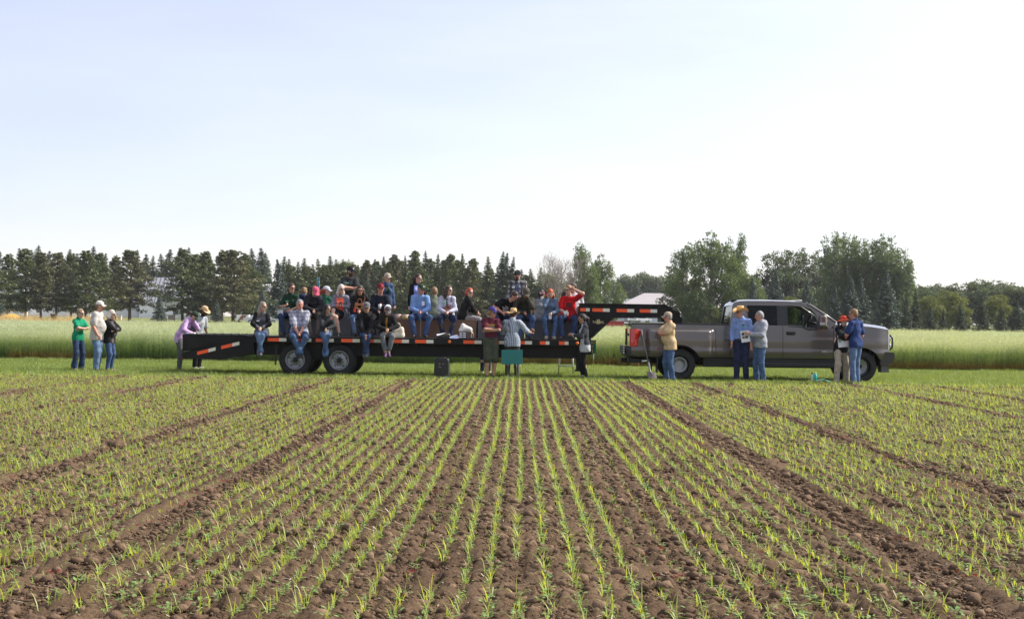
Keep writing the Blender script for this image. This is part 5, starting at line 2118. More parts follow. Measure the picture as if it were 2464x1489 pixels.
# mirrors
for sgn in (-1, 1):
    m = MB()
    yy = KC + sgn * 1.13
    m.box(kx(1967.5), kx(1986), *sorted((yy - .13, yy + .13)), kz(788, 1976), kz(758, 1976), .05)
    mr = kpart(m, 'mirror', M_paint)
    m = MB(); m.box(kx(1968.5), kx(1980), *sorted((yy + sgn * .132, yy + sgn * .12)), kz(782, 1975), kz(776, 1975), .004); kpart(m, 'marker_lens', M_lampclear, mr)
    m = MB()
    for py in (774, 786):
        m.tube([(kx(1984), yy, kz(py, 1984)), (kx(1992), KC + sgn * .93, kz(py + 1, 1992))], .03, 8)
    kpart(m, 'mirror_arm', M_dark, mr)


# wheels: two behind each rear flare, one in front
def truck_wheel(cx, cy, rr_prof, dished, sgn):
    m = MB()
    h, r = .125, WR
    prof = [(r * .62, h * .8), (r * .68, h * 1.0), (r * .82, h * 1.05), (r * .94, h * .97), (r * .99, h * .75), (r, h * .5), (r, -h * .5), (r * .99, -h * .75), (r * .94, -h * .97), (r * .8, -h * 1.05), (r * .62, -h)]
    m.lathe([(a, b * -sgn) for a, b in prof], (cx, cy, r - .012), 'y', 40)
    for k in range(44):
        a = 6.283 * k / 44
        for s in (-1, 1):
            ca, sa = math.cos(a + s * .035), math.sin(a + s * .035)
            q = [(cx + ca * q_ - sa * du, cy + bb, r - .012 + sa * q_ + ca * du) for q_ in (r * .998, r * 1.014) for bb in (s * .02, s * h * .75) for du in (-.018, .018)]
            m.add(q, [(0, 1, 3, 2), (4, 6, 7, 5), (0, 4, 5, 1), (2, 3, 7, 6), (0, 2, 6, 4), (1, 5, 7, 3)])
    w = kpart(m, 'wheel', M_rubber)
    if rr_prof:
        R0 = r * .62
        m = MB()
        if dished:
            pr = [(R0, h * .8), (R0 * 1.0, h * .98), (R0 * .94, h * .98), (R0 * .90, h * .5), (R0 * .86, -h * .35), (R0 * .76, -h * .5), (R0 * .60, -h * .35), (R0 * .56, -h * .1), (R0 * .36, -h * .08), (.001, -h * .08)]
        else:
            pr = [(R0, h * .8), (R0 * 1.0, h * .98), (R0 * .94, h * .98), (R0 * .88, h * .55), (R0 * .74, h * .45), (R0 * .60, h * .62), (R0 * .36, h * .72), (.001, h * .72)]
        base = (cx, cy, r - .012)
        m.lathe([(a, b * -sgn) for a, b in pr], base, 'y', 36)
        kpart(m, 'rim', M_rim, None).parent = w
        hh = -h * .08 if dished else h * .72
        m = MB(); m.lathe([(R0 * .33, hh * -sgn), (R0 * .31, (hh + .03) * -sgn), (.001, (hh + .035) * -sgn)], base, 'y', 20); kpart(m, 'hub', M_dark, None).parent = w
        for k in range(8):
            a = 6.283 * k / 8
            m = MB(); m.lathe([(.017, (hh - .01) * -sgn), (.017, (hh + .03) * -sgn), (.001, (hh + .032) * -sgn)], (cx + math.cos(a) * R0 * .47, cy, r - .012 + math.sin(a) * R0 * .47), 'y', 6); kpart(m, 'lug_nut', M_dark, None).parent = w
    return w


truck_wheel(XW_R, KC - 1.00, True, True, 1)
truck_wheel(XW_R, KC - .70, False, False, 1)
truck_wheel(XW_R, KC + .70, False, False, -1)
truck_wheel(XW_R, KC + 1.00, True, True, -1)
truck_wheel(XW_F, KC - .85, True, False, 1)
truck_wheel(XW_F, KC + .85, True, False, -1)
# badges
M_badge = pmat('badge_grey', (.22, .22, .23), .4)
ybed = KC - half(kx(1600), kz(801, 1600)) - .004
for s_, mat, dx in (('4', M_badge, -.10), ('X', M_red, 0), ('4', M_badge, .10)):
    text_mesh('badge', s_, .13, mat, truck, Matrix.Translation((kx(1583) + dx * 1.1 - KO.x, KC - half(kx(1583) + dx, kz(802, 1583)) - .006 - KO.y, kz(802, 1583))) @ TXT_FRONT, sx=1.3)
m = MB(); m.lathe([(.03, 0), (.028, .008), (.001, .012)], (kx(1577), KC - half(kx(1577), kz(837, 1577)) - .002, kz(838.5, 1577)), 'y', 12); kpart(m, 'side_marker', M_lampred)
xb = kx(1993)
yb = KC - half(xb, kz(845, 1993)) - .004
text_mesh('badge', '6.7', .055, M_badge, truck, Matrix.Translation((kx(1969) - KO.x, yb - KO.y, kz(845.5, 1969))) @ TXT_FRONT)
m = MB(); m.box(kx(1975), kx(2002), yb - .002, yb + .003, kz(847.5, 1990), kz(844, 1990)); kpart(m, 'badge', M_chrome)
m = MB(); m.box(kx(1977), kx(2000), yb - .004, yb - .0025, kz(846.8, 1990), kz(844.8, 1990)); kpart(m, 'badge', M_badge)
m = MB(); m.prism([(kx(2006), kz(824, 2006)), (kx(2007), kz(812, 2007)), (kx(2016), kz(814, 2016)), (kx(2014), kz(824, 2014))], KC - half(kx(2010), 1.0) - .02, KC - half(kx(2010), 1.0)); fbdg = kpart(m, 'fender_badge', M_chrome)
text_mesh('badge', '50', .085, M_badge, truck, Matrix.Translation((kx(2010.5) - KO.x, KC - half(kx(2010), 1.0) - .023 - KO.y, kz(818.5, 2010))) @ TXT_FRONT)
# ------------------------------------------------------------------ people
def A3(*p):
    return np.array(p, float)


class SDF:
    """Smooth union of tapered, flattened capsules and ellipsoids on a voxel grid, turned into a quad mesh by surface nets."""

    def __init__(self):
        self.pr = []

    def cap(self, a, b, ra, rb, k=.025, flat=None):
        """flat: (direction, factor): the shape is thinner by 1/factor along the direction."""
        self.pr.append(('c', np.array(a, float), np.array(b, float), ra, rb, k, flat))
        return self

    def ell(self, c, M, r, k=.025):
        """M: 3x3 with the axes in its columns."""
        self.pr.append(('e', np.array(c, float), np.array(M, float), np.array(r, float), 0, k, None))
        return self

    def bounds(self):
        lo, hi = np.full(3, 1e9), np.full(3, -1e9)
        for t, a, b, r0, r1, k, fl in self.pr:
            if t == 'c':
                r = max(r0, r1)
                lo, hi = np.minimum(lo, np.minimum(a, b) - r), np.maximum(hi, np.maximum(a, b) + r)
            else:
                r = float(max(r0))
                lo, hi = np.minimum(lo, a - r), np.maximum(hi, a + r)
        return lo, hi

    def mesh(self, vox, noise=None, cut=()):
        lo, hi = self.bounds()
        lo = lo - 3 * vox
        n = np.ceil((hi + 3 * vox - lo) / vox).astype(int) + 1
        ax = [lo[i] + vox * np.arange(n[i]) for i in range(3)]
        D = np.full(n, .5, dtype=np.float32)
        for t, a, b, r0, r1, k, fl in self.pr:
            if t == 'c':
                r = max(r0, r1)
                l, h = np.minimum(a, b) - r, np.maximum(a, b) + r
            else:
                r = float(max(r0))
                l, h = a - r, a + r
            m = k + 2.5 * vox
            i0 = np.clip(((l - m - lo) / vox).astype(int), 0, n - 1)
            i1 = np.clip(((h + m - lo) / vox).astype(int) + 2, 1, n)
            sl = tuple(slice(i0[i], i1[i]) for i in range(3))
            x, y, z = ax[0][sl[0]][:, None, None], ax[1][sl[1]][None, :, None], ax[2][sl[2]][None, None, :]
            if t == 'c':
                px, py, pz = x - a[0], y - a[1], z - a[2]
                ba = b - a
                if fl is not None:
                    f, q = fl
                    d = px * f[0] + py * f[1] + pz * f[2]
                    px, py, pz = px + d * f[0] * (q - 1), py + d * f[1] * (q - 1), pz + d * f[2] * (q - 1)
                    ba = ba + f * float(ba @ f) * (q - 1)
                bb = float(ba @ ba)
                tt = np.clip((px * ba[0] + py * ba[1] + pz * ba[2]) / bb, 0, 1) if bb > 1e-12 else 0 * (px + py + pz)
                d = np.sqrt((px - tt * ba[0]) ** 2 + (py - tt * ba[1]) ** 2 + (pz - tt * ba[2]) ** 2) - (r0 + (r1 - r0) * tt)
                if fl is not None:
                    d = d / (1 + (fl[1] - 1) * .4)
            else:
                px, py, pz = x - a[0], y - a[1], z - a[2]
                u = [(px * b[0, i] + py * b[1, i] + pz * b[2, i]) / r0[i] for i in range(3)]
                k0 = np.sqrt(u[0] ** 2 + u[1] ** 2 + u[2] ** 2)
                k1 = np.sqrt((u[0] / r0[0]) ** 2 + (u[1] / r0[1]) ** 2 + (u[2] / r0[2]) ** 2) + 1e-9
                d = k0 * (k0 - 1) / k1
            o = D[sl]
            hh = np.clip(k - np.abs(o - d), 0, None) / k
            D[sl] = np.minimum(o, d) - hh * hh * k * .25
        if noise is not None:
            D += noise(ax[0][:, None, None], ax[1][None, :, None], ax[2][None, None, :]).astype(np.float32)
        for p, nrm in cut:          # keep only the side that nrm points away from
            D = np.maximum(D, (ax[0][:, None, None] - p[0]) * nrm[0] + (ax[1][None, :, None] - p[1]) * nrm[1] + (ax[2][None, None, :] - p[2]) * nrm[2])
        return surface_nets(D, lo, vox)


def surface_nets(D, lo, vox):
    S = D < 0
    c = [S[i:S.shape[0] - 1 + i, j:S.shape[1] - 1 + j, k:S.shape[2] - 1 + k] for i in (0, 1) for j in (0, 1) for k in (0, 1)]
    cnt = sum(q.astype(np.int8) for q in c)
    act = np.argwhere((cnt > 0) & (cnt < 8))
    if len(act) == 0:
        return np.zeros((0, 3)), np.zeros((0, 4), int)
    idx = np.full(cnt.shape, -1, dtype=np.int32)
    idx[act[:, 0], act[:, 1], act[:, 2]] = np.arange(len(act))
    offs = np.array([(i, j, k) for i in (0, 1) for j in (0, 1) for k in (0, 1)])
    val = np.stack([D[act[:, 0] + o[0], act[:, 1] + o[1], act[:, 2] + o[2]] for o in offs], 1)
    acc, num = np.zeros((len(act), 3)), np.zeros(len(act))
    for a in range(8):
        for b in range(a + 1, 8):
            if np.abs(offs[a] - offs[b]).sum() != 1:
                continue
            va, vb = val[:, a], val[:, b]
            s = (va < 0) != (vb < 0)
            t = np.where(s, va / np.where(s, va - vb, 1), 0)
            acc += np.where(s[:, None], offs[a] + t[:, None] * (offs[b] - offs[a]), 0)
            num += s
    V = lo + vox * (act + acc / num[:, None])
    F = []
    for axis in range(3):
        u, v = (axis + 1) % 3, (axis + 2) % 3
        sl0, sl1 = [slice(None)] * 3, [slice(None)] * 3
        sl0[axis], sl1[axis] = slice(0, -1), slice(1, None)
        A, B = S[tuple(sl0)], S[tuple(sl1)]
        for sign in (0, 1):
            e = np.argwhere((A & ~B) if sign == 0 else (~A & B))
            e = e[(e[:, u] > 0) & (e[:, v] > 0) & (e[:, u] < S.shape[u] - 1) & (e[:, v] < S.shape[v] - 1)]
            q = []
            for du, dv in ((0, 0), (1, 0), (1, 1), (0, 1)):
                p = e.copy()
                p[:, u] -= 1 - du
                p[:, v] -= 1 - dv
                q.append(idx[p[:, 0], p[:, 1], p[:, 2]])
            q = np.stack(q, 1)
            F.append(q if sign == 0 else q[:, ::-1])
    return V, np.concatenate(F)


def ik(a, b, l1, l2, hint):
    """Middle joint of a two-bone chain from a to b, bent towards hint; b is pulled in if out of reach."""
    a, b = np.array(a, float), np.array(b, float)
    d = b - a
    L = np.linalg.norm(d)
    mx = (l1 + l2) * .995
    if L > mx:
        b = a + d * mx / L
        d = b - a
        L = mx
    u = d / max(L, 1e-6)
    x = (l1 * l1 - l2 * l2 + L * L) / (2 * L)
    h = math.sqrt(max(0, l1 * l1 - x * x))
    hv = np.array(hint, float)
    hv = hv - u * (hv @ u)
    n = np.linalg.norm(hv)
    hv = hv / n if n > 1e-6 else A3(0, 0, 1)
    return a + u * x + hv * h, b


def skin_mat(name, col):
    return pmat('skin_' + name, col, .55, 0, .10, 25, spec=.35)


SKIN = {'fair': skin_mat('fair', (.56, .33, .24)), 'tan': skin_mat('tan', (.44, .235, .155)), 'red': skin_mat('ruddy', (.52, .25, .18)), 'brown': skin_mat('brown', (.16, .085, .055)), 'olive': skin_mat('olive', (.36, .20, .13))}
M_lip = pmat('lips', (.36, .12, .10), .5)
M_eye = pmat('eye_dark', (.03, .022, .02), .2)
M_lens = pmat('sunglass_lens', (.010, .010, .012), .08, 0, coat=.6)
HAIRC = {'blond': (.36, .25, .13), 'ash': (.23, .16, .095), 'brown': (.055, .032, .020), 'dark': (.018, .012, .010), 'grey': (.25, .245, .24), 'silver': (.52, .48, .42), 'red': (.40, .085, .022), 'auburn': (.36, .055, .018), 'sandy': (.22, .125, .055), 'light': (.26, .20, .15)}


def hair_mat(c):
    return pmat('hair_' + c, HAIRC[c], .55, 0, .35, 30, .5, 90, spec=.4)


DEN = {'blue': denim('denim_blue', (.064, .108, .200)), 'light': denim('denim_light', (.105, .165, .27)), 'dark': denim('denim_dark', (.030, .050, .105)), 'navy': denim('denim_navy', (.020, .026, .060)), 'mid': denim('denim_mid', (.050, .085, .175)),
       'grey': cloth('trousers_grey', (.10, .10, .105)), 'charcoal': cloth('trousers_charcoal', (.045, .045, .050)), 'black': cloth('trousers_black', (.010, .010, .011)), 'khaki': cloth('trousers_khaki', (.37, .32, .25)), 'olive': cloth('shorts_olive', (.060, .068, .045)),
       'brownish': cloth('trousers_dark_brown', (.055, .046, .042)), 'taupe': cloth('trousers_taupe', (.12, .10, .085)), 'washed': denim('denim_washed_grey', (.14, .15, .165))}
SHOE = {'black': pmat('shoe_black', (.014, .014, .015), .5), 'brown': pmat('shoe_brown', (.055, .035, .025), .6), 'white': pmat('shoe_white', (.62, .60, .58), .6), 'grey': pmat('shoe_grey', (.07, .07, .085), .7), 'purple': pmat('shoe_purple', (.06, .025, .07), .6), 'tan': pmat('shoe_tan', (.34, .27, .20), .7), 'blue': pmat('shoe_blue', (.05, .12, .22), .7)}

VOX_B, VOX_C = .0163, .0185


def place_mesh(V, F, mats, fm, name, parent, smooth=True):
    me = mesh_np(name, V, F, mats, fm, smooth)
    return obj(name, me, parent)


def person(sp):
    """Builds one person from a short description. Local axes: l to the person's left, f forward, u up."""
    H = sp.get('H', 1.72)
    s = H / 1.75
    yaw = R(sp.get('yaw', 0))
    fw = sp.get('fat', 1.0)
    female = sp.get('f', False)
    Fd, Ld = A3(math.sin(yaw), -math.cos(yaw), 0), A3(math.cos(yaw), math.sin(yaw), 0)
    U = A3(0, 0, 1)
    seat = sp.get('seat')                       # None, 'bench', 'edge'
    org = A3(*sp['at'])

    def P(l, f, u):
        return Ld * l + Fd * f + U * u

    root = thing('person', tuple(org), sp['label'], 'person', sp.get('group'))
    # --- skeleton (relative to the root at the feet or the seat)
    hip_u = .946 * s if not seat else .085 * s
    pel = P(sp.get('hipl', 0), 0, hip_u)
    lean, side, tw = R(sp.get('lean', 2 if not seat else 8)), R(sp.get('side', 0)), R(sp.get('twist', 0))
    t_up = P(math.sin(side), math.sin(lean), math.cos(lean) * math.cos(side))
    t_up /= np.linalg.norm(t_up)
    sl = Ld * math.cos(tw) + Fd * math.sin(tw)              # shoulder axis
    sl = sl - t_up * (sl @ t_up)
    sl /= np.linalg.norm(sl)
    sf = np.cross(t_up, sl) * -1.0
    if sf @ Fd < 0:
        sf = -sf
    tors = .50 * s
    chest = pel + t_up * (tors * .62) + P(0, .01, 0)
    sh_c = pel + t_up * tors
    slump = sp.get('slump', .03 if seat else 0)
    sh_c = sh_c + Fd * slump
    sw = (.140 if female else .160) * s * (1 + (fw - 1) * .35)
    shl, shr = sh_c + sl * sw - t_up * .035, sh_c - sl * sw - t_up * .035
    neck0 = sh_c + t_up * .02
    hy, hp = R(sp.get('hyaw', math.degrees(yaw))), R(sp.get('hpitch', 5))
    tilt = R(sp.get('htilt', 0))
    hf = A3(math.sin(hy) * math.cos(hp), -math.cos(hy) * math.cos(hp), -math.sin(hp))
    hl = A3(math.cos(hy), math.sin(hy), 0) * math.cos(tilt) + U * math.sin(tilt)
    hl -= hf * (hl @ hf)
    hl /= np.linalg.norm(hl)
    hu = np.cross(hf, hl)
    if hu[2] < 0:
        hu = -hu
    HM = np.stack([hl, hf, hu], 1)
    hs = sp.get('hs', 1.0) * (.97 if female else 1.0) * (.55 + .45 * s)
    neck1 = neck0 + t_up * .045 * s + Fd * .015 + hf * .01
    hc = neck1 + hu * .115 * hs + hf * .018
    hp_w = .085 * s
    hipl, hipr = pel + Ld * hp_w - U * .01, pel - Ld * hp_w - U * .01
    th, sh = .435 * s, .425 * s
    # legs: targets for ankles
    legs = sp.get('legs', 'stand')
    pants, shoesA = [], []
    hintf = [Fd, Fd]
    if not seat:
        sp_ = sp.get('spread', .11)
        st = sp.get('stride', .03)
        ank = [P(sp_, -st, .085), P(-sp_, st, .085)]
        toe = [P(sp_ + .05, -st + .17, .0), P(-sp_ - .05, st + .17, .0)]
        if legs == 'raised':           # left foot up on a step
            ank[0] = P(.08, .34, .085 + sp.get('step', .75))
            toe[0] = ank[0] + P(.02, .17, -.085)
    else:
        drop = sp.get('drop', .44)
        kf = th * .97
        if legs == 'stand':
            legs = 'sit'
        kn_sp = sp.get('knees', .10 if female else .15)
        if legs == 'sit':
            fo = sp.get('foot', .02)
            ank = [P(kn_sp * .9, kf + fo, -drop + .085), P(-kn_sp * .9, kf + fo, -drop + .085)]
        elif legs == 'cross_ankle':
            ank = [P(-.035, kf - .04, -sh + .03), P(.045, kf + .03, -sh + .05)]
        elif legs == 'dangle':
            ank = [P(kn_sp * .8, kf - .05, -sh + .05), P(-kn_sp * .8, kf - .02, -sh + .04)]
        elif legs == 'cross':          # one knee over the other
            ank = [P(-.20, kf + .12, -.16), P(-.02, kf + .02, -drop + .085)]
        toe = [a + P(.03 * q, .16, -.085) for a, q in zip(ank, (1, -1))]
        if legs in ('cross_ankle', 'dangle'):
            toe = [a + P(.02 * q, .15, -.115) for a, q in zip(ank, (1, -1))]
        if legs == 'cross':
            toe[0] = ank[0] + P(-.03, .12, -.12)
    kn = []
    for i, (hj, q) in enumerate(((hipl, 1), (hipr, -1))):
        hint = Fd * (1 if not seat else .4) + U * (0 if not seat else 1.0) + Ld * q * (.12 if not seat else (sp.get('kout', .25)))
        if legs == 'cross' and i == 0:
            hint = U * 1 + Fd * .3 - Ld * .5
        k_, ank[i] = ik(hj, ank[i], th, sh, hint)
        kn.append(k_)
    # arms
    ua, fa = .285 * s, .255 * s
    arms = sp.get('arms', ('down', 'down'))
    wr, el, hd = [], [], []
    for i, (shj, q, spec) in enumerate(((shl, 1, arms[0]), (shr, -1, arms[1]))):
        hint = P(q * .35, -.9, -.4)
        hdir = None
        if spec == 'down':
            w = shj + P(q * .07, .03, -(ua + fa) * .985)
        elif spec == 'pocket':
            w = shj + P(q * .045, .10, -(ua + fa) * .93)
            hint = P(q * .5, -1, 0)
        elif spec == 'crossed':
            w = sh_c + sf * (.165 + .20 * (fw - 1) + (.02 if i else 0)) - sl * q * .085 - t_up * (.270 if i == 0 else .235) * s
            hint = P(q * .8, .75, -.55)
            hdir = -sl * q - sf * .35 + U * .1
        elif spec == 'lap':
            w = pel + P(q * .05, .30 * s + .04, .115)
            hint = P(q * .7, -.5, -.5)
            hdir = P(-q * .45, .8, -.35)
        elif spec == 'knees':
            w = pel + P(q * .045, th * .92, .125)
            hint = P(q * .8, -.2, -.3)
            hdir = P(-q * .5, .7, -.6)
        elif spec == 'between':
            w = pel + P(q * .035, th * .98, -.02)
            hint = P(q * .9, -.1, .1)
            hdir = P(-q * .4, .5, -.8)
        elif spec == 'face':
            w = hc + hf * .07 + hl * q * .055 - hu * .10
            hint = P(q * .45, .5, -1)
            hdir = hu * .9 + hf * -.1 - hl * q * .25
        elif spec == 'head':
            w = hc + hl * q * .15 - hf * .05 + hu * .02
            hint = P(q * 1, .15, -.9)
            hdir = -hl * q * .6 - hf * .4 + hu * .3
        elif spec == 'hold':
            w = pel + P(q * .06, .30, .24 * s)
            hint = P(q * .8, -.5, -.5)
            hdir = P(-q * .5, .8, .25)
        elif spec == 'back':
            w = pel + P(q * .05, -.14, .05)
            hint = P(q * 1, -.6, 0)
        elif spec == 'shoulder':
            w = sh_c + sf * .13 + P(-q * .11, 0, 0) - t_up * .08
            hint = P(q * .7, .4, -1)
            hdir = -sl * q * .9 + U * .5
        else:
            w = shj * 0 + P(*spec[:3])
            if len(spec) > 3:
                hint = P(*spec[3])
            if len(spec) > 4:
                hdir = P(*spec[4])
        e_, w = ik(shj, w, ua, fa, hint)
        wr.append(w)
        el.append(e_)
        d = (w - e_) / np.linalg.norm(w - e_)
        if hdir is not None:
            hdir = hdir / np.linalg.norm(hdir)
            d = d * .4 + hdir * .6
            d /= np.linalg.norm(d)
        hd.append(d)

    # --- body: one continuous surface
    B = SDF()
    tf = (sf, 1.45)
    aw = (.043 if female else .050) * s * (.75 + .25 * fw)
    B.cap(pel, pel + t_up * .12, .125 * s * fw, .115 * s * fw, .05, tf)
    B.cap(pel + t_up * .12, chest, .115 * s * fw, .130 * s * (1 + (fw - 1) * .6), .05, tf)
    B.cap(chest, sh_c - t_up * .04, .126 * s, .088 * s, .04, tf)
    B.cap(shl, shr, .050 * s, .050 * s, .04)
    B.cap(neck0 - t_up * .02, hc - hu * .05, .055 * s, .050 * s, .03)
    # head: skull, jaw, nose, ears, brow
    B.ell(hc + hu * .025 * hs, HM, A3(.074, .096, .098) * hs, .02)
    B.ell(hc - hu * .045 * hs + hf * .020 * hs, HM, A3(.056, .070, .072) * hs, .03)
    B.ell(hc - hu * .095 * hs + hf * .055 * hs, HM, A3(.026, .026, .022) * hs, .03)
    B.cap(hc + hf * .088 * hs + hu * .016 * hs, hc + hf * .112 * hs - hu * .022 * hs, .011 * hs, .017 * hs, .012)
    B.cap(hc + hf * .080 * hs + hu * .032 * hs - hl * .035 * hs, hc + hf * .080 * hs + hu * .032 * hs + hl * .035 * hs, .014, .014, .015)
    for q in (-1, 1):
        B.ell(hc + hl * q * .076 * hs - hu * .005, HM, A3(.014, .024, .032) * hs, .008)
    for i, q in ((0, 1), (1, -1)):
        B.cap((shl, shr)[i], el[i], aw * 1.12, aw * .86, .03)
        B.cap(el[i], wr[i], aw * .84, aw * .58, .02)
        # hand: palm, four fingers with a knuckle bend, thumb
        d = hd[i]
        pn = np.cross(d, U)
        if np.linalg.norm(pn) < .2:
            pn = np.cross(d, Ld)
        pn /= np.linalg.norm(pn)
        across = np.cross(pn, d)
        curl = pn * (-q) if sp.get('palm', 1) else pn
        palm = wr[i] + d * .075 * s
        B.cap(wr[i], palm, .026 * s, .033 * s, .015, (pn, 1.6))
        for j in range(4):
            b0 = palm + across * (j - 1.5) * .0185 * s + d * .012
            ln = (.062, .074, .070, .054)[j] * s
            b1 = b0 + (d * .9 + curl * .35) * ln * .55
            b2 = b1 + (d * .45 + curl * .85) * ln * .5
            B.cap(b0, b1, .0100, .0095, .004)
            B.cap(b1, b2, .0095, .0085, .004)
        tb = wr[i] + d * .03 + across * .030 * s
        tm = tb + (d * .6 + across * .7) * .036 * s
        B.cap(tb, tm, .0125, .0110, .010)
        B.cap(tm, tm + (d * .9 + curl * .3) * .030 * s, .0110, .0095, .004)
    for i in range(2):
        q = 1 if i == 0 else -1
        hj = (hipl, hipr)[i]
        B.cap(hj, kn[i], .082 * s * (.7 + .3 * fw), .054 * s, .04)
        B.cap(kn[i], kn[i] + (ank[i] - kn[i]) * .35 - Fd * .008, .054 * s, .055 * s, .03)
        B.cap(kn[i] + (ank[i] - kn[i]) * .35 - Fd * .008, ank[i], .055 * s, .036 * s, .03)
        B.cap(ank[i] - U * .02, toe[i] * .72 + (ank[i] - U * .05) * .28 + U * .03, .030 * s, .020 * s, .02)
    V, F = B.mesh(VOX_B)
    ctr = V[F].mean(1)
    rel = (ctr - hc) @ HM / hs
    fm = np.zeros(len(F), int)
    mats = [SKIN[sp.get('skin', 'fair')], M_lip, M_eye, hair_mat(sp.get('beardc', sp.get('hair', ('x', 'dark'))[1]) if sp.get('hair') else 'dark')]
    lips = (np.abs(rel[:, 0]) < .024) & (np.abs(rel[:, 2] + .062) < .009) & (rel[:, 1] > .05)
    eyes = (np.abs(np.abs(rel[:, 0]) - .033) < .013) & (np.abs(rel[:, 2] - .012) < .010) & (rel[:, 1] > .05)
    fm[lips] = 1
    fm[eyes] = 2
    if sp.get('beard'):
        jaw = (rel[:, 2] < -.030) & (rel[:, 2] > -.145) & (rel[:, 1] > -.01) & ~((np.abs(rel[:, 0]) < .022) & (np.abs(rel[:, 2] + .062) < .008)) & (np.linalg.norm(rel, axis=1) < .17)
        if sp['beard'] == 'goatee':
            jaw &= np.abs(rel[:, 0]) < .038
        fm[jaw] = 3
    body = place_mesh(V, F, mats, fm, 'body', root)

    # --- upper garment
    seed = abs(hash(sp['label'])) % 1000 if False else sum(map(ord, sp['label'])) % 997
    n1, n2 = Field(seed, 26.0, 7), Field(seed + 1, 60.0, 6)

    def wr_noise(a1=.0056, a2=.0026):
        return lambda x, y, z: a1 * n1(x * .8, y * .8, z * 1.25) + a2 * n2(x, y, z)
    top = sp['top']
    lay = sp.get('puff', .012 if top.get('kind') in ('tee', 'polo') else .016)
    T = SDF()
    g = lay
    hem = sp.get('hem', .02)
    if hem < 0:
        T.cap(pel - t_up * hem, pel + t_up * .12, (.130 * s * fw + g), .118 * s * fw + g, .05, (sf, 1.36))
    else:
        T.cap(pel - t_up * hem, pel + t_up * .12, (.146 * s * fw + g), .122 * s * fw + g, .05, (sf, 1.40))
    T.cap(pel + t_up * .12, chest, .118 * s * fw + g, .133 * s * (1 + (fw - 1) * .6) + g, .05, (sf, 1.36))
    T.cap(chest, sh_c - t_up * .04, .130 * s + g, .092 * s + g, .04, (sf, 1.36))
    T.cap(shl, shr, .050 * s + g, .050 * s + g, .04)
    if hem >= 0:
        for hj in (hipl, hipr):
            hr = .086 * s * (.7 + .3 * fw) + g + (.004 if female else .010)
            if not seat:
                T.cap(hj + U * .05, hj - U * (hem + .10), hr, hr, .06)
            else:
                T.cap(hj + U * .04, hj + U * .015 + Fd * .04, hr, hr, .06)
    if sp.get('belly'):
        T.ell(pel + t_up * .17 + sf * .085, np.stack([sl, sf, t_up], 1), A3(.15, sp['belly'], .17) * s, .07)
    if female and not sp.get('nob'):
        for q in (-1, 1):
            T.ell(chest + t_up * .03 + sf * .085 * s + sl * q * .062 * s, np.stack([sl, sf, t_up], 1), A3(.068, .060, .068) * s, .04)
    slv = top.get('sleeve', 'long')
    for i in range(2):
        a, b = (shl, shr)[i], el[i]
        if slv == 'none':
            continue
        if slv == 'short':
            T.cap(a, a + (b - a) * .72, aw * 1.16 + g, aw * 1.12 + g * 1.6, .03)
        elif slv == 'elbow':
            T.cap(a, b, aw * 1.16 + g, aw * 1.0 + g, .03)
            T.cap(b, b + (wr[i] - b) * .25, aw + g, aw * .95 + g, .02)
        else:
            T.cap(a, b, aw * 1.14 + g, aw * .95 + g, .03)
            T.cap(b, b + (wr[i] - b) * .96, aw * .95 + g, aw * .68 + g, .025)
    if top.get('collar', True):
        T.cap(neck0 - t_up * .01, neck0 + t_up * .028, .060 * s + g, .060 * s + g * .6, .02)
    if top.get('hood'):
        T.ell(neck0 - sf * .08 + t_up * .01, np.stack([sl, sf, t_up], 1), A3(.105, .06, .075), .03)
    if top.get('skirt'):         # long tunic or cardigan below the waist
        T.cap(pel - t_up * (.02 + top['skirt']), pel, .175 * s * fw + g, .135 * s * fw + g, .05, (sf, 1.28))
    cut = [(pel - t_up * (hem + .075 * s + top.get('skirt', 0)), -t_up)]
    V, F = T.mesh(VOX_C, wr_noise(), cut)
    ctr = V[F].mean(1)
    dl, df, dz = (ctr - chest) @ sl, (ctr - chest) @ sf, (ctr - chest) @ t_up
    fm = np.zeros(len(F), int)
    mats = [top['mat']]
    if top.get('front'):         # open jacket: the shirt beneath shows in a strip
        w, m2 = top['front']
        mats.append(m2)
        fm[(np.abs(dl + .01) < w * (1 + .25 * np.clip(-dz, 0, .4))) & (df > .03) & (dz < .17)] = 1
    if top.get('back'):
        mats.append(top['back'])
        fm[(df < .035) & (dz > -.30)] = len(mats) - 1
    if top.get('sleeves'):
        mats.append(top['sleeves'])
        ii = len(mats) - 1
        dist = np.full(len(F), 9.0)
        for i in range(2):
            for a, b in (((shl, shr)[i], el[i]), (el[i], wr[i])):
                ba = b - a
                t_ = np.clip(((ctr - a) @ ba) / (ba @ ba), 0, 1)
                dist = np.minimum(dist, np.linalg.norm(ctr - a - t_[:, None] * ba, axis=1) - .0)
        fm[(dist < aw + .045) & (np.abs(dl) > sw * .80)] = ii
    garment = place_mesh(V, F, mats, fm, top['name'], root)
    if top.get('skirt'):
        pass

    # --- lower garment
    bot = sp['bot']
    Bt = SDF()
    g = bot.get('g', .012)
    if hem < 0:
        Bt.cap(pel - U * .02, pel + t_up * .07, .130 * s * fw + g, .118 * s * fw + g * .8, .05, (sf, 1.36))
    else:
        Bt.cap(pel - U * .02, pel, .120 * s * fw, .112 * s * fw, .05, (sf, 1.42))
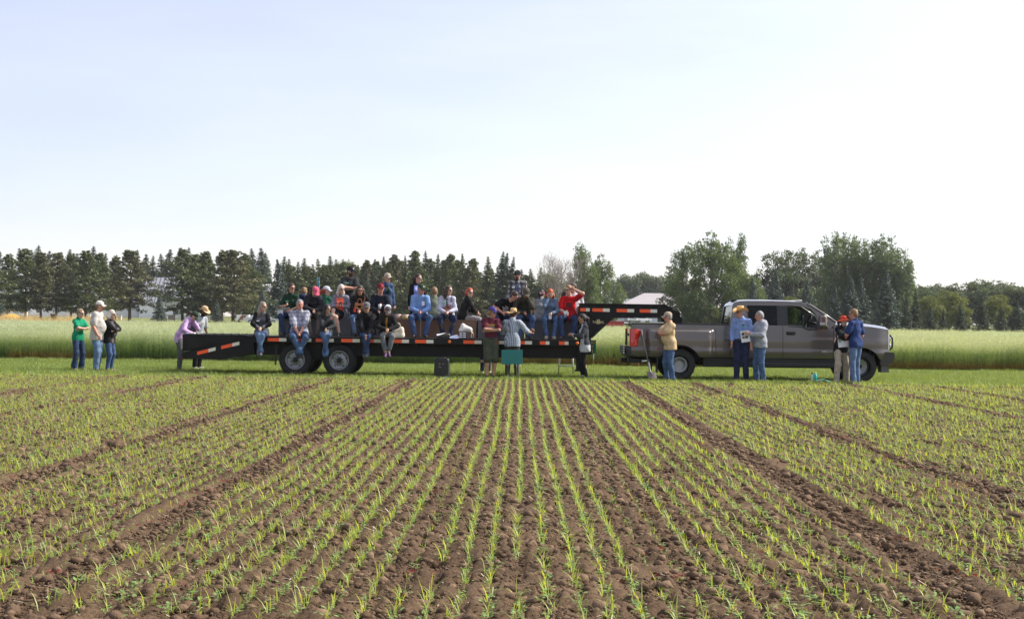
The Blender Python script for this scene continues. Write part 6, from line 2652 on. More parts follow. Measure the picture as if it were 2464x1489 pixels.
    if bot['kind'] == 'skirt':
        for i in range(2):
            hj = (hipl, hipr)[i]
            Bt.cap(hj, hj + (kn[i] - hj) * .86, .10 * s + g, .082 * s + g, .06)
        Bt.cap((hipl + hipr) / 2, (kn[0] + kn[1]) / 2 * .8 + pel * .2, .10, .08, .06)
    else:
        fl = bot.get('flare', 0)
        for i in range(2):
            hj = (hipl, hipr)[i]
            if bot['kind'] == 'shorts':
                Bt.cap(hj, kn[i], .086 * s * (.7 + .3 * fw) + g, .070 * s + g, .04)
                Bt.cap(kn[i], kn[i] + (ank[i] - kn[i]) * .06, .070 * s + g, .074 * s + g, .02)
            else:
                Bt.cap(hj, kn[i], .086 * s * (.7 + .3 * fw) + g, .060 * s + g, .04)
                e = kn[i] + (ank[i] - kn[i]) * bot.get('len', 1.0)
                Bt.cap(kn[i], e, .060 * s + g, .046 * s + g + fl, .03)
    V, F = Bt.mesh(VOX_C, wr_noise(.0050, .0024))
    mats = [bot['mat']]
    place_mesh(V, F, mats, None, bot['name'], root)
    if bot.get('belt'):
        m = MB()
        P_ = []
        for zz in (.030, .034, .068, .072):
            c = pel + t_up * zz
            e = .004 if zz in (.034, .068) else 0
            P_.append([tuple(c + sl * math.cos(a) * (.122 * s * fw + .030 + e) + sf * math.sin(a) * ((.122 * s * fw + .030) / 1.28 + e)) for a in np.linspace(0, 2 * math.pi, 29)])
        m.grid(P_)
        m.build('belt', pmat('belt_leather', (.02, .015, .012), .5), root)
    # --- shoes
    for i in range(2):
        S_ = SDF()
        a, t_ = ank[i], toe[i]
        fd = t_ - (a - U * .085)
        fd_ = fd / np.linalg.norm(fd)
        if not seat or legs in ('sit',) or (legs == 'cross' and i == 1):
            hb, tb = a - U * .047, t_ + U * .030
        else:
            dn = fd_ - U * (fd_ @ U)
            hb, tb = a - U * .035 - fd_ * .0, t_ + U * .012
        S_.cap(hb - fd_ * .035, tb - fd_ * .01, .041 * s, .036 * s, .02)
        S_.cap(hb, tb - fd_ * .05, .044 * s, .038 * s, .02)
        S_.cap(a - U * .01, hb, .046 * s, .042 * s, .02)
        if sp.get('boot'):
            S_.cap(a, kn[i] + (a - kn[i]) * .35, .052 * s, .068 * s, .02)
        V, F = S_.mesh(VOX_C)
        ctr = V[F].mean(1)
        fm = (ctr[:, 2] < min(hb[2], tb[2]) - .022).astype(int)
        place_mesh(V, F, [SHOE[sp.get('shoe', 'black')], SHOE[sp.get('sole', 'black')]], fm, 'boot' if sp.get('boot') else 'shoe', root)

    # --- hair
    def hp_(l, f, u):
        return hc + (hl * l + hf * f + hu * u) * hs
    hair = sp.get('hair')
    if hair:
        style, colr = hair
        Hh = SDF()
        hn = Field(seed + 5, 70.0, 6)
        nz_ = lambda x, y, z: .004 * hn(x, y, z * .4)
        cut = []
        if style != 'bald':
            Hh.ell(hp_(0, -.012, .042), HM, A3(.087, .099, .101) * hs, .02)
            Hh.ell(hp_(0, -.045, -.005), HM, A3(.076, .062, .080) * hs, .03)
            if style in ('bun',):
                Hh.ell(hp_(0, -.075, .10), HM, A3(.035, .035, .032) * hs, .015)
            if style in ('tail', 'curlytail'):
                k_ = 1.5 if style == 'curlytail' else 1
                Hh.cap(hp_(0, -.10, .03), hp_(-.02, -.155, -.02), .032 * k_, .036 * k_, .02)
                Hh.cap(hp_(-.02, -.155, -.02), hp_(-.02, -.150, -.16), .036 * k_, .018 * k_, .02)
            if style in ('long', 'longcurl', 'bob'):
                dn = .36 if style != 'bob' else .15
                if sp.get('hairlen'):
                    dn = sp['hairlen']
                thick = .048 if style == 'longcurl' else .036
                down = -U * dn
                for l_, f_, e_ in ((-.058, -.040, .02), (.058, -.040, .02), (-.030, -.072, 0), (.030, -.072, 0), (-.066, -.022, .03), (.066, -.022, .03)):
                    a = hp_(l_, f_, .0)
                    dirn = hp_(l_ * 1.25, f_ * 1.2 - .015, 0) + down * (1 - .25 * (abs(l_) > .05))
                    mid = hp_(l_ * 1.32, f_ * 1.25 - .012, 0) + down * .45
                    Hh.cap(a, mid, thick, thick * 1.05, .02)
                    Hh.cap(mid, dirn, thick * 1.05, thick * .55, .02)
            if style == 'braid':
                Hh.cap(hp_(-.05, -.06, -.04), hp_(-.09, .03, -.12), .036, .030, .02)
                a = hp_(-.09, .03, -.12)
                for k in range(7):
                    b = a + U * -.045 + P(0, .012, 0)
                    Hh.ell((a + b) / 2, np.eye(3), A3(.026, .026, .03), .006)
                    a = b
            if style == 'short':
                pass
        # keep the face free
        V, F = Hh.mesh(VOX_B, nz_, [(hp_(0, .060, .055), hf * .82 - hu * .57)] if style in ('short', 'bun', 'tail', 'curlytail', 'braid') else [(hp_(0, .055, .0), hf * .96 - hu * .28)])
        place_mesh(V, F, hair_mat(colr), None, 'hair', root)
    # --- head gear
    HW = Matrix(((hl[0], hf[0], hu[0], hc[0]), (hl[1], hf[1], hu[1], hc[1]), (hl[2], hf[2], hu[2], hc[2]), (0, 0, 0, 1))) @ Matrix.Scale(hs, 4)
    cap = sp.get('cap')
    if cap:
        kind, m1, m2 = cap
        if kind == 'ball':
            m = MB()
            P_ = []
            for i in range(8):
                a = math.pi / 2 * i / 7
                P_.append([(.089 * math.cos(t) * math.cos(a) ** .8, -.012 + .108 * math.sin(t) * math.cos(a) ** .8, .048 + .098 * math.sin(a) ** .95) for t in np.linspace(0, 2 * math.pi, 25)])
            m.grid(P_)
            if m2 is not m1:       # mesh back panels
                m.cm = 0
                for fi, f in enumerate(m.f):
                    cy_ = sum(m.v[i][1] for i in f) / 4
                    m.m[fi] = 1 if cy_ < .01 else 0
            m.ellipsoid((0, -.012, .146), (.008, .008, .005), 8, 4)
            m.xform(HW)
            cb = m.build('cap', [m1, m2], root)
            m = MB()
            P_ = []
            for i in range(6):
                d = i / 5
                P_.append([(.086 * math.sin(t) * (1 - .12 * d), .070 + .02 * math.cos(t) + (.085 * d) * math.cos(t * .85), .050 - .012 * d - .030 * (abs(t) / 1.3) ** 2 * (.4 + d)) for t in np.linspace(-1.3, 1.3, 15)])
            m.grid(P_)
            nV = len(m.v)
            m.grid([[(p[0], p[1], p[2] - .006) for p in r] for r in P_], flip=True)
            m.xform(HW)
            vz = m.build('visor', [sp.get('visor', m1)], cb)
            if sp.get('badge'):
                bt, bm = sp['badge']
                ec = hc + (hf * .098 + hu * .088) * hs
                Mb = Matrix(((hl[0], hu[0], hf[0], ec[0]), (hl[1], hu[1], hf[1], ec[1]), (hl[2], hu[2], hf[2], ec[2]), (0, 0, 0, 1))) @ Matrix.Rotation(R(-14), 4, 'X')
                if bt:
                    text_mesh('emblem', bt, .05, bm, cb, Mb, depth=.004)
                else:
                    m = MB(); m.box(-.017, .017, -.012, .012, -.004, .004, .002); m.xform(Mb); m.build('emblem', bm, cb)
        else:
            m = MB()
            br = {'straw': .165, 'cowboy': .175, 'bucket': .150}[kind]
            P_ = []
            hgt = {'straw': .115, 'cowboy': .125, 'bucket': .085}[kind]
            n = 33
            prof = [(1.0, 0), (.97, .25), (.93, .55), (.86, .82), (.70, .97), (.40, 1.0), (.02, .96 if kind != 'cowboy' else .80)]
            for r_, h_ in prof:
                row_ = []
                for t in np.linspace(0, 2 * math.pi, n):
                    x, y = .084 * r_ * math.cos(t), .104 * r_ * math.sin(t) - .008
                    z = .045 + hgt * h_
                    if kind in ('cowboy', 'straw') and h_ > .5:
                        z -= (.035 if kind == 'cowboy' else .018) * math.exp(-(x / .022) ** 2) * (h_ - .3)
                        x *= 1 - .25 * (h_ - .5) * max(0, math.sin(t))
                    row_.append((x, y, z))
                P_.append(row_)
            m.grid(P_, flip=True)
            m.xform(HW)
            cb = m.build('hat', m1, root)
            m = MB()
            P_ = []
            for i in range(8):
                d = i / 7
                row_ = []
                for t in np.linspace(0, 2 * math.pi, n):
                    rx, ry = .083 + (br - .083) * d, .103 + (br * 1.12 - .103) * d
                    x, y = rx * math.cos(t), ry * math.sin(t) - .008
                    z = .046
                    if kind == 'cowboy':
                        z += .075 * (abs(math.cos(t)) ** 1.6) * d ** 1.7 - .035 * abs(math.sin(t)) ** 2 * d ** 1.5
                    elif kind == 'straw':
                        z += .022 * abs(math.cos(t)) ** 2 * d ** 2 - .03 * abs(math.sin(t)) ** 2 * d ** 1.5
                    else:
                        z -= .055 * d
                    row_.append((x, y, z))
                P_.append(row_)
            m.grid(P_)
            m.grid([[(p[0], p[1], p[2] - .005) for p in r] for r in P_], flip=True)
            m.xform(HW)
            m.build('brim', m1, cb)
            m = MB()
            m.grid([[(.0855 * math.cos(t), .1055 * math.sin(t) - .008, z) for t in np.linspace(0, 2 * math.pi, n)] for z in (.047, .068)], flip=True)
            m.xform(HW)
            m.build('hat_band', m2, cb)
    if sp.get('glasses'):
        m = MB()
        for q in (-1, 1):
            m.ellipsoid((q * .034, .096, .014), (.029, .010, .021), 12, 8)
            m.box(q * .060 - .003, q * .060 + .003, .0, .093, .014, .022)
            m.box(q * .063 - .003, q * .078 + .003, -.012, .09, .013, .022) if q > 0 else m.box(q * .078 - .003, q * .063 + .003, -.012, .09, .013, .022)
        m.box(-.012, .012, .100, .108, .016, .022)
        m.xform(HW)
        m.build('sunglasses', sp['glasses'] if not isinstance(sp['glasses'], bool) else M_lens, root)
    # small things on the clothes
    if sp.get('tagpos'):
        l_, z_, tm = sp['tagpos']
        c = chest + sl * l_ + t_up * z_
        y_ = (.133 * s + lay) / 1.36
        c = c + sf * (y_ + (.030 if female else .012))
        Mx = Matrix(((sl[0], t_up[0], sf[0], c[0]), (sl[1], t_up[1], sf[1], c[1]), (sl[2], t_up[2], sf[2], c[2]), (0, 0, 0, 1)))
        m = MB(); m.box(-.038, .038, -.016, .016, -.004, .010, .003); m.xform(Mx); m.build('name_badge', tm, root)
    sp['_'] = dict(root=root, org=org, pel=pel, chest=chest, sl=sl, sf=sf, t_up=t_up, wr=wr, hd=hd, kn=kn, ank=ank, hc=hc, s=s, lay=lay, P=P, sh_c=sh_c, el=el, HW=HW, shl=shl, shr=shr, fw=fw)
    return sp['_']
# ------------------------------------------------------------------ bench crates on the deck
BZ = DECK_Z + .46
BY0, BY1 = TY + .98, TY + 1.55
M_crate_grey = pmat('grey_crate', (.115, .118, .125), .75, 0, .12, 3, .15, 20)
M_crate_brown = pmat('brown_crate', (.20, .115, .075), .8, 0, .12, 3, .2, 20)
for px0, px1, mat, lab in ((670, 845, M_crate_grey, 'long grey bench box at the rear of the trailer deck'), (846, 948, M_crate_grey, 'grey bench box behind the two capped sitters'), (950, 1060, M_crate_brown, 'brown bench box under the man in the blue shirt'), (1061.5, 1146, M_crate_brown, 'brown bench box under the woman in the pale fleece'),
                           (1150, 1262, M_crate_grey, 'grey bench box behind the man in the checked shirt'), (1263.5, 1384, M_crate_grey, 'grey bench box at the front of the trailer deck')):
    x0, x1 = X(px0, BY0), X(px1, BY0)
    t = thing('bench_box', ((x0 + x1) / 2, BY0, DECK_Z), lab, 'bench')
    w = (x1 - x0) / 2
    h = BZ - DECK_Z
    m = MB(); m.box(-w, w, 0, .02, .002, h - .022); m.build('front_panel', mat, t)
    m = MB(); m.box(-w, w, BY1 - BY0 - .02, BY1 - BY0, .002, h - .022); m.build('back_panel', mat, t)
    for s_ in (-1, 1):
        m = MB(); m.box(*sorted((s_ * w, s_ * (w - .02))), .021, BY1 - BY0 - .021, .002, h - .022); m.build('end_panel', mat, t)
    m = MB(); m.box(-w - .008, w + .008, -.012, BY1 - BY0 + .012, h - .02, h, .004); m.build('seat_board', mat, t)
    if mat is M_crate_brown and px0 == 950:
        m = MB(); m.box(.06, .085, -.004, -.001, .02, h - .03); m.build('tape_strip', pmat('packing_tape', (.42, .33, .26), .4), t)

# ------------------------------------------------------------------ clothes
def top(name, col, sleeve='long', kind='', mat=None, **k):
    return dict(name=name, mat=mat or cloth('%s_%d_%d_%d' % (name, col[0] * 999, col[1] * 999, col[2] * 999), col), sleeve=sleeve, kind=kind, **k)


def bot(name, mat, kind='trousers', **k):
    return dict(name=name, mat=DEN[mat], kind=kind, **k)


J = lambda c='blue', **k: bot('jeans', c, **k)
C = {n: cloth('cap_' + n, c) for n, c in dict(cream=(.66, .62, .54), green=(.028, .055, .032), tan=(.40, .32, .23), black=(.014, .014, .015), pink=(.66, .10, .17), white=(.74, .75, .80), grey=(.12, .12, .125), pale=(.46, .48, .52), maroon=(.19, .018, .025), purple=(.060, .045, .20), camo=(.085, .075, .055), khaki=(.42, .36, .28)).items()}
M_strawhat = pmat('straw_hat', (.56, .38, .17), .8, 0, .2, 40, .4, 120)
M_cowhat = pmat('golden_straw', (.66, .38, .12), .7, 0, .15, 30, .3, 120)
M_redhat = cloth('red_felt', (.62, .075, .035))
M_band = pmat('hat_ribbon', (.16, .10, .05), .8)
M_bluelens = pmat('blue_mirror_lens', (.05, .14, .42), .08, .5, coat=.6)
M_tagw = pmat('badge_white', (.70, .72, .72), .5)
M_tagg = pmat('badge_green', (.10, .42, .25), .5)
PLAID1 = stripe_mat('grey_plaid', (.40, .41, .46), [(2, .10, .42, (.12, .13, .20), .62), (0, .10, .45, (.09, .10, .17), .78), (0, .10, .08, (.62, .64, .68), .7)])
PLAID2 = stripe_mat('black_white_plaid', (.34, .33, .32), [(2, .13, .5, (.04, .04, .045), .75), (0, .13, .5, (.035, .035, .04), .85)])
CHECK = stripe_mat('navy_white_check', (.50, .54, .57), [(2, .048, .42, (.055, .095, .16), .62), (0, .048, .45, (.055, .095, .16), .70)])
BLUEPRINT = stripe_mat('blue_print', (.55, .60, .85), [(0, .030, .5, (.06, .09, .55), .8), (2, .052, .35, (.10, .14, .65), .7)])
DARKPRINT = stripe_mat('dark_floral', (.035, .045, .085), [(0, .04, .25, (.22, .26, .36), .6), (2, .05, .3, (.16, .2, .3), .6)])
SKIRTP = stripe_mat('dotted_skirt', (.20, .19, .20), [(0, .022, .4, (.45, .44, .44), .7), (2, .022, .5, (.12, .11, .12), .7)])
STAND_Y = TY + 2.02
PEOPLE = []


def add(**sp):
    PEOPLE.append(sp)
    return sp


def ground_at(px, depth):
    return (X(px, depth, 800), depth, -.012)


def edge(px, dy=.10):
    return (X(px, TY + dy, 780), TY + dy, DECK_Z)


def bench(px, dy=.10):
    return (X(px, BY0 + dy, 750), BY0 + dy, BZ)


def far(px, dz=0.0):
    return (X(px, BY1 - .10, 750), BY1 - .10, BZ + dz)


def deck(px, y=None):
    y = y or STAND_Y
    return (X(px, y, 720), y, DECK_Z)


XX = ('crossed', 'crossed')
KK = ('knees', 'knees')
LL = ('lap', 'lap')
p1 = add(label='woman in green polo shirt with arms crossed, leftmost person', at=ground_at(188, 40.9), H=1.62, f=True, yaw=52, hyaw=72, arms=XX, skin='fair', hair=('bun', 'ash'), glasses=True, top=top('polo_shirt', (.010, .23, .115), 'short', 'polo'), bot=J('dark', flare=.030), shoe='tan', sole='tan', spread=.13)
p2 = add(label='tall man in cream T-shirt and cream cap seen from the side', at=ground_at(233, 40.3), H=1.83, yaw=84, hyaw=86, fat=1.26, belly=.145, arms=('pocket', 'pocket'), skin='red', hair=('short', 'ash'), cap=('ball', C['cream'], C['cream']), top=top('t_shirt', (.43, .41, .38), 'short', 'tee', collar=False), hem=.09, bot=J('light', g=.022), shoe='brown', beard='goatee', beardc='sandy', puff=.02)
p3 = add(label='woman in black cardigan and blue jeans with arms crossed at the left', at=ground_at(263, 40.6), H=1.60, f=True, yaw=72, hyaw=80, fat=1.18, belly=.13, arms=XX, skin='fair', hair=('bob', 'silver'), glasses=True, top=top('cardigan', (.012, .012, .013), 'long', front=(.05, cloth('dark_print_top', (.09, .075, .08), .5, vscale=50))), bot=J('mid'), shoe='tan', sole='tan', hem=.06)
p4 = add(label='woman in lilac shirt and dark green cap bending over the ramp', at=ground_at(433, 41.6), H=1.70, f=True, yaw=78, hyaw=80, hpitch=48, lean=26, slump=.04, legs='raised', step=.72, arms=('face', (-.14, .42, 1.02, (-.8, -.4, -.4), (0, .8, -.3))), skin='fair', hair=('tail', 'brown'), cap=('ball', C['green'], C['green']), top=top('shirt', (.50, .33, .55)), bot=bot('trousers', 'grey', g=.018), shoe='black', hem=.07)
p5 = add(label='man in grey T-shirt and tan straw hat behind the bending woman', at=ground_at(474, 43.0), H=1.76, yaw=60, hyaw=64, hpitch=22, lean=16, arms=('pocket', 'pocket'), skin='brown', hair=('short', 'dark'), beard='full', beardc='dark', cap=('straw', pmat('tan_hat', (.52, .36, .20), .8, 0, .15, 30), M_band), top=top('t_shirt', (.36, .38, .42), 'short', 'tee', collar=False), bot=bot('trousers', 'black', g=.02), shoe='white', sole='white', fat=1.1)
# seated on the near edge of the deck
p6 = add(label='woman in grey vest and black sleeves sitting alone at the rear edge of the deck', at=edge(630), seat='edge', legs='cross_ankle', H=1.70, f=True, yaw=4, hyaw=62, arms=KK, skin='fair', hair=('long', 'light'), hairlen=.30, glasses=True, top=top('vest', (.095, .098, .112), 'long', sleeves=cloth('black_knit', (.010, .010, .011))), bot=J('light', g=.006), shoe='grey', sole='grey', tagpos=(-.08, .02, M_tagw))
p7 = add(label='stout grey-haired man in plaid shirt sitting above the rear wheel', at=edge(720, .14), seat='edge', legs='cross_ankle', H=1.84, yaw=8, hyaw=24, fat=1.30, belly=.15, arms=('between', 'between'), knees=.2, kout=.6, skin='red', hair=('short', 'grey'), top=top('shirt', (.4, .4, .4), 'elbow', mat=PLAID1), bot=J('blue', g=.020), shoe='black', puff=.022)
p8 = add(label='woman with long dark hair in charcoal sweatshirt between the two wheels', at=edge(783), seat='edge', legs='cross_ankle', H=1.64, f=True, yaw=8, hyaw=58, lean=14, arms=('knees', 'shoulder'), skin='olive', hair=('long', 'dark'), hairlen=.34, top=top('sweatshirt', (.040, .042, .046), collar=False), bot=J('blue', g=.006), shoe='blue', sole='grey')
p9 = add(label='young man in black jacket and grey-white cap sitting on the deck edge', at=edge(882), seat='edge', legs='cross_ankle', H=1.74, yaw=4, hyaw=8, lean=16, slump=.07, arms=('between', 'between'), skin='olive', hair=('short', 'dark'), cap=('ball', C['grey'], C['white']), top=top('jacket', (.014, .014, .016)), bot=J('dark', g=.014), shoe='grey', sole='black')
p10 = add(label='woman with red braid and black jacket looking down on the deck edge', at=edge(930), seat='edge', legs='dangle', knees=.05, H=1.70, f=True, yaw=8, hyaw=14, hpitch=38, lean=15, slump=.06, arms=KK, skin='fair', hair=('braid', 'auburn'), cap=('ball', C['grey'], C['white']), top=top('jacket', (.015, .015, .016), front=(.022, cloth('ochre_shirt', (.40, .20, .04)))), bot=bot('trousers', 'washed', g=.010, len=.80), shoe='purple', sole='purple')
# seated on the bench boxes, facing the field
p11 = add(label='woman in dark green polo and sunglasses writing on papers', at=bench(702), seat='bench', drop=.46, H=1.78, f=True, yaw=-8, hyaw=42, arms=('lap', 'hold'), skin='tan', hair=('bun', 'brown'), glasses=True, top=top('polo_shirt', (.012, .040, .024), 'short', 'polo'), bot=J('dark'), shoe='brown', tagpos=(-.07, .05, M_tagg))
p12 = add(label='person in pink cap and black puffer jacket looking down', at=bench(752), seat='bench', drop=.46, H=1.74, f=True, yaw=12, hyaw=34, hpitch=42, lean=20, slump=.05, arms=KK, skin='fair', hair=('tail', 'brown'), cap=('ball', C['pink'], C['pink']), badge=(None, M_tagw), top=top('puffer_jacket', (.022, .022, .026)), bot=bot('trousers', 'taupe'), shoe='brown', puff=.030)
p13 = add(label='person in pale grey cap and green shirt sitting on the far side', at=far(778), seat='bench', drop=.46, H=1.64, f=True, nob=True, yaw=165, hyaw=82, arms=LL, skin='fair', hair=('tail', 'auburn'), cap=('ball', C['pale'], C['pale']), top=top('shirt', (.018, .090, .052)), bot=J('dark'), shoe='black')
p14 = add(label='person in navy hooded top with sandy hair facing away, behind the pink cap', at=far(728), seat='bench', drop=.46, H=1.60, f=True, nob=True, yaw=180, hyaw=170, lean=14, arms=LL, skin='fair', hair=('bun', 'sandy'), top=top('hooded_top', (.020, .028, .075), hood=True), bot=J('dark'), shoe='black')
p15 = add(label='woman with silver hair, coral top and grey cardigan, legs crossed', at=bench(819), seat='bench', drop=.46, H=1.74, f=True, yaw=6, hyaw=34, legs='cross', arms=('hold', 'hold'), skin='fair', hair=('long', 'silver'), hairlen=.22, glasses=True, top=top('cardigan', (.17, .17, .21), front=(.085, cloth('coral_top', (.80, .15, .09)))), bot=bot('skirt', 'black', 'skirt', g=.006), shoe='black', sole='white')
p16 = add(label='bearded man in charcoal T-shirt and black cap standing with arms crossed', at=deck(840), H=1.84, yaw=16, hyaw=46, hpitch=8, arms=XX, skin='tan', hair=('short', 'brown'), beard='full', beardc='brown', cap=('ball', C['black'], C['black']), badge=(None, M_tagw), glasses=M_bluelens, top=top('t_shirt', (.030, .032, .036), 'short', 'tee', collar=False), bot=J('navy'), shoe='black', tagpos=(-.08, .08, M_tagg))
p17 = add(label='woman with wavy brown hair, black top and tan leather tote on her lap', at=bench(867), seat='bench', drop=.46, H=1.72, f=True, yaw=0, hyaw=6, hpitch=14, arms=LL, skin='tan', hair=('longcurl', 'brown'), hairlen=.24, glasses=True, top=top('pullover', (.011, .011, .012), collar=False), bot=J('light', g=.006), shoe='black', sole='white')
p18 = add(label='man in dark red cap and navy sweatshirt holding a clear cup', at=bench(914), seat='bench', drop=.46, H=1.80, yaw=4, hyaw=26, arms=('hold', 'lap'), skin='red', hair=('short', 'brown'), cap=('ball', C['maroon'], C['maroon']), badge=(None, pmat('badge_red', (.5, .2, .2), .6)), top=top('sweatshirt', (.014, .017, .028), collar=False), bot=bot('trousers', 'black'), shoe='black')
p19 = add(label='woman in denim jacket and tan cap standing behind the red-capped man', at=deck(929), H=1.66, f=True, yaw=18, hyaw=46, arms=('down', 'down'), skin='fair', hair=('tail', 'blond'), cap=('ball', C['khaki'], C['khaki']), glasses=True, top=top('denim_jacket', (.045, .080, .16), front=(.05, cloth('dark_green_top', (.012, .028, .018)))), bot=bot('trousers', 'black'), shoe='black')
p20 = add(label='woman standing in blue patterned top and black cardigan', at=deck(1003), H=1.66, f=True, yaw=12, hyaw=50, arms=('back', 'down'), skin='fair', hair=('curlytail', 'brown'), glasses=True, top=top('cardigan', (.013, .013, .017), front=(.085, BLUEPRINT)), bot=bot('trousers', 'black'), shoe='black')
p21 = add(label='man in light blue shirt and dark green cap with clasped hands', at=bench(1011), seat='bench', drop=.46, H=1.78, yaw=4, hyaw=40, fat=1.12, arms=LL, skin='red', hair=('short', 'grey'), cap=('ball', C['green'], C['green']), badge=(None, M_tagw), glasses=True, top=top('shirt', (.17, .28, .52)), bot=J('mid', g=.018), shoe='brown', kout=.4)
p22 = add(label='person in olive green shirt seen from behind, left of the pale fleece', at=far(1044), seat='bench', drop=.46, H=1.70, yaw=180, hyaw=190, lean=16, fat=1.15, arms=LL, skin='fair', hair=('short', 'sandy'), top=top('shirt', (.13, .15, .105)), bot=bot('trousers', 'black'), shoe='black')
p23 = add(label='woman with curly brown hair in pale fleece and tall black boots', at=bench(1076), seat='bench', drop=.46, H=1.76, f=True, yaw=2, hyaw=54, fat=1.15, arms=LL, skin='fair', hair=('longcurl', 'brown'), hairlen=.28, glasses=True, top=top('fleece', (.42, .43, .53), front=(.016, cloth('dark_green_collar', (.03, .06, .04)))), bot=J('navy', g=.010), shoe='black', boot=True, kout=.35, tagpos=(-.09, .06, M_tagg))
p24 = add(label='woman with short bright red hair in black jacket turning to look back', at=far(1112), seat='bench', drop=.46, H=1.68, f=True, nob=True, yaw=108, hyaw=38, lean=14, arms=KK, skin='fair', hair=('bob', 'auburn'), hairlen=.07, glasses=True, top=top('jacket', (.011, .011, .012)), bot=dict(name='patterned_skirt', mat=SKIRTP, kind='trousers', g=.014), shoe='black')
p25 = add(label='man in black T-shirt with white lettering leaning forward', at=bench(1203), seat='bench', drop=.46, H=1.76, yaw=14, side=22, hyaw=62, hpitch=38, lean=26, slump=.06, arms=KK, skin='red', hair=('short', 'brown'), top=top('t_shirt', (.010, .010, .011), 'short', 'tee', collar=False), bot=J('navy'), shoe='black')
p26 = add(label='man in camouflage cap and olive hoodie resting his face on his hand', at=bench(1262), seat='bench', drop=.46, H=1.84, yaw=2, hyaw=4, hpitch=36, htilt=-10, lean=26, slump=.06, arms=('face', 'knees'), skin='red', hair=('short', 'brown'), beard='full', beardc='sandy', cap=('ball', C['camo'], C['camo']), glasses=True, top=top('hoodie', (.040, .038, .028), hood=True), bot=J('mid', g=.016), shoe='brown', fat=1.12)
p27 = add(label='bearded man in black and white plaid jacket standing on the deck', at=deck(1245), H=1.78, yaw=0, hyaw=-8, arms=('down', 'down'), skin='tan', hair=('short', 'dark'), beard='goatee', beardc='dark', cap=('ball', C['black'], C['black']), badge=('T', M_tagw), top=top('plaid_jacket', (.3, .3, .3), mat=PLAID2, front=(.055, DARKPRINT)), bot=bot('trousers', 'black'), shoe='black', puff=.024, tagpos=(-.11, .06, M_tagw))
p28 = add(label='woman with dark hair and grey top facing away beside the red-haired woman', at=far(1300), seat='bench', drop=.46, H=1.62, f=True, nob=True, yaw=175, hyaw=150, hpitch=10, arms=LL, skin='tan', hair=('tail', 'dark'), top=top('sleeveless_top', (.22, .23, .23), 'none'), bot=J('dark'), shoe='black')
p29 = add(label='woman with long red hair and denim shirt covering her eyes with one hand', at=bench(1322), seat='bench', drop=.46, H=1.70, f=True, yaw=2, hyaw=6, hpitch=30, lean=10, arms=('lap', 'face'), skin='fair', hair=('long', 'red'), hairlen=.26, top=top('denim_shirt', (.115, .165, .24)), bot=J('blue', g=.006), shoe='tan', sole='white')
p30 = add(label='blond man in red T-shirt with one hand behind his head', at=bench(1371), seat='bench', drop=.46, H=1.86, yaw=-8, hyaw=-42, arms=('head', 'lap'), skin='fair', hair=('short', 'sandy'), glasses=True, top=top('t_shirt', (.50, .012, .016), 'short', 'tee', collar=False), bot=J('dark', g=.016), shoe='brown')
p31 = add(label='dark-haired person in white shirt half hidden behind the blond man', at=far(1382, .10), seat='bench', drop=.46, H=1.78, yaw=185, hyaw=-70, arms=LL, skin='olive', hair=('short', 'brown'), top=top('t_shirt', (.50, .48, .48), 'short', 'tee', collar=False), bot=J('dark'), shoe='black')
p32 = add(label='black-haired person in red top low behind the blond man', at=far(1358, -.06), seat='bench', drop=.40, H=1.64, yaw=180, hyaw=175, arms=LL, skin='olive', hair=('short', 'dark'), top=top('t_shirt', (.42, .05, .05), 'short', 'tee'), bot=J('dark'), shoe='black')
# on the grass by the trailer
p33 = add(label='man in maroon lettered T-shirt, purple cap and olive shorts', at=ground_at(1181, 38.75), H=1.78, yaw=8, hyaw=54, arms=XX, skin='tan', hair=('bob', 'sandy'), hairlen=.06, cap=('ball', C['purple'], C['purple']), badge=(None, pmat('badge_gold', (.5, .42, .2), .6)), glasses=True, top=top('t_shirt', (.095, .016, .028), 'short', 'tee', collar=False), bot=bot('shorts', 'olive', 'shorts', g=.022, belt=True), shoe='black', spread=.09, puff=.018, hem=-.10)
p34 = add(label='man in straw hat and checked shirt with his back to the field', at=ground_at(1233, 38.8), H=1.74, yaw=176, hyaw=150, hpitch=4, arms=('hold', (-.42, .34, 1.16, (-.6, -.5, -.8), (-.5, .8, .2))), skin='tan', hair=('short', 'brown'), cap=('straw', M_strawhat, M_band), top=top('shirt', (.6, .6, .6), 'elbow', mat=CHECK), bot=bot('trousers', 'brownish', g=.014), shoe='brown', hem=.06, puff=.022)
p35 = add(label='woman in dark cardigan and white tunic with ponytail, right of the trailer deck', at=ground_at(1408, 38.85), H=1.64, f=True, yaw=-84, hyaw=-86, hpitch=8, arms=('hold', 'hold'), skin='olive', hair=('tail', 'dark'), top=top('tunic', (.42, .44, .45), back=cloth('charcoal_cardigan', (.040, .044, .052)), sleeves=cloth('charcoal_cardigan', (.040, .044, .052)), skirt=.10), bot=bot('leggings', 'black', g=.010), shoe='black', spread=.06)
p36 = add(label='person in jeans behind the trailer, legs showing under the deck by the shorts', at=ground_at(1169, 42.4), H=1.64, yaw=175, hyaw=180, arms=('down', 'down'), skin='fair', hair=('short', 'brown'), top=top('shirt', (.1, .1, .12)), bot=J('navy'), shoe='white', sole='white', spread=.08)
p37 = add(label='person hidden behind the denim shirt, feet dangling under the far deck edge', at=(X(1316, TY + TW - .12, 780), TY + TW - .12, DECK_Z), seat='edge', legs='dangle', knees=.24, H=1.66, yaw=178, hyaw=180, arms=LL, skin='fair', hair=('short', 'brown'), top=top('shirt', (.12, .12, .13)), bot=bot('trousers', 'black'), shoe='black', sole='white')
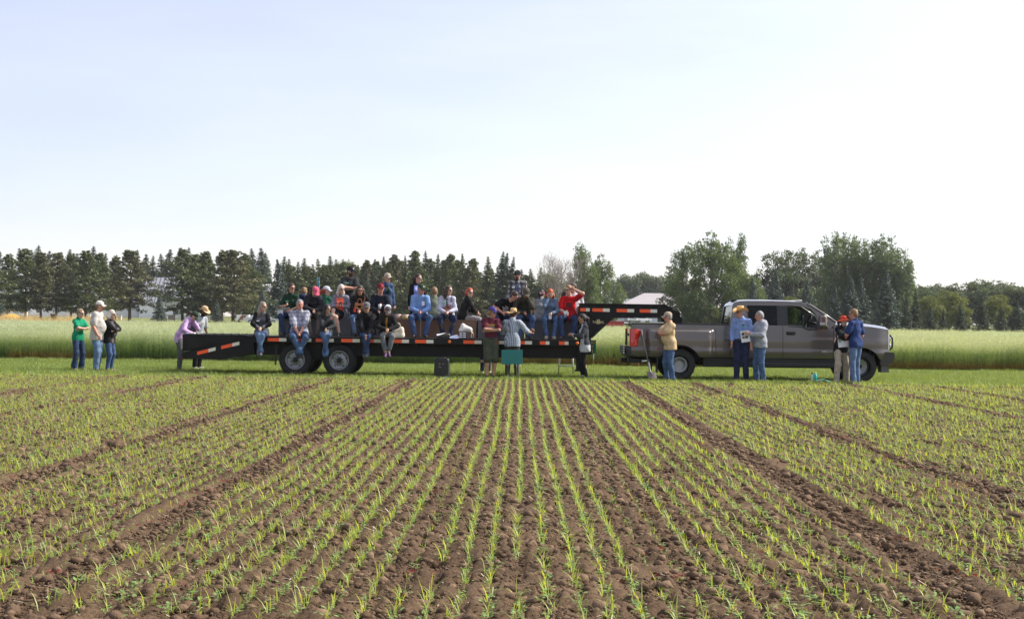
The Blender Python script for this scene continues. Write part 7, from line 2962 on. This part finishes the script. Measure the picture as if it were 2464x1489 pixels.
# by the truck
p38 = add(label='man in yellow-tan polo and tan cap with arms crossed by the rear wheel', at=ground_at(1613, 38.75), H=1.70, yaw=-72, hyaw=-86, fat=1.18, belly=.14, arms=XX, skin='red', hair=('short', 'grey'), cap=('ball', C['tan'], C['tan']), glasses=True, top=top('polo_shirt', (.56, .41, .23), 'short', 'polo'), hem=.07, bot=J('blue', g=.020), shoe='brown', puff=.020)
p39 = add(label='man in wide golden cowboy hat and light blue shirt by the truck door', at=ground_at(1785, 38.8), H=1.86, yaw=-22, hyaw=-66, fat=1.10, arms=('down', 'pocket'), skin='red', hair=('short', 'grey'), cap=('cowboy', M_cowhat, M_band), glasses=True, top=top('shirt', (.20, .29, .54)), bot=J('navy', g=.020, belt=True), shoe='brown', tagpos=(.07, .05, M_tagg), hem=-.10)
p40 = add(label='grey-haired man in pale grey hoodie holding a booklet', at=ground_at(1830, 38.65), H=1.76, yaw=-66, hyaw=-80, lean=-2, arms=('hold', 'hold'), skin='red', hair=('short', 'grey'), top=top('hoodie', (.31, .33, .36), hood=True), bot=J('blue', g=.018, flare=.008), shoe='brown', puff=.026)
p41 = add(label='woman in red brimmed hat, black jacket and khaki trousers', at=ground_at(2026, 38.0), H=1.66, f=True, yaw=22, hyaw=38, hpitch=-10, hipl=-.03, side=4, arms=XX, skin='fair', hair=('tail', 'brown'), cap=('bucket', M_redhat, M_redhat), glasses=M_bluelens, top=top('jacket', (.010, .010, .012)), bot=bot('trousers', 'khaki', g=.020, flare=.01), shoe='black', spread=.17, tagpos=(-.09, .06, M_tagg), hem=.05)
p42 = add(label='man in navy polo and light jeans with his back turned at the truck fender', at=ground_at(2060, 37.8), H=1.84, yaw=-138, hyaw=-112, lean=2, arms=((.13, .26, 1.04, (.9, -.5, -.3), (-.3, .9, .1)), 'pocket'), skin='red', hair=('short', 'sandy'), glasses=True, top=top('polo_shirt', (.022, .045, .135), 'short', 'polo'), bot=J('light', g=.016), shoe='brown', hem=.02)
INFO = [person(sp) for sp in PEOPLE]
# ------------------------------------------------------------------ lettering on clothes, things held, things on deck and grass
def fr(c, a, b, n):
    return Matrix(((a[0], b[0], n[0], c[0]), (a[1], b[1], n[1], c[1]), (a[2], b[2], n[2], c[2]), (0, 0, 0, 1)))


def shirt_text(sp, body, size, mat, l=0.0, z=0.0, sx=1.0, off=.014, name='lettering', rot=0.0):
    """Print on the chest, bent round the torso."""
    q = sp['_']
    o = text_mesh(name, body, size, mat, q['root'], Matrix.Rotation(R(rot), 4, 'Z'), depth=.002, sx=sx)
    bend_on(o.data, q, l, z, off)
    return o


def bend_on(me, q, l, z, off):
    w = (.130 * q['s'] + q['lay'])
    for v in me.vertices:
        x = v.co.x + l
        dep = w / 1.36 * math.sqrt(max(.05, 1 - (x / (w * 1.15)) ** 2))
        p = q['chest'] + q['sl'] * x + q['t_up'] * (v.co.y + z) + q['sf'] * (dep + off + v.co.z)
        v.co = Vector(p)


def shirt_patch(sp, w, h, mat, l, z, off=.016, name='print'):
    m = MB()
    m.grid([[(x, y, .001) for x in np.linspace(-w, w, 7)] for y in np.linspace(-h, h, 5)], False)
    q = sp['_']
    o = m.build(name, mat, q['root'])
    bend_on(o.data, q, l, z, off)
    return o


M_pyel = pmat('print_yellow', (.78, .66, .03), .7)
M_pwhite = pmat('print_white', (.78, .78, .78), .7)
M_pdark = pmat('print_dark', (.10, .012, .014), .8)
M_pgold = pmat('print_gold', (.55, .42, .08), .7)
shirt_text(p33, 'MORRIS', .058, M_pyel, 0, .065, 1.0, .030)
shirt_text(p33, 'FOOTBALL', .043, M_pwhite, .0, .018, .98, .032)
for k, t_ in enumerate(('THE', 'NORTH', 'FACE')):
    shirt_text(p25, t_, .054, M_pwhite, -.03, .06 - .052 * k, 1.0, .026)
shirt_text(p5, 'SU', .075, M_pgold, 0, .06, 1.0, .018)
shirt_patch(p30, .070, .065, M_pdark, .0, .02, .018)
shirt_text(p11, 'O', .060, M_pgold, .085, .06, 1.0, .036, 'emblem')
shirt_text(p1, 'O', .050, M_pgold, .075, .05, 1.0, .034, 'emblem')
shirt_patch(p39, .030, .018, pmat('patch_navy', (.03, .04, .13), .7), .07, .085, .014, 'patch')
shirt_patch(p39, .018, .018, M_pgold, .07, .125, .014, 'patch')
shirt_patch(p21, .035, .05, M_paper, .075, .03, .014, 'pocket_notes')
# headband
q = p28['_']
m = MB()
m.tube([(.083 * math.cos(t), .09 * math.sin(t) - .02, .03 + .03 * math.sin(t)) for t in np.linspace(0, 2 * math.pi, 21)], .012, 6, False)
m.xform(q['HW']); m.build('headband', pmat('pink_cloth', (.62, .05, .22), .8), q['root'])
# white ankle brace
q = p35['_']
m = MB(); a = q['ank'][1]; m.tube([a + A3(0, 0, .0), a + A3(0, 0, .15)], [.052, .056], 12); m.build('ankle_brace', M_pwhite, q['root'])


def held(name, sp, me, c, label, cat, axes=None):
    q = sp['_']
    o = tag(obj(name, me), label, cat)
    M = fr(q['org'] + np.array(c), *(axes or (q['sl'], q['sf'] * 0 + A3(0, 0, 1), q['sf'])))
    o.matrix_world = M
    return o


def page(w, h, bend=.03, n=6, t=.004):
    m = MB()
    P_ = [[(x, y, bend * math.sin(2.2 * x / w) * (1 + y)) for x in np.linspace(-w / 2, w / 2, n)] for y in np.linspace(-h / 2, h / 2, n)]
    m.grid(P_)
    m.grid([[(p[0], p[1], p[2] - t) for p in r] for r in P_], flip=True)
    return m


q = p11['_']
c = (q['wr'][0] + q['wr'][1]) / 2 + q['sf'] * .06 - A3(0, 0, .05)
held('paper_pad', p11, page(.30, .22, .03).mesh('paper_pad', M_paper), c - q['sl'] * .08, 'open white papers on the knee of the woman in dark green', 'paper', (q['sl'], q['sf'] * .85 + A3(0, 0, .5), -q['sf'] * .5 + A3(0, 0, .85)))
m = MB(); m.prism([(-.09, -.12), (.09, -.12), (.11, .02), (-.06, .02)], -.004, .004)
held('paper_sheet', p11, page(.17, .20, .05).mesh('paper_sheet', M_paper), c - q['sl'] * .17 - A3(0, 0, .09) + q['sf'] * .05, 'white paper sheet hanging off the knee of the woman in dark green', 'paper')
q = p29['_']
held('folded_paper', p29, page(.07, .15, .01).mesh('folded_paper', M_paper), q['wr'][0] + q['sf'] * .05 - A3(0, 0, .06) - q['sl'] * .05, 'folded white paper in the hand of the red-haired woman', 'paper')
q = p30['_']
held('paper_card', p30, page(.12, .09, .01).mesh('paper_card', M_paper), q['wr'][1] + q['sf'] * .07 + A3(0, 0, .03), 'white paper card held by the blond man in red', 'paper', (q['sl'] * .8 + A3(0, 0, .5), A3(0, 0, .8) - q['sl'] * .5, q['sf']))
q = p8['_']
held('folded_paper', p8, page(.08, .16, .01).mesh('folded_paper', M_paper), q['wr'][0] + q['sf'] * .06 - A3(0, 0, .09), 'white paper and phone held by the woman with long dark hair', 'paper', (q['sl'] * .9, A3(.3, 0, .95), q['sf']))
m = MB(); m.box(-.037, .037, -.075, .075, -.005, .005, .003)
q = p15['_']
held('phone', p15, m.mesh('phone', M_lens), (q['wr'][0] + q['wr'][1]) / 2 + q['sf'] * .09 + A3(0, 0, .05), 'black phone held by the woman with silver hair', 'phone', (q['sl'], q['sf'] * .5 + A3(0, 0, .8), q['sf'] * .8 - A3(0, 0, .5)))
m = MB(); m.box(-.03, .03, -.05, .05, -.02, .02, .006)
q = p17['_']
held('red_case', p17, m.mesh('red_case', pmat('red_plastic', (.72, .06, .03), .4)), q['wr'][1] + q['sf'] * .06 - q['sl'] * .05 + A3(0, 0, .03), 'small red case held by the woman with the tan tote', 'case')
q = p18['_']
m = MB(); m.lathe([(.001, -.06), (.028, -.06), (.040, .055), (.042, .055), (.030, -.063), (.001, -.063)], n=16)
o = tag(obj('plastic_cup', m.mesh('plastic_cup', pmat('frosted_cup', (.62, .64, .62), .3, 0, spec=.6))), 'clear plastic cup held by the man in the red cap', 'cup')
o.location = Vector(q['org'] + (q['wr'][0] + q['wr'][1]) / 2 + q['sf'] * .09 + A3(0, 0, .07))


def bag(name, sp, w, h, d, mat, c, label, strap=None, parent_axes=None, cat='bag'):
    """Soft bag with handles; sits at c relative to the person."""
    q = sp['_']
    t = thing(name, tuple(q['org'] + np.array(c)), label, cat)
    S_ = SDF()
    for sx in (-1, 1):
        S_.cap((sx * w * .36, 0, -h * .28), (sx * w * .33, 0, h * .28), d, d * .7, .06)
    S_.cap((-w * .3, 0, -h * .33), (w * .3, 0, -h * .33), d * 1.05, d * 1.05, .05)
    S_.cap((-w * .3, 0, h * .2), (w * .3, 0, h * .2), d * .75, d * .75, .05)
    n_ = Field(int(w * 1000), 30, 6)
    V, F = S_.mesh(.014, lambda x, y, z: .004 * n_(x, y, z))
    Rm = np.stack([q['sl'], q['sf'], A3(0, 0, 1)], 0)
    V = V @ Rm
    place_mesh(V, F, mat, None, 'pouch', t)
    for dy in (-.015, .015):
        m = MB()
        pts = [A3(w * .22 * math.cos(a), dy, h * .42 + h * .42 * math.sin(a)) @ Rm for a in np.linspace(0, math.pi, 11)]
        m.tube(pts, .010, 5, False)
        m.build('handle', mat, t)
    if strap:
        m = MB()
        pts = [np.array(s_) - np.array(c) for s_ in strap]
        m.tube(pts, .014, 5, False)
        m.build('strap', mat, t)
    return t


M_tanleather = pmat('tan_leather', (.36, .135, .045), .5, 0, .15, 8)
M_brownleather = pmat('brown_leather', (.17, .055, .035), .5, 0, .15, 8)
M_canvas = pmat('cream_canvas', (.62, .55, .44), .85, 0, .1, 8, .3, 60)
q = p17['_']
bag('leather_tote', p17, .27, .24, .045, M_tanleather, q['pel'] + q['sf'] * .21 + A3(0, 0, .26), 'tan leather tote bag held against the woman in black', [q['pel'] + q['sf'] * .2 + q['sl'] * .10 + A3(0, 0, .36), q['shl'] + q['sf'] * .09 + A3(0, 0, .01), q['shl'] + A3(0, 0, .068) - q['sl'] * .04])
q = p23['_']
bag('shoulder_bag', p23, .22, .15, .045, M_brownleather, q['pel'] + q['sf'] * .20 + A3(0, 0, .19) + q['sl'] * .03, 'brown leather shoulder bag on the woman in the pale fleece', [q['pel'] + q['sf'] * .21 + q['sl'] * .11 + A3(0, 0, .24), q['chest'] + q['sf'] * .135 + q['sl'] * .09, q['shl'] + q['sf'] * .06 - q['sl'] * .03 + A3(0, 0, .06)])
q = p10['_']
bag('canvas_tote', p10, .26, .26, .07, M_canvas, A3(.30, -.05, .15), 'cream canvas tote bag beside the woman with the braid')
# booklet and folder
q = p40['_']
m = page(.22, .28, .008); bk = held('booklet', p40, m.mesh('booklet', M_paper), (q['wr'][0] + q['wr'][1]) / 2 + q['sf'] * .10 - A3(0, 0, .06) - q['sl'] * .06, 'white printed booklet held by the man in the hoodie', 'booklet', (A3(.92, -.2, .3), A3(-.3, 0, .95), A3(.1, -1, 0)))
for k, (x, y, w, h) in enumerate(((-.05, .06, .03, .03), (.03, .06, .03, .03), (-.05, -.02, .03, .025), (.03, -.02, .035, .03), (0, .105, .08, .008))):
    m = MB(); m.box(x - w, x + w, y - h, y + h, .010, .013); m.build('picture', pmat('print_%d' % (k % 3), ((.06, .06, .07), (.22, .28, .10), (.12, .09, .06))[k % 3], .7), bk)
q = p42['_']
m = MB(); m.box(-.13, .13, -.15, .15, -.012, .012, .004)
fd_ = held('folder', p42, m.mesh('folder', M_paper), q['wr'][0] + A3(-.03, -.05, .02), 'white folder held by the man in the navy polo', 'folder', (A3(.97, .15, .1), A3(-.1, 0, .99), A3(.15, -.98, 0)))
for x, y, w, h, mt in ((-.09, .09, .025, .03, M_pgold), (-.09, .0, .025, .035, M_tagg)):
    m = MB(); m.box(x - w, x + w, y - h, y + h, .0122, .0145); m.build('picture', mt, fd_)
# clump of soil in the outstretched hand
q = p34['_']
o = tag(obj('plant_clump', rough_clod(5, .06, .05, .05)), 'clump of soil in the outstretched hand of the man in the straw hat', 'soil sample')
o.location = Vector(q['org'] + q['wr'][1] + q['hd'][1] * .10 + A3(0, 0, .05))

# notebook on the ramp
m = MB(); m.box(-.11, .11, -.08, .08, 0, .025, .004)
tag(obj('notebook', m.mesh('notebook', M_paper), None, (X(459, TY + .35), TY + .35, DECK_Z + .038)), 'cream notebook lying on the trailer ramp', 'notebook')
# black case with crumpled white sheets
cx, cy = X(1067, TY + .3), TY + .28
t = thing('black_case', (cx, cy, DECK_Z), 'black case with crumpled white sheets on the deck', 'case')
m = MB(); m.box(-.16, .16, -.11, .11, 0, .055, .01); m.build('case', M_dark, t)
n_ = Field(9, 22, 8)
m = MB()
P_ = [[(x, y, .075 + .022 * float(n_(x * 1.0, y * 1.3, 0)) + .02 * (1 - (x / .17) ** 2)) for x in np.linspace(-.165, .165, 14)] for y in np.linspace(-.11, .11, 9)]
m.grid(P_, False); m.grid([[(p[0], p[1], p[2] - .012) for p in r] for r in P_], False, True)
tag(obj('paper_sheets', m.mesh('paper_sheets', M_paper), None, (cx, cy, DECK_Z + .01)), 'crumpled white sheets lying on the black case', 'paper')
m = page(.22, .26, .02)
o = tag(obj('paper_sheet', m.mesh('paper_sheet', pmat('blueish_paper', (.60, .66, .82), .8))), 'bluish paper sheet on the deck beside the black case', 'paper')
o.location = (X(1094, TY + .25), TY + .25, DECK_Z + .03)
o.rotation_euler = (R(14), R(-6), R(20))
# striped box with a cloth bag on top
cx, cy = X(1114, TY + .3), TY + .30
t = thing('small_crate', (cx, cy, DECK_Z), 'small black and white crate on the deck under the cloth bag', 'crate')
m = MB(); m.box(-.10, .10, -.10, .10, 0, .17, .006); m.build('box', M_dark, t)
for k in range(3):
    for j in range(2):
        m = MB(); m.box(-.085 + j * .09, -.01 + j * .09, -.105, -.1005, .02 + k * .05, .05 + k * .05); m.build('window', M_pwhite, t)
t = thing('cloth_bag', (cx + .06, cy, DECK_Z + .172), 'white cloth bag slumped over the small crate', 'bag')
S_ = SDF()
S_.cap((-.10, 0, .03), (-.06, 0, .16), .075, .045, .05); S_.cap((-.05, 0, .05), (.12, 0, .05), .07, .06, .05); S_.cap((-.06, 0, .15), (.09, 0, .08), .04, .04, .05)
V, F = S_.mesh(.013, lambda x, y, z: .006 * n_(x * 1.4, y * 1.4, z * 1.4)); place_mesh(V, F, pmat('white_cotton', (.70, .68, .62), .9), None, 'pouch', t)
m = MB(); m.tube([(.10, -.05, .05), (.17, -.06, -.02), (.15, -.06, -.14), (.20, -.06, -.16), (.21, -.05, -.06), (.13, -.04, .06)], .012, 6); m.build('strap', M_canvas, t)
# two round tubs on the bench
M_tub = pmat('pale_yellow_tub', (.62, .48, .22), .6)
for px, r, h, lab, mt in ((974, .095, .125, 'pale yellow round tub with pink lid on the brown bench box', M_tub), (957, .080, .13, 'pinkish round tub half hidden beside the pale yellow tub', pmat('pink_tub', (.55, .38, .30), .6))):
    t = thing('round_tub', (X(px, BY0 + .2), BY0 + .2, BZ), lab, 'tub', 'round tubs on the bench')
    m = MB(); m.lathe([(.001, .001), (r * .93, .001), (r, h * .85), (.001, h * .85)], n=24); m.build('tub', mt, t)
    m = MB(); m.lathe([(r * 1.05, h * .80), (r * 1.06, h), (.001, h * 1.02)], n=24); m.build('lid', pmat('tub_lid', (.66, .48, .42), .5), t)

# loudspeaker on the grass
dep = 38.3
t = thing('loudspeaker', (X(1063.5, dep, 890), dep, 0), 'black loudspeaker standing on the grass edge', 'loudspeaker')
hw, hh = .185, .50
m = MB()
P_ = []
for z, w, b in ((.0, .93, .02), (.015, 1.0, .0), (.25, 1.0, 0), (.46, .97, 0), (.49, .90, .02), (.50, .80, .04)):
    P_.append([(x * w, y * (1 - b), z) for x, y in ((-hw, -.15), (-hw + .03, -.18), (hw - .03, -.18), (hw, -.15), (hw * .9, .15), (hw * .6, .19), (-hw * .6, .19), (-hw * .9, .15), (-hw, -.15))])
m.grid(P_, False, True); m.add([p for p in P_[-1][:-1]], [tuple(range(8))]); m.build('cabinet', M_dark, t)
m = MB(); m.box(-.13, .10, -.190, -.1815, .10, .42, .006); pn = m.build('rear_panel', pmat('amp_panel', (.008, .008, .009), .35), t)
for x, z, w, h, mt in ((-.05, .37, .022, .006, M_pgold), (.04, .37, .03, .006, M_badge), (-.06, .30, .012, .010, M_badge), (.02, .25, .05, .004, M_pdark), (-.02, .29, .01, .01, M_badge)):
    m = MB(); m.box(x - w, x + w, -.194, -.1905, z - h, z + h); m.build('control', mt, pn)
m = MB(); m.box(.03, .12, -.186, -.1812, .015, .05); m.build('sticker', M_pwhite, t)
for k in range(9):
    m = MB(); m.box(hw - .012, hw + .010, -.13, .08, .05 + k * .048, .075 + k * .048, .006); m.build('side_rib', M_dark, t)
m = MB(); m.tube([(-.1, -.17, .49), (-.06, -.17, .53), (.06, -.17, .53), (.1, -.17, .49)], .013, 6); m.build('carry_handle', M_dark, t)

# teal board on a wire stake
dep = 38.3
x0, x1 = X(1208, dep, 858), X(1258.6, dep, 858)
z0, z1 = Z(876, dep, 1233), Z(841.5, dep, 1233)
t = thing('sign_board', ((x0 + x1) / 2, dep, 0), 'blank teal sign board on a wire stake before the man in the straw hat', 'sign')
w = (x1 - x0) / 2
m = MB(); m.box(-w, w, -.006, .006, z0, z1, .003); bo = m.build('board', pmat('teal_board', (.010, .16, .145), .45, 0, .05, 3), t); bo.rotation_euler = (0, R(-1.2), 0)
for sx in (.10, .19):
    m = MB(); m.tube([(sx, .012, -.05), (sx, .012, z1 - .03)], .005, 6); m.build('stake', M_chrome, t)
# lettered sign behind the trailer front
dep = 42.5
x0, x1 = X(1398, dep, 835), X(1434, dep, 835)
z0, z1 = Z(850.5, dep, 1428), Z(818, dep, 1428)
t = thing('lettered_sign', ((x0 + x1) / 2, dep, 0), 'dark green sign with orange letters behind the trailer front', 'sign')
w = (x1 - x0) / 2
m = MB(); m.box(-w, w, -.008, .008, z0, z1, .003); m.build('board', pmat('green_sign', (.008, .115, .085), .5, 0, .05, 3), t)
M_porange = pmat('sign_orange', (.72, .34, .03), .6)
for k, s_ in enumerate(('IC', 'Y', 'L')):
    text_mesh('lettering', s_, .105, M_porange, t, Matrix.Translation((w - .035 - (0 if k == 0 else .02), -.011, z1 - .065 - k * .115)) @ TXT_FRONT, align='RIGHT')
for sx in (-w * .7, w * .7):
    m = MB(); m.tube([(sx, .02, -.1), (sx, .02, z1 - .02)], .008, 6); m.build('stake', M_chrome, t)
# aluminium step ladder behind the deck
dep = 42.1
t = thing('step_ladder', (X(1362, dep, 885), dep, 0), 'aluminium step ladder standing behind the trailer front', 'ladder')
M_alu = pmat('aluminium', (.62, .63, .64), .35, .7)
for s_ in (-1, 1):
    m = MB(); m.tube([(s_ * .21, -.12, 0), (s_ * .155, .05, .72)], .020, 6); m.build('front_leg', M_alu, t)
    m = MB(); m.tube([(s_ * .20, .38, 0), (s_ * .155, .10, .72)], .016, 6); m.build('rear_leg', M_alu, t)
for z, yy in ((.24, -.07), (.48, -.01)):
    m = MB(); m.box(-.195, .195, yy - .045, yy + .045, z - .018, z + .018, .005); m.build('step', M_alu, t)
m = MB(); m.box(-.18, .18, -.03, .16, .72, .75, .008); m.build('top_step', M_alu, t)
# shovel leaning on the truck
t = thing('shovel', (X(1570, 38.9, 900), 38.9, .02), 'long-handled shovel leaning against the rear of the truck', 'shovel')
zt_ = Z(795, 39.4, 1543)
tipx = X(1543, 39.4, 795) - X(1570, 38.9, 900)
m = MB(); m.tube([(tipx, .50, zt_), (tipx * .30, .15, .34)], .019, 8); m.build('handle', pmat('grey_wood', (.16, .145, .13), .8), t)
m = MB(); m.tube([(tipx * .34, .17, .42), (tipx * .20, .10, .20), (0.0, 0.03, .12)], [.024, .022, .016], 8); m.build('socket', M_badge, t)
m = MB()
P_ = []
for k in range(8):
    u = k / 7
    hw_ = .11 * (1 if u < .55 else math.sqrt(max(0, 1 - ((u - .55) / .47) ** 2)))
    P_.append([(x * hw_ + (1 - u) * tipx * .16 - .0 + u * .03, .10 - .12 * u - .02 * (1 - x * x), .19 - .20 * u) for x in np.linspace(-1, 1, 7)])
m.grid(P_); m.grid([[(p[0], p[1] + .004, p[2]) for p in r] for r in P_], True, True); m.build('blade', pmat('worn_steel', (.17, .15, .14), .5, .5), t)
# bottles and cloth by the two people at the fender
dep = 38.75
for px, r, h, mt, lab in ((1962, .042, .27, pmat('teal_bottle', (.02, .42, .36), .35), 'teal water bottle on the grass by the truck'), (1954, .034, .25, pmat('clear_bottle', (.50, .55, .56), .2, 0, spec=.6), 'clear water bottle left of the teal bottle')):
    t = thing('water_bottle', (X(px, dep, 905), dep, 0), lab, 'bottle')
    m = MB(); m.lathe([(.001, 0), (r, .004), (r, h * .72), (r * .55, h * .82), (.001, h * .82)], n=18); m.build('bottle', mt, t)
    m = MB(); m.lathe([(r * .55, h * .80), (r * .58, h * .95), (r * .3, h), (.001, h)], n=14); m.build('cap', pmat('lime_cap', (.35, .55, .12), .5) if mt.name == 'teal_bottle' else M_dark, t)
m = MB()
n_ = Field(21, 14, 6)
P_ = [[(x, y, max(.004, .05 + .03 * float(n_(x, y, 0)) - .05 * abs(x) / .18)) for x in np.linspace(-.17, .17, 12)] for y in np.linspace(-.14, .14, 10)]
m.grid(P_, True)
tag(obj('folded_cloth', m.mesh('folded_cloth', pmat('sage_cloth', (.10, .26, .20), .85)), None, (X(1981, 38.4, 912), 38.4, .045)), 'sage green folded cloth on the grass by the bottles', 'cloth')
# ------------------------------------------------------------------ thin summer haze
m, nt, out = _new('thin_haze')
pv_ = nt.nodes.new('ShaderNodeVolumePrincipled')
pv_.inputs['Color'].default_value = (.93, .96, 1.0, 1)
pv_.inputs['Density'].default_value = 0.00011
pv_.inputs['Anisotropy'].default_value = 0.3
nt.links.new(pv_.outputs[0], out.inputs['Volume'])
mb = MB()
mb.box(-700, 700, -70, 900, -1.2, 26)
tag(mb.build('haze', m), 'thin summer haze over the fields', 'haze', kind='stuff')
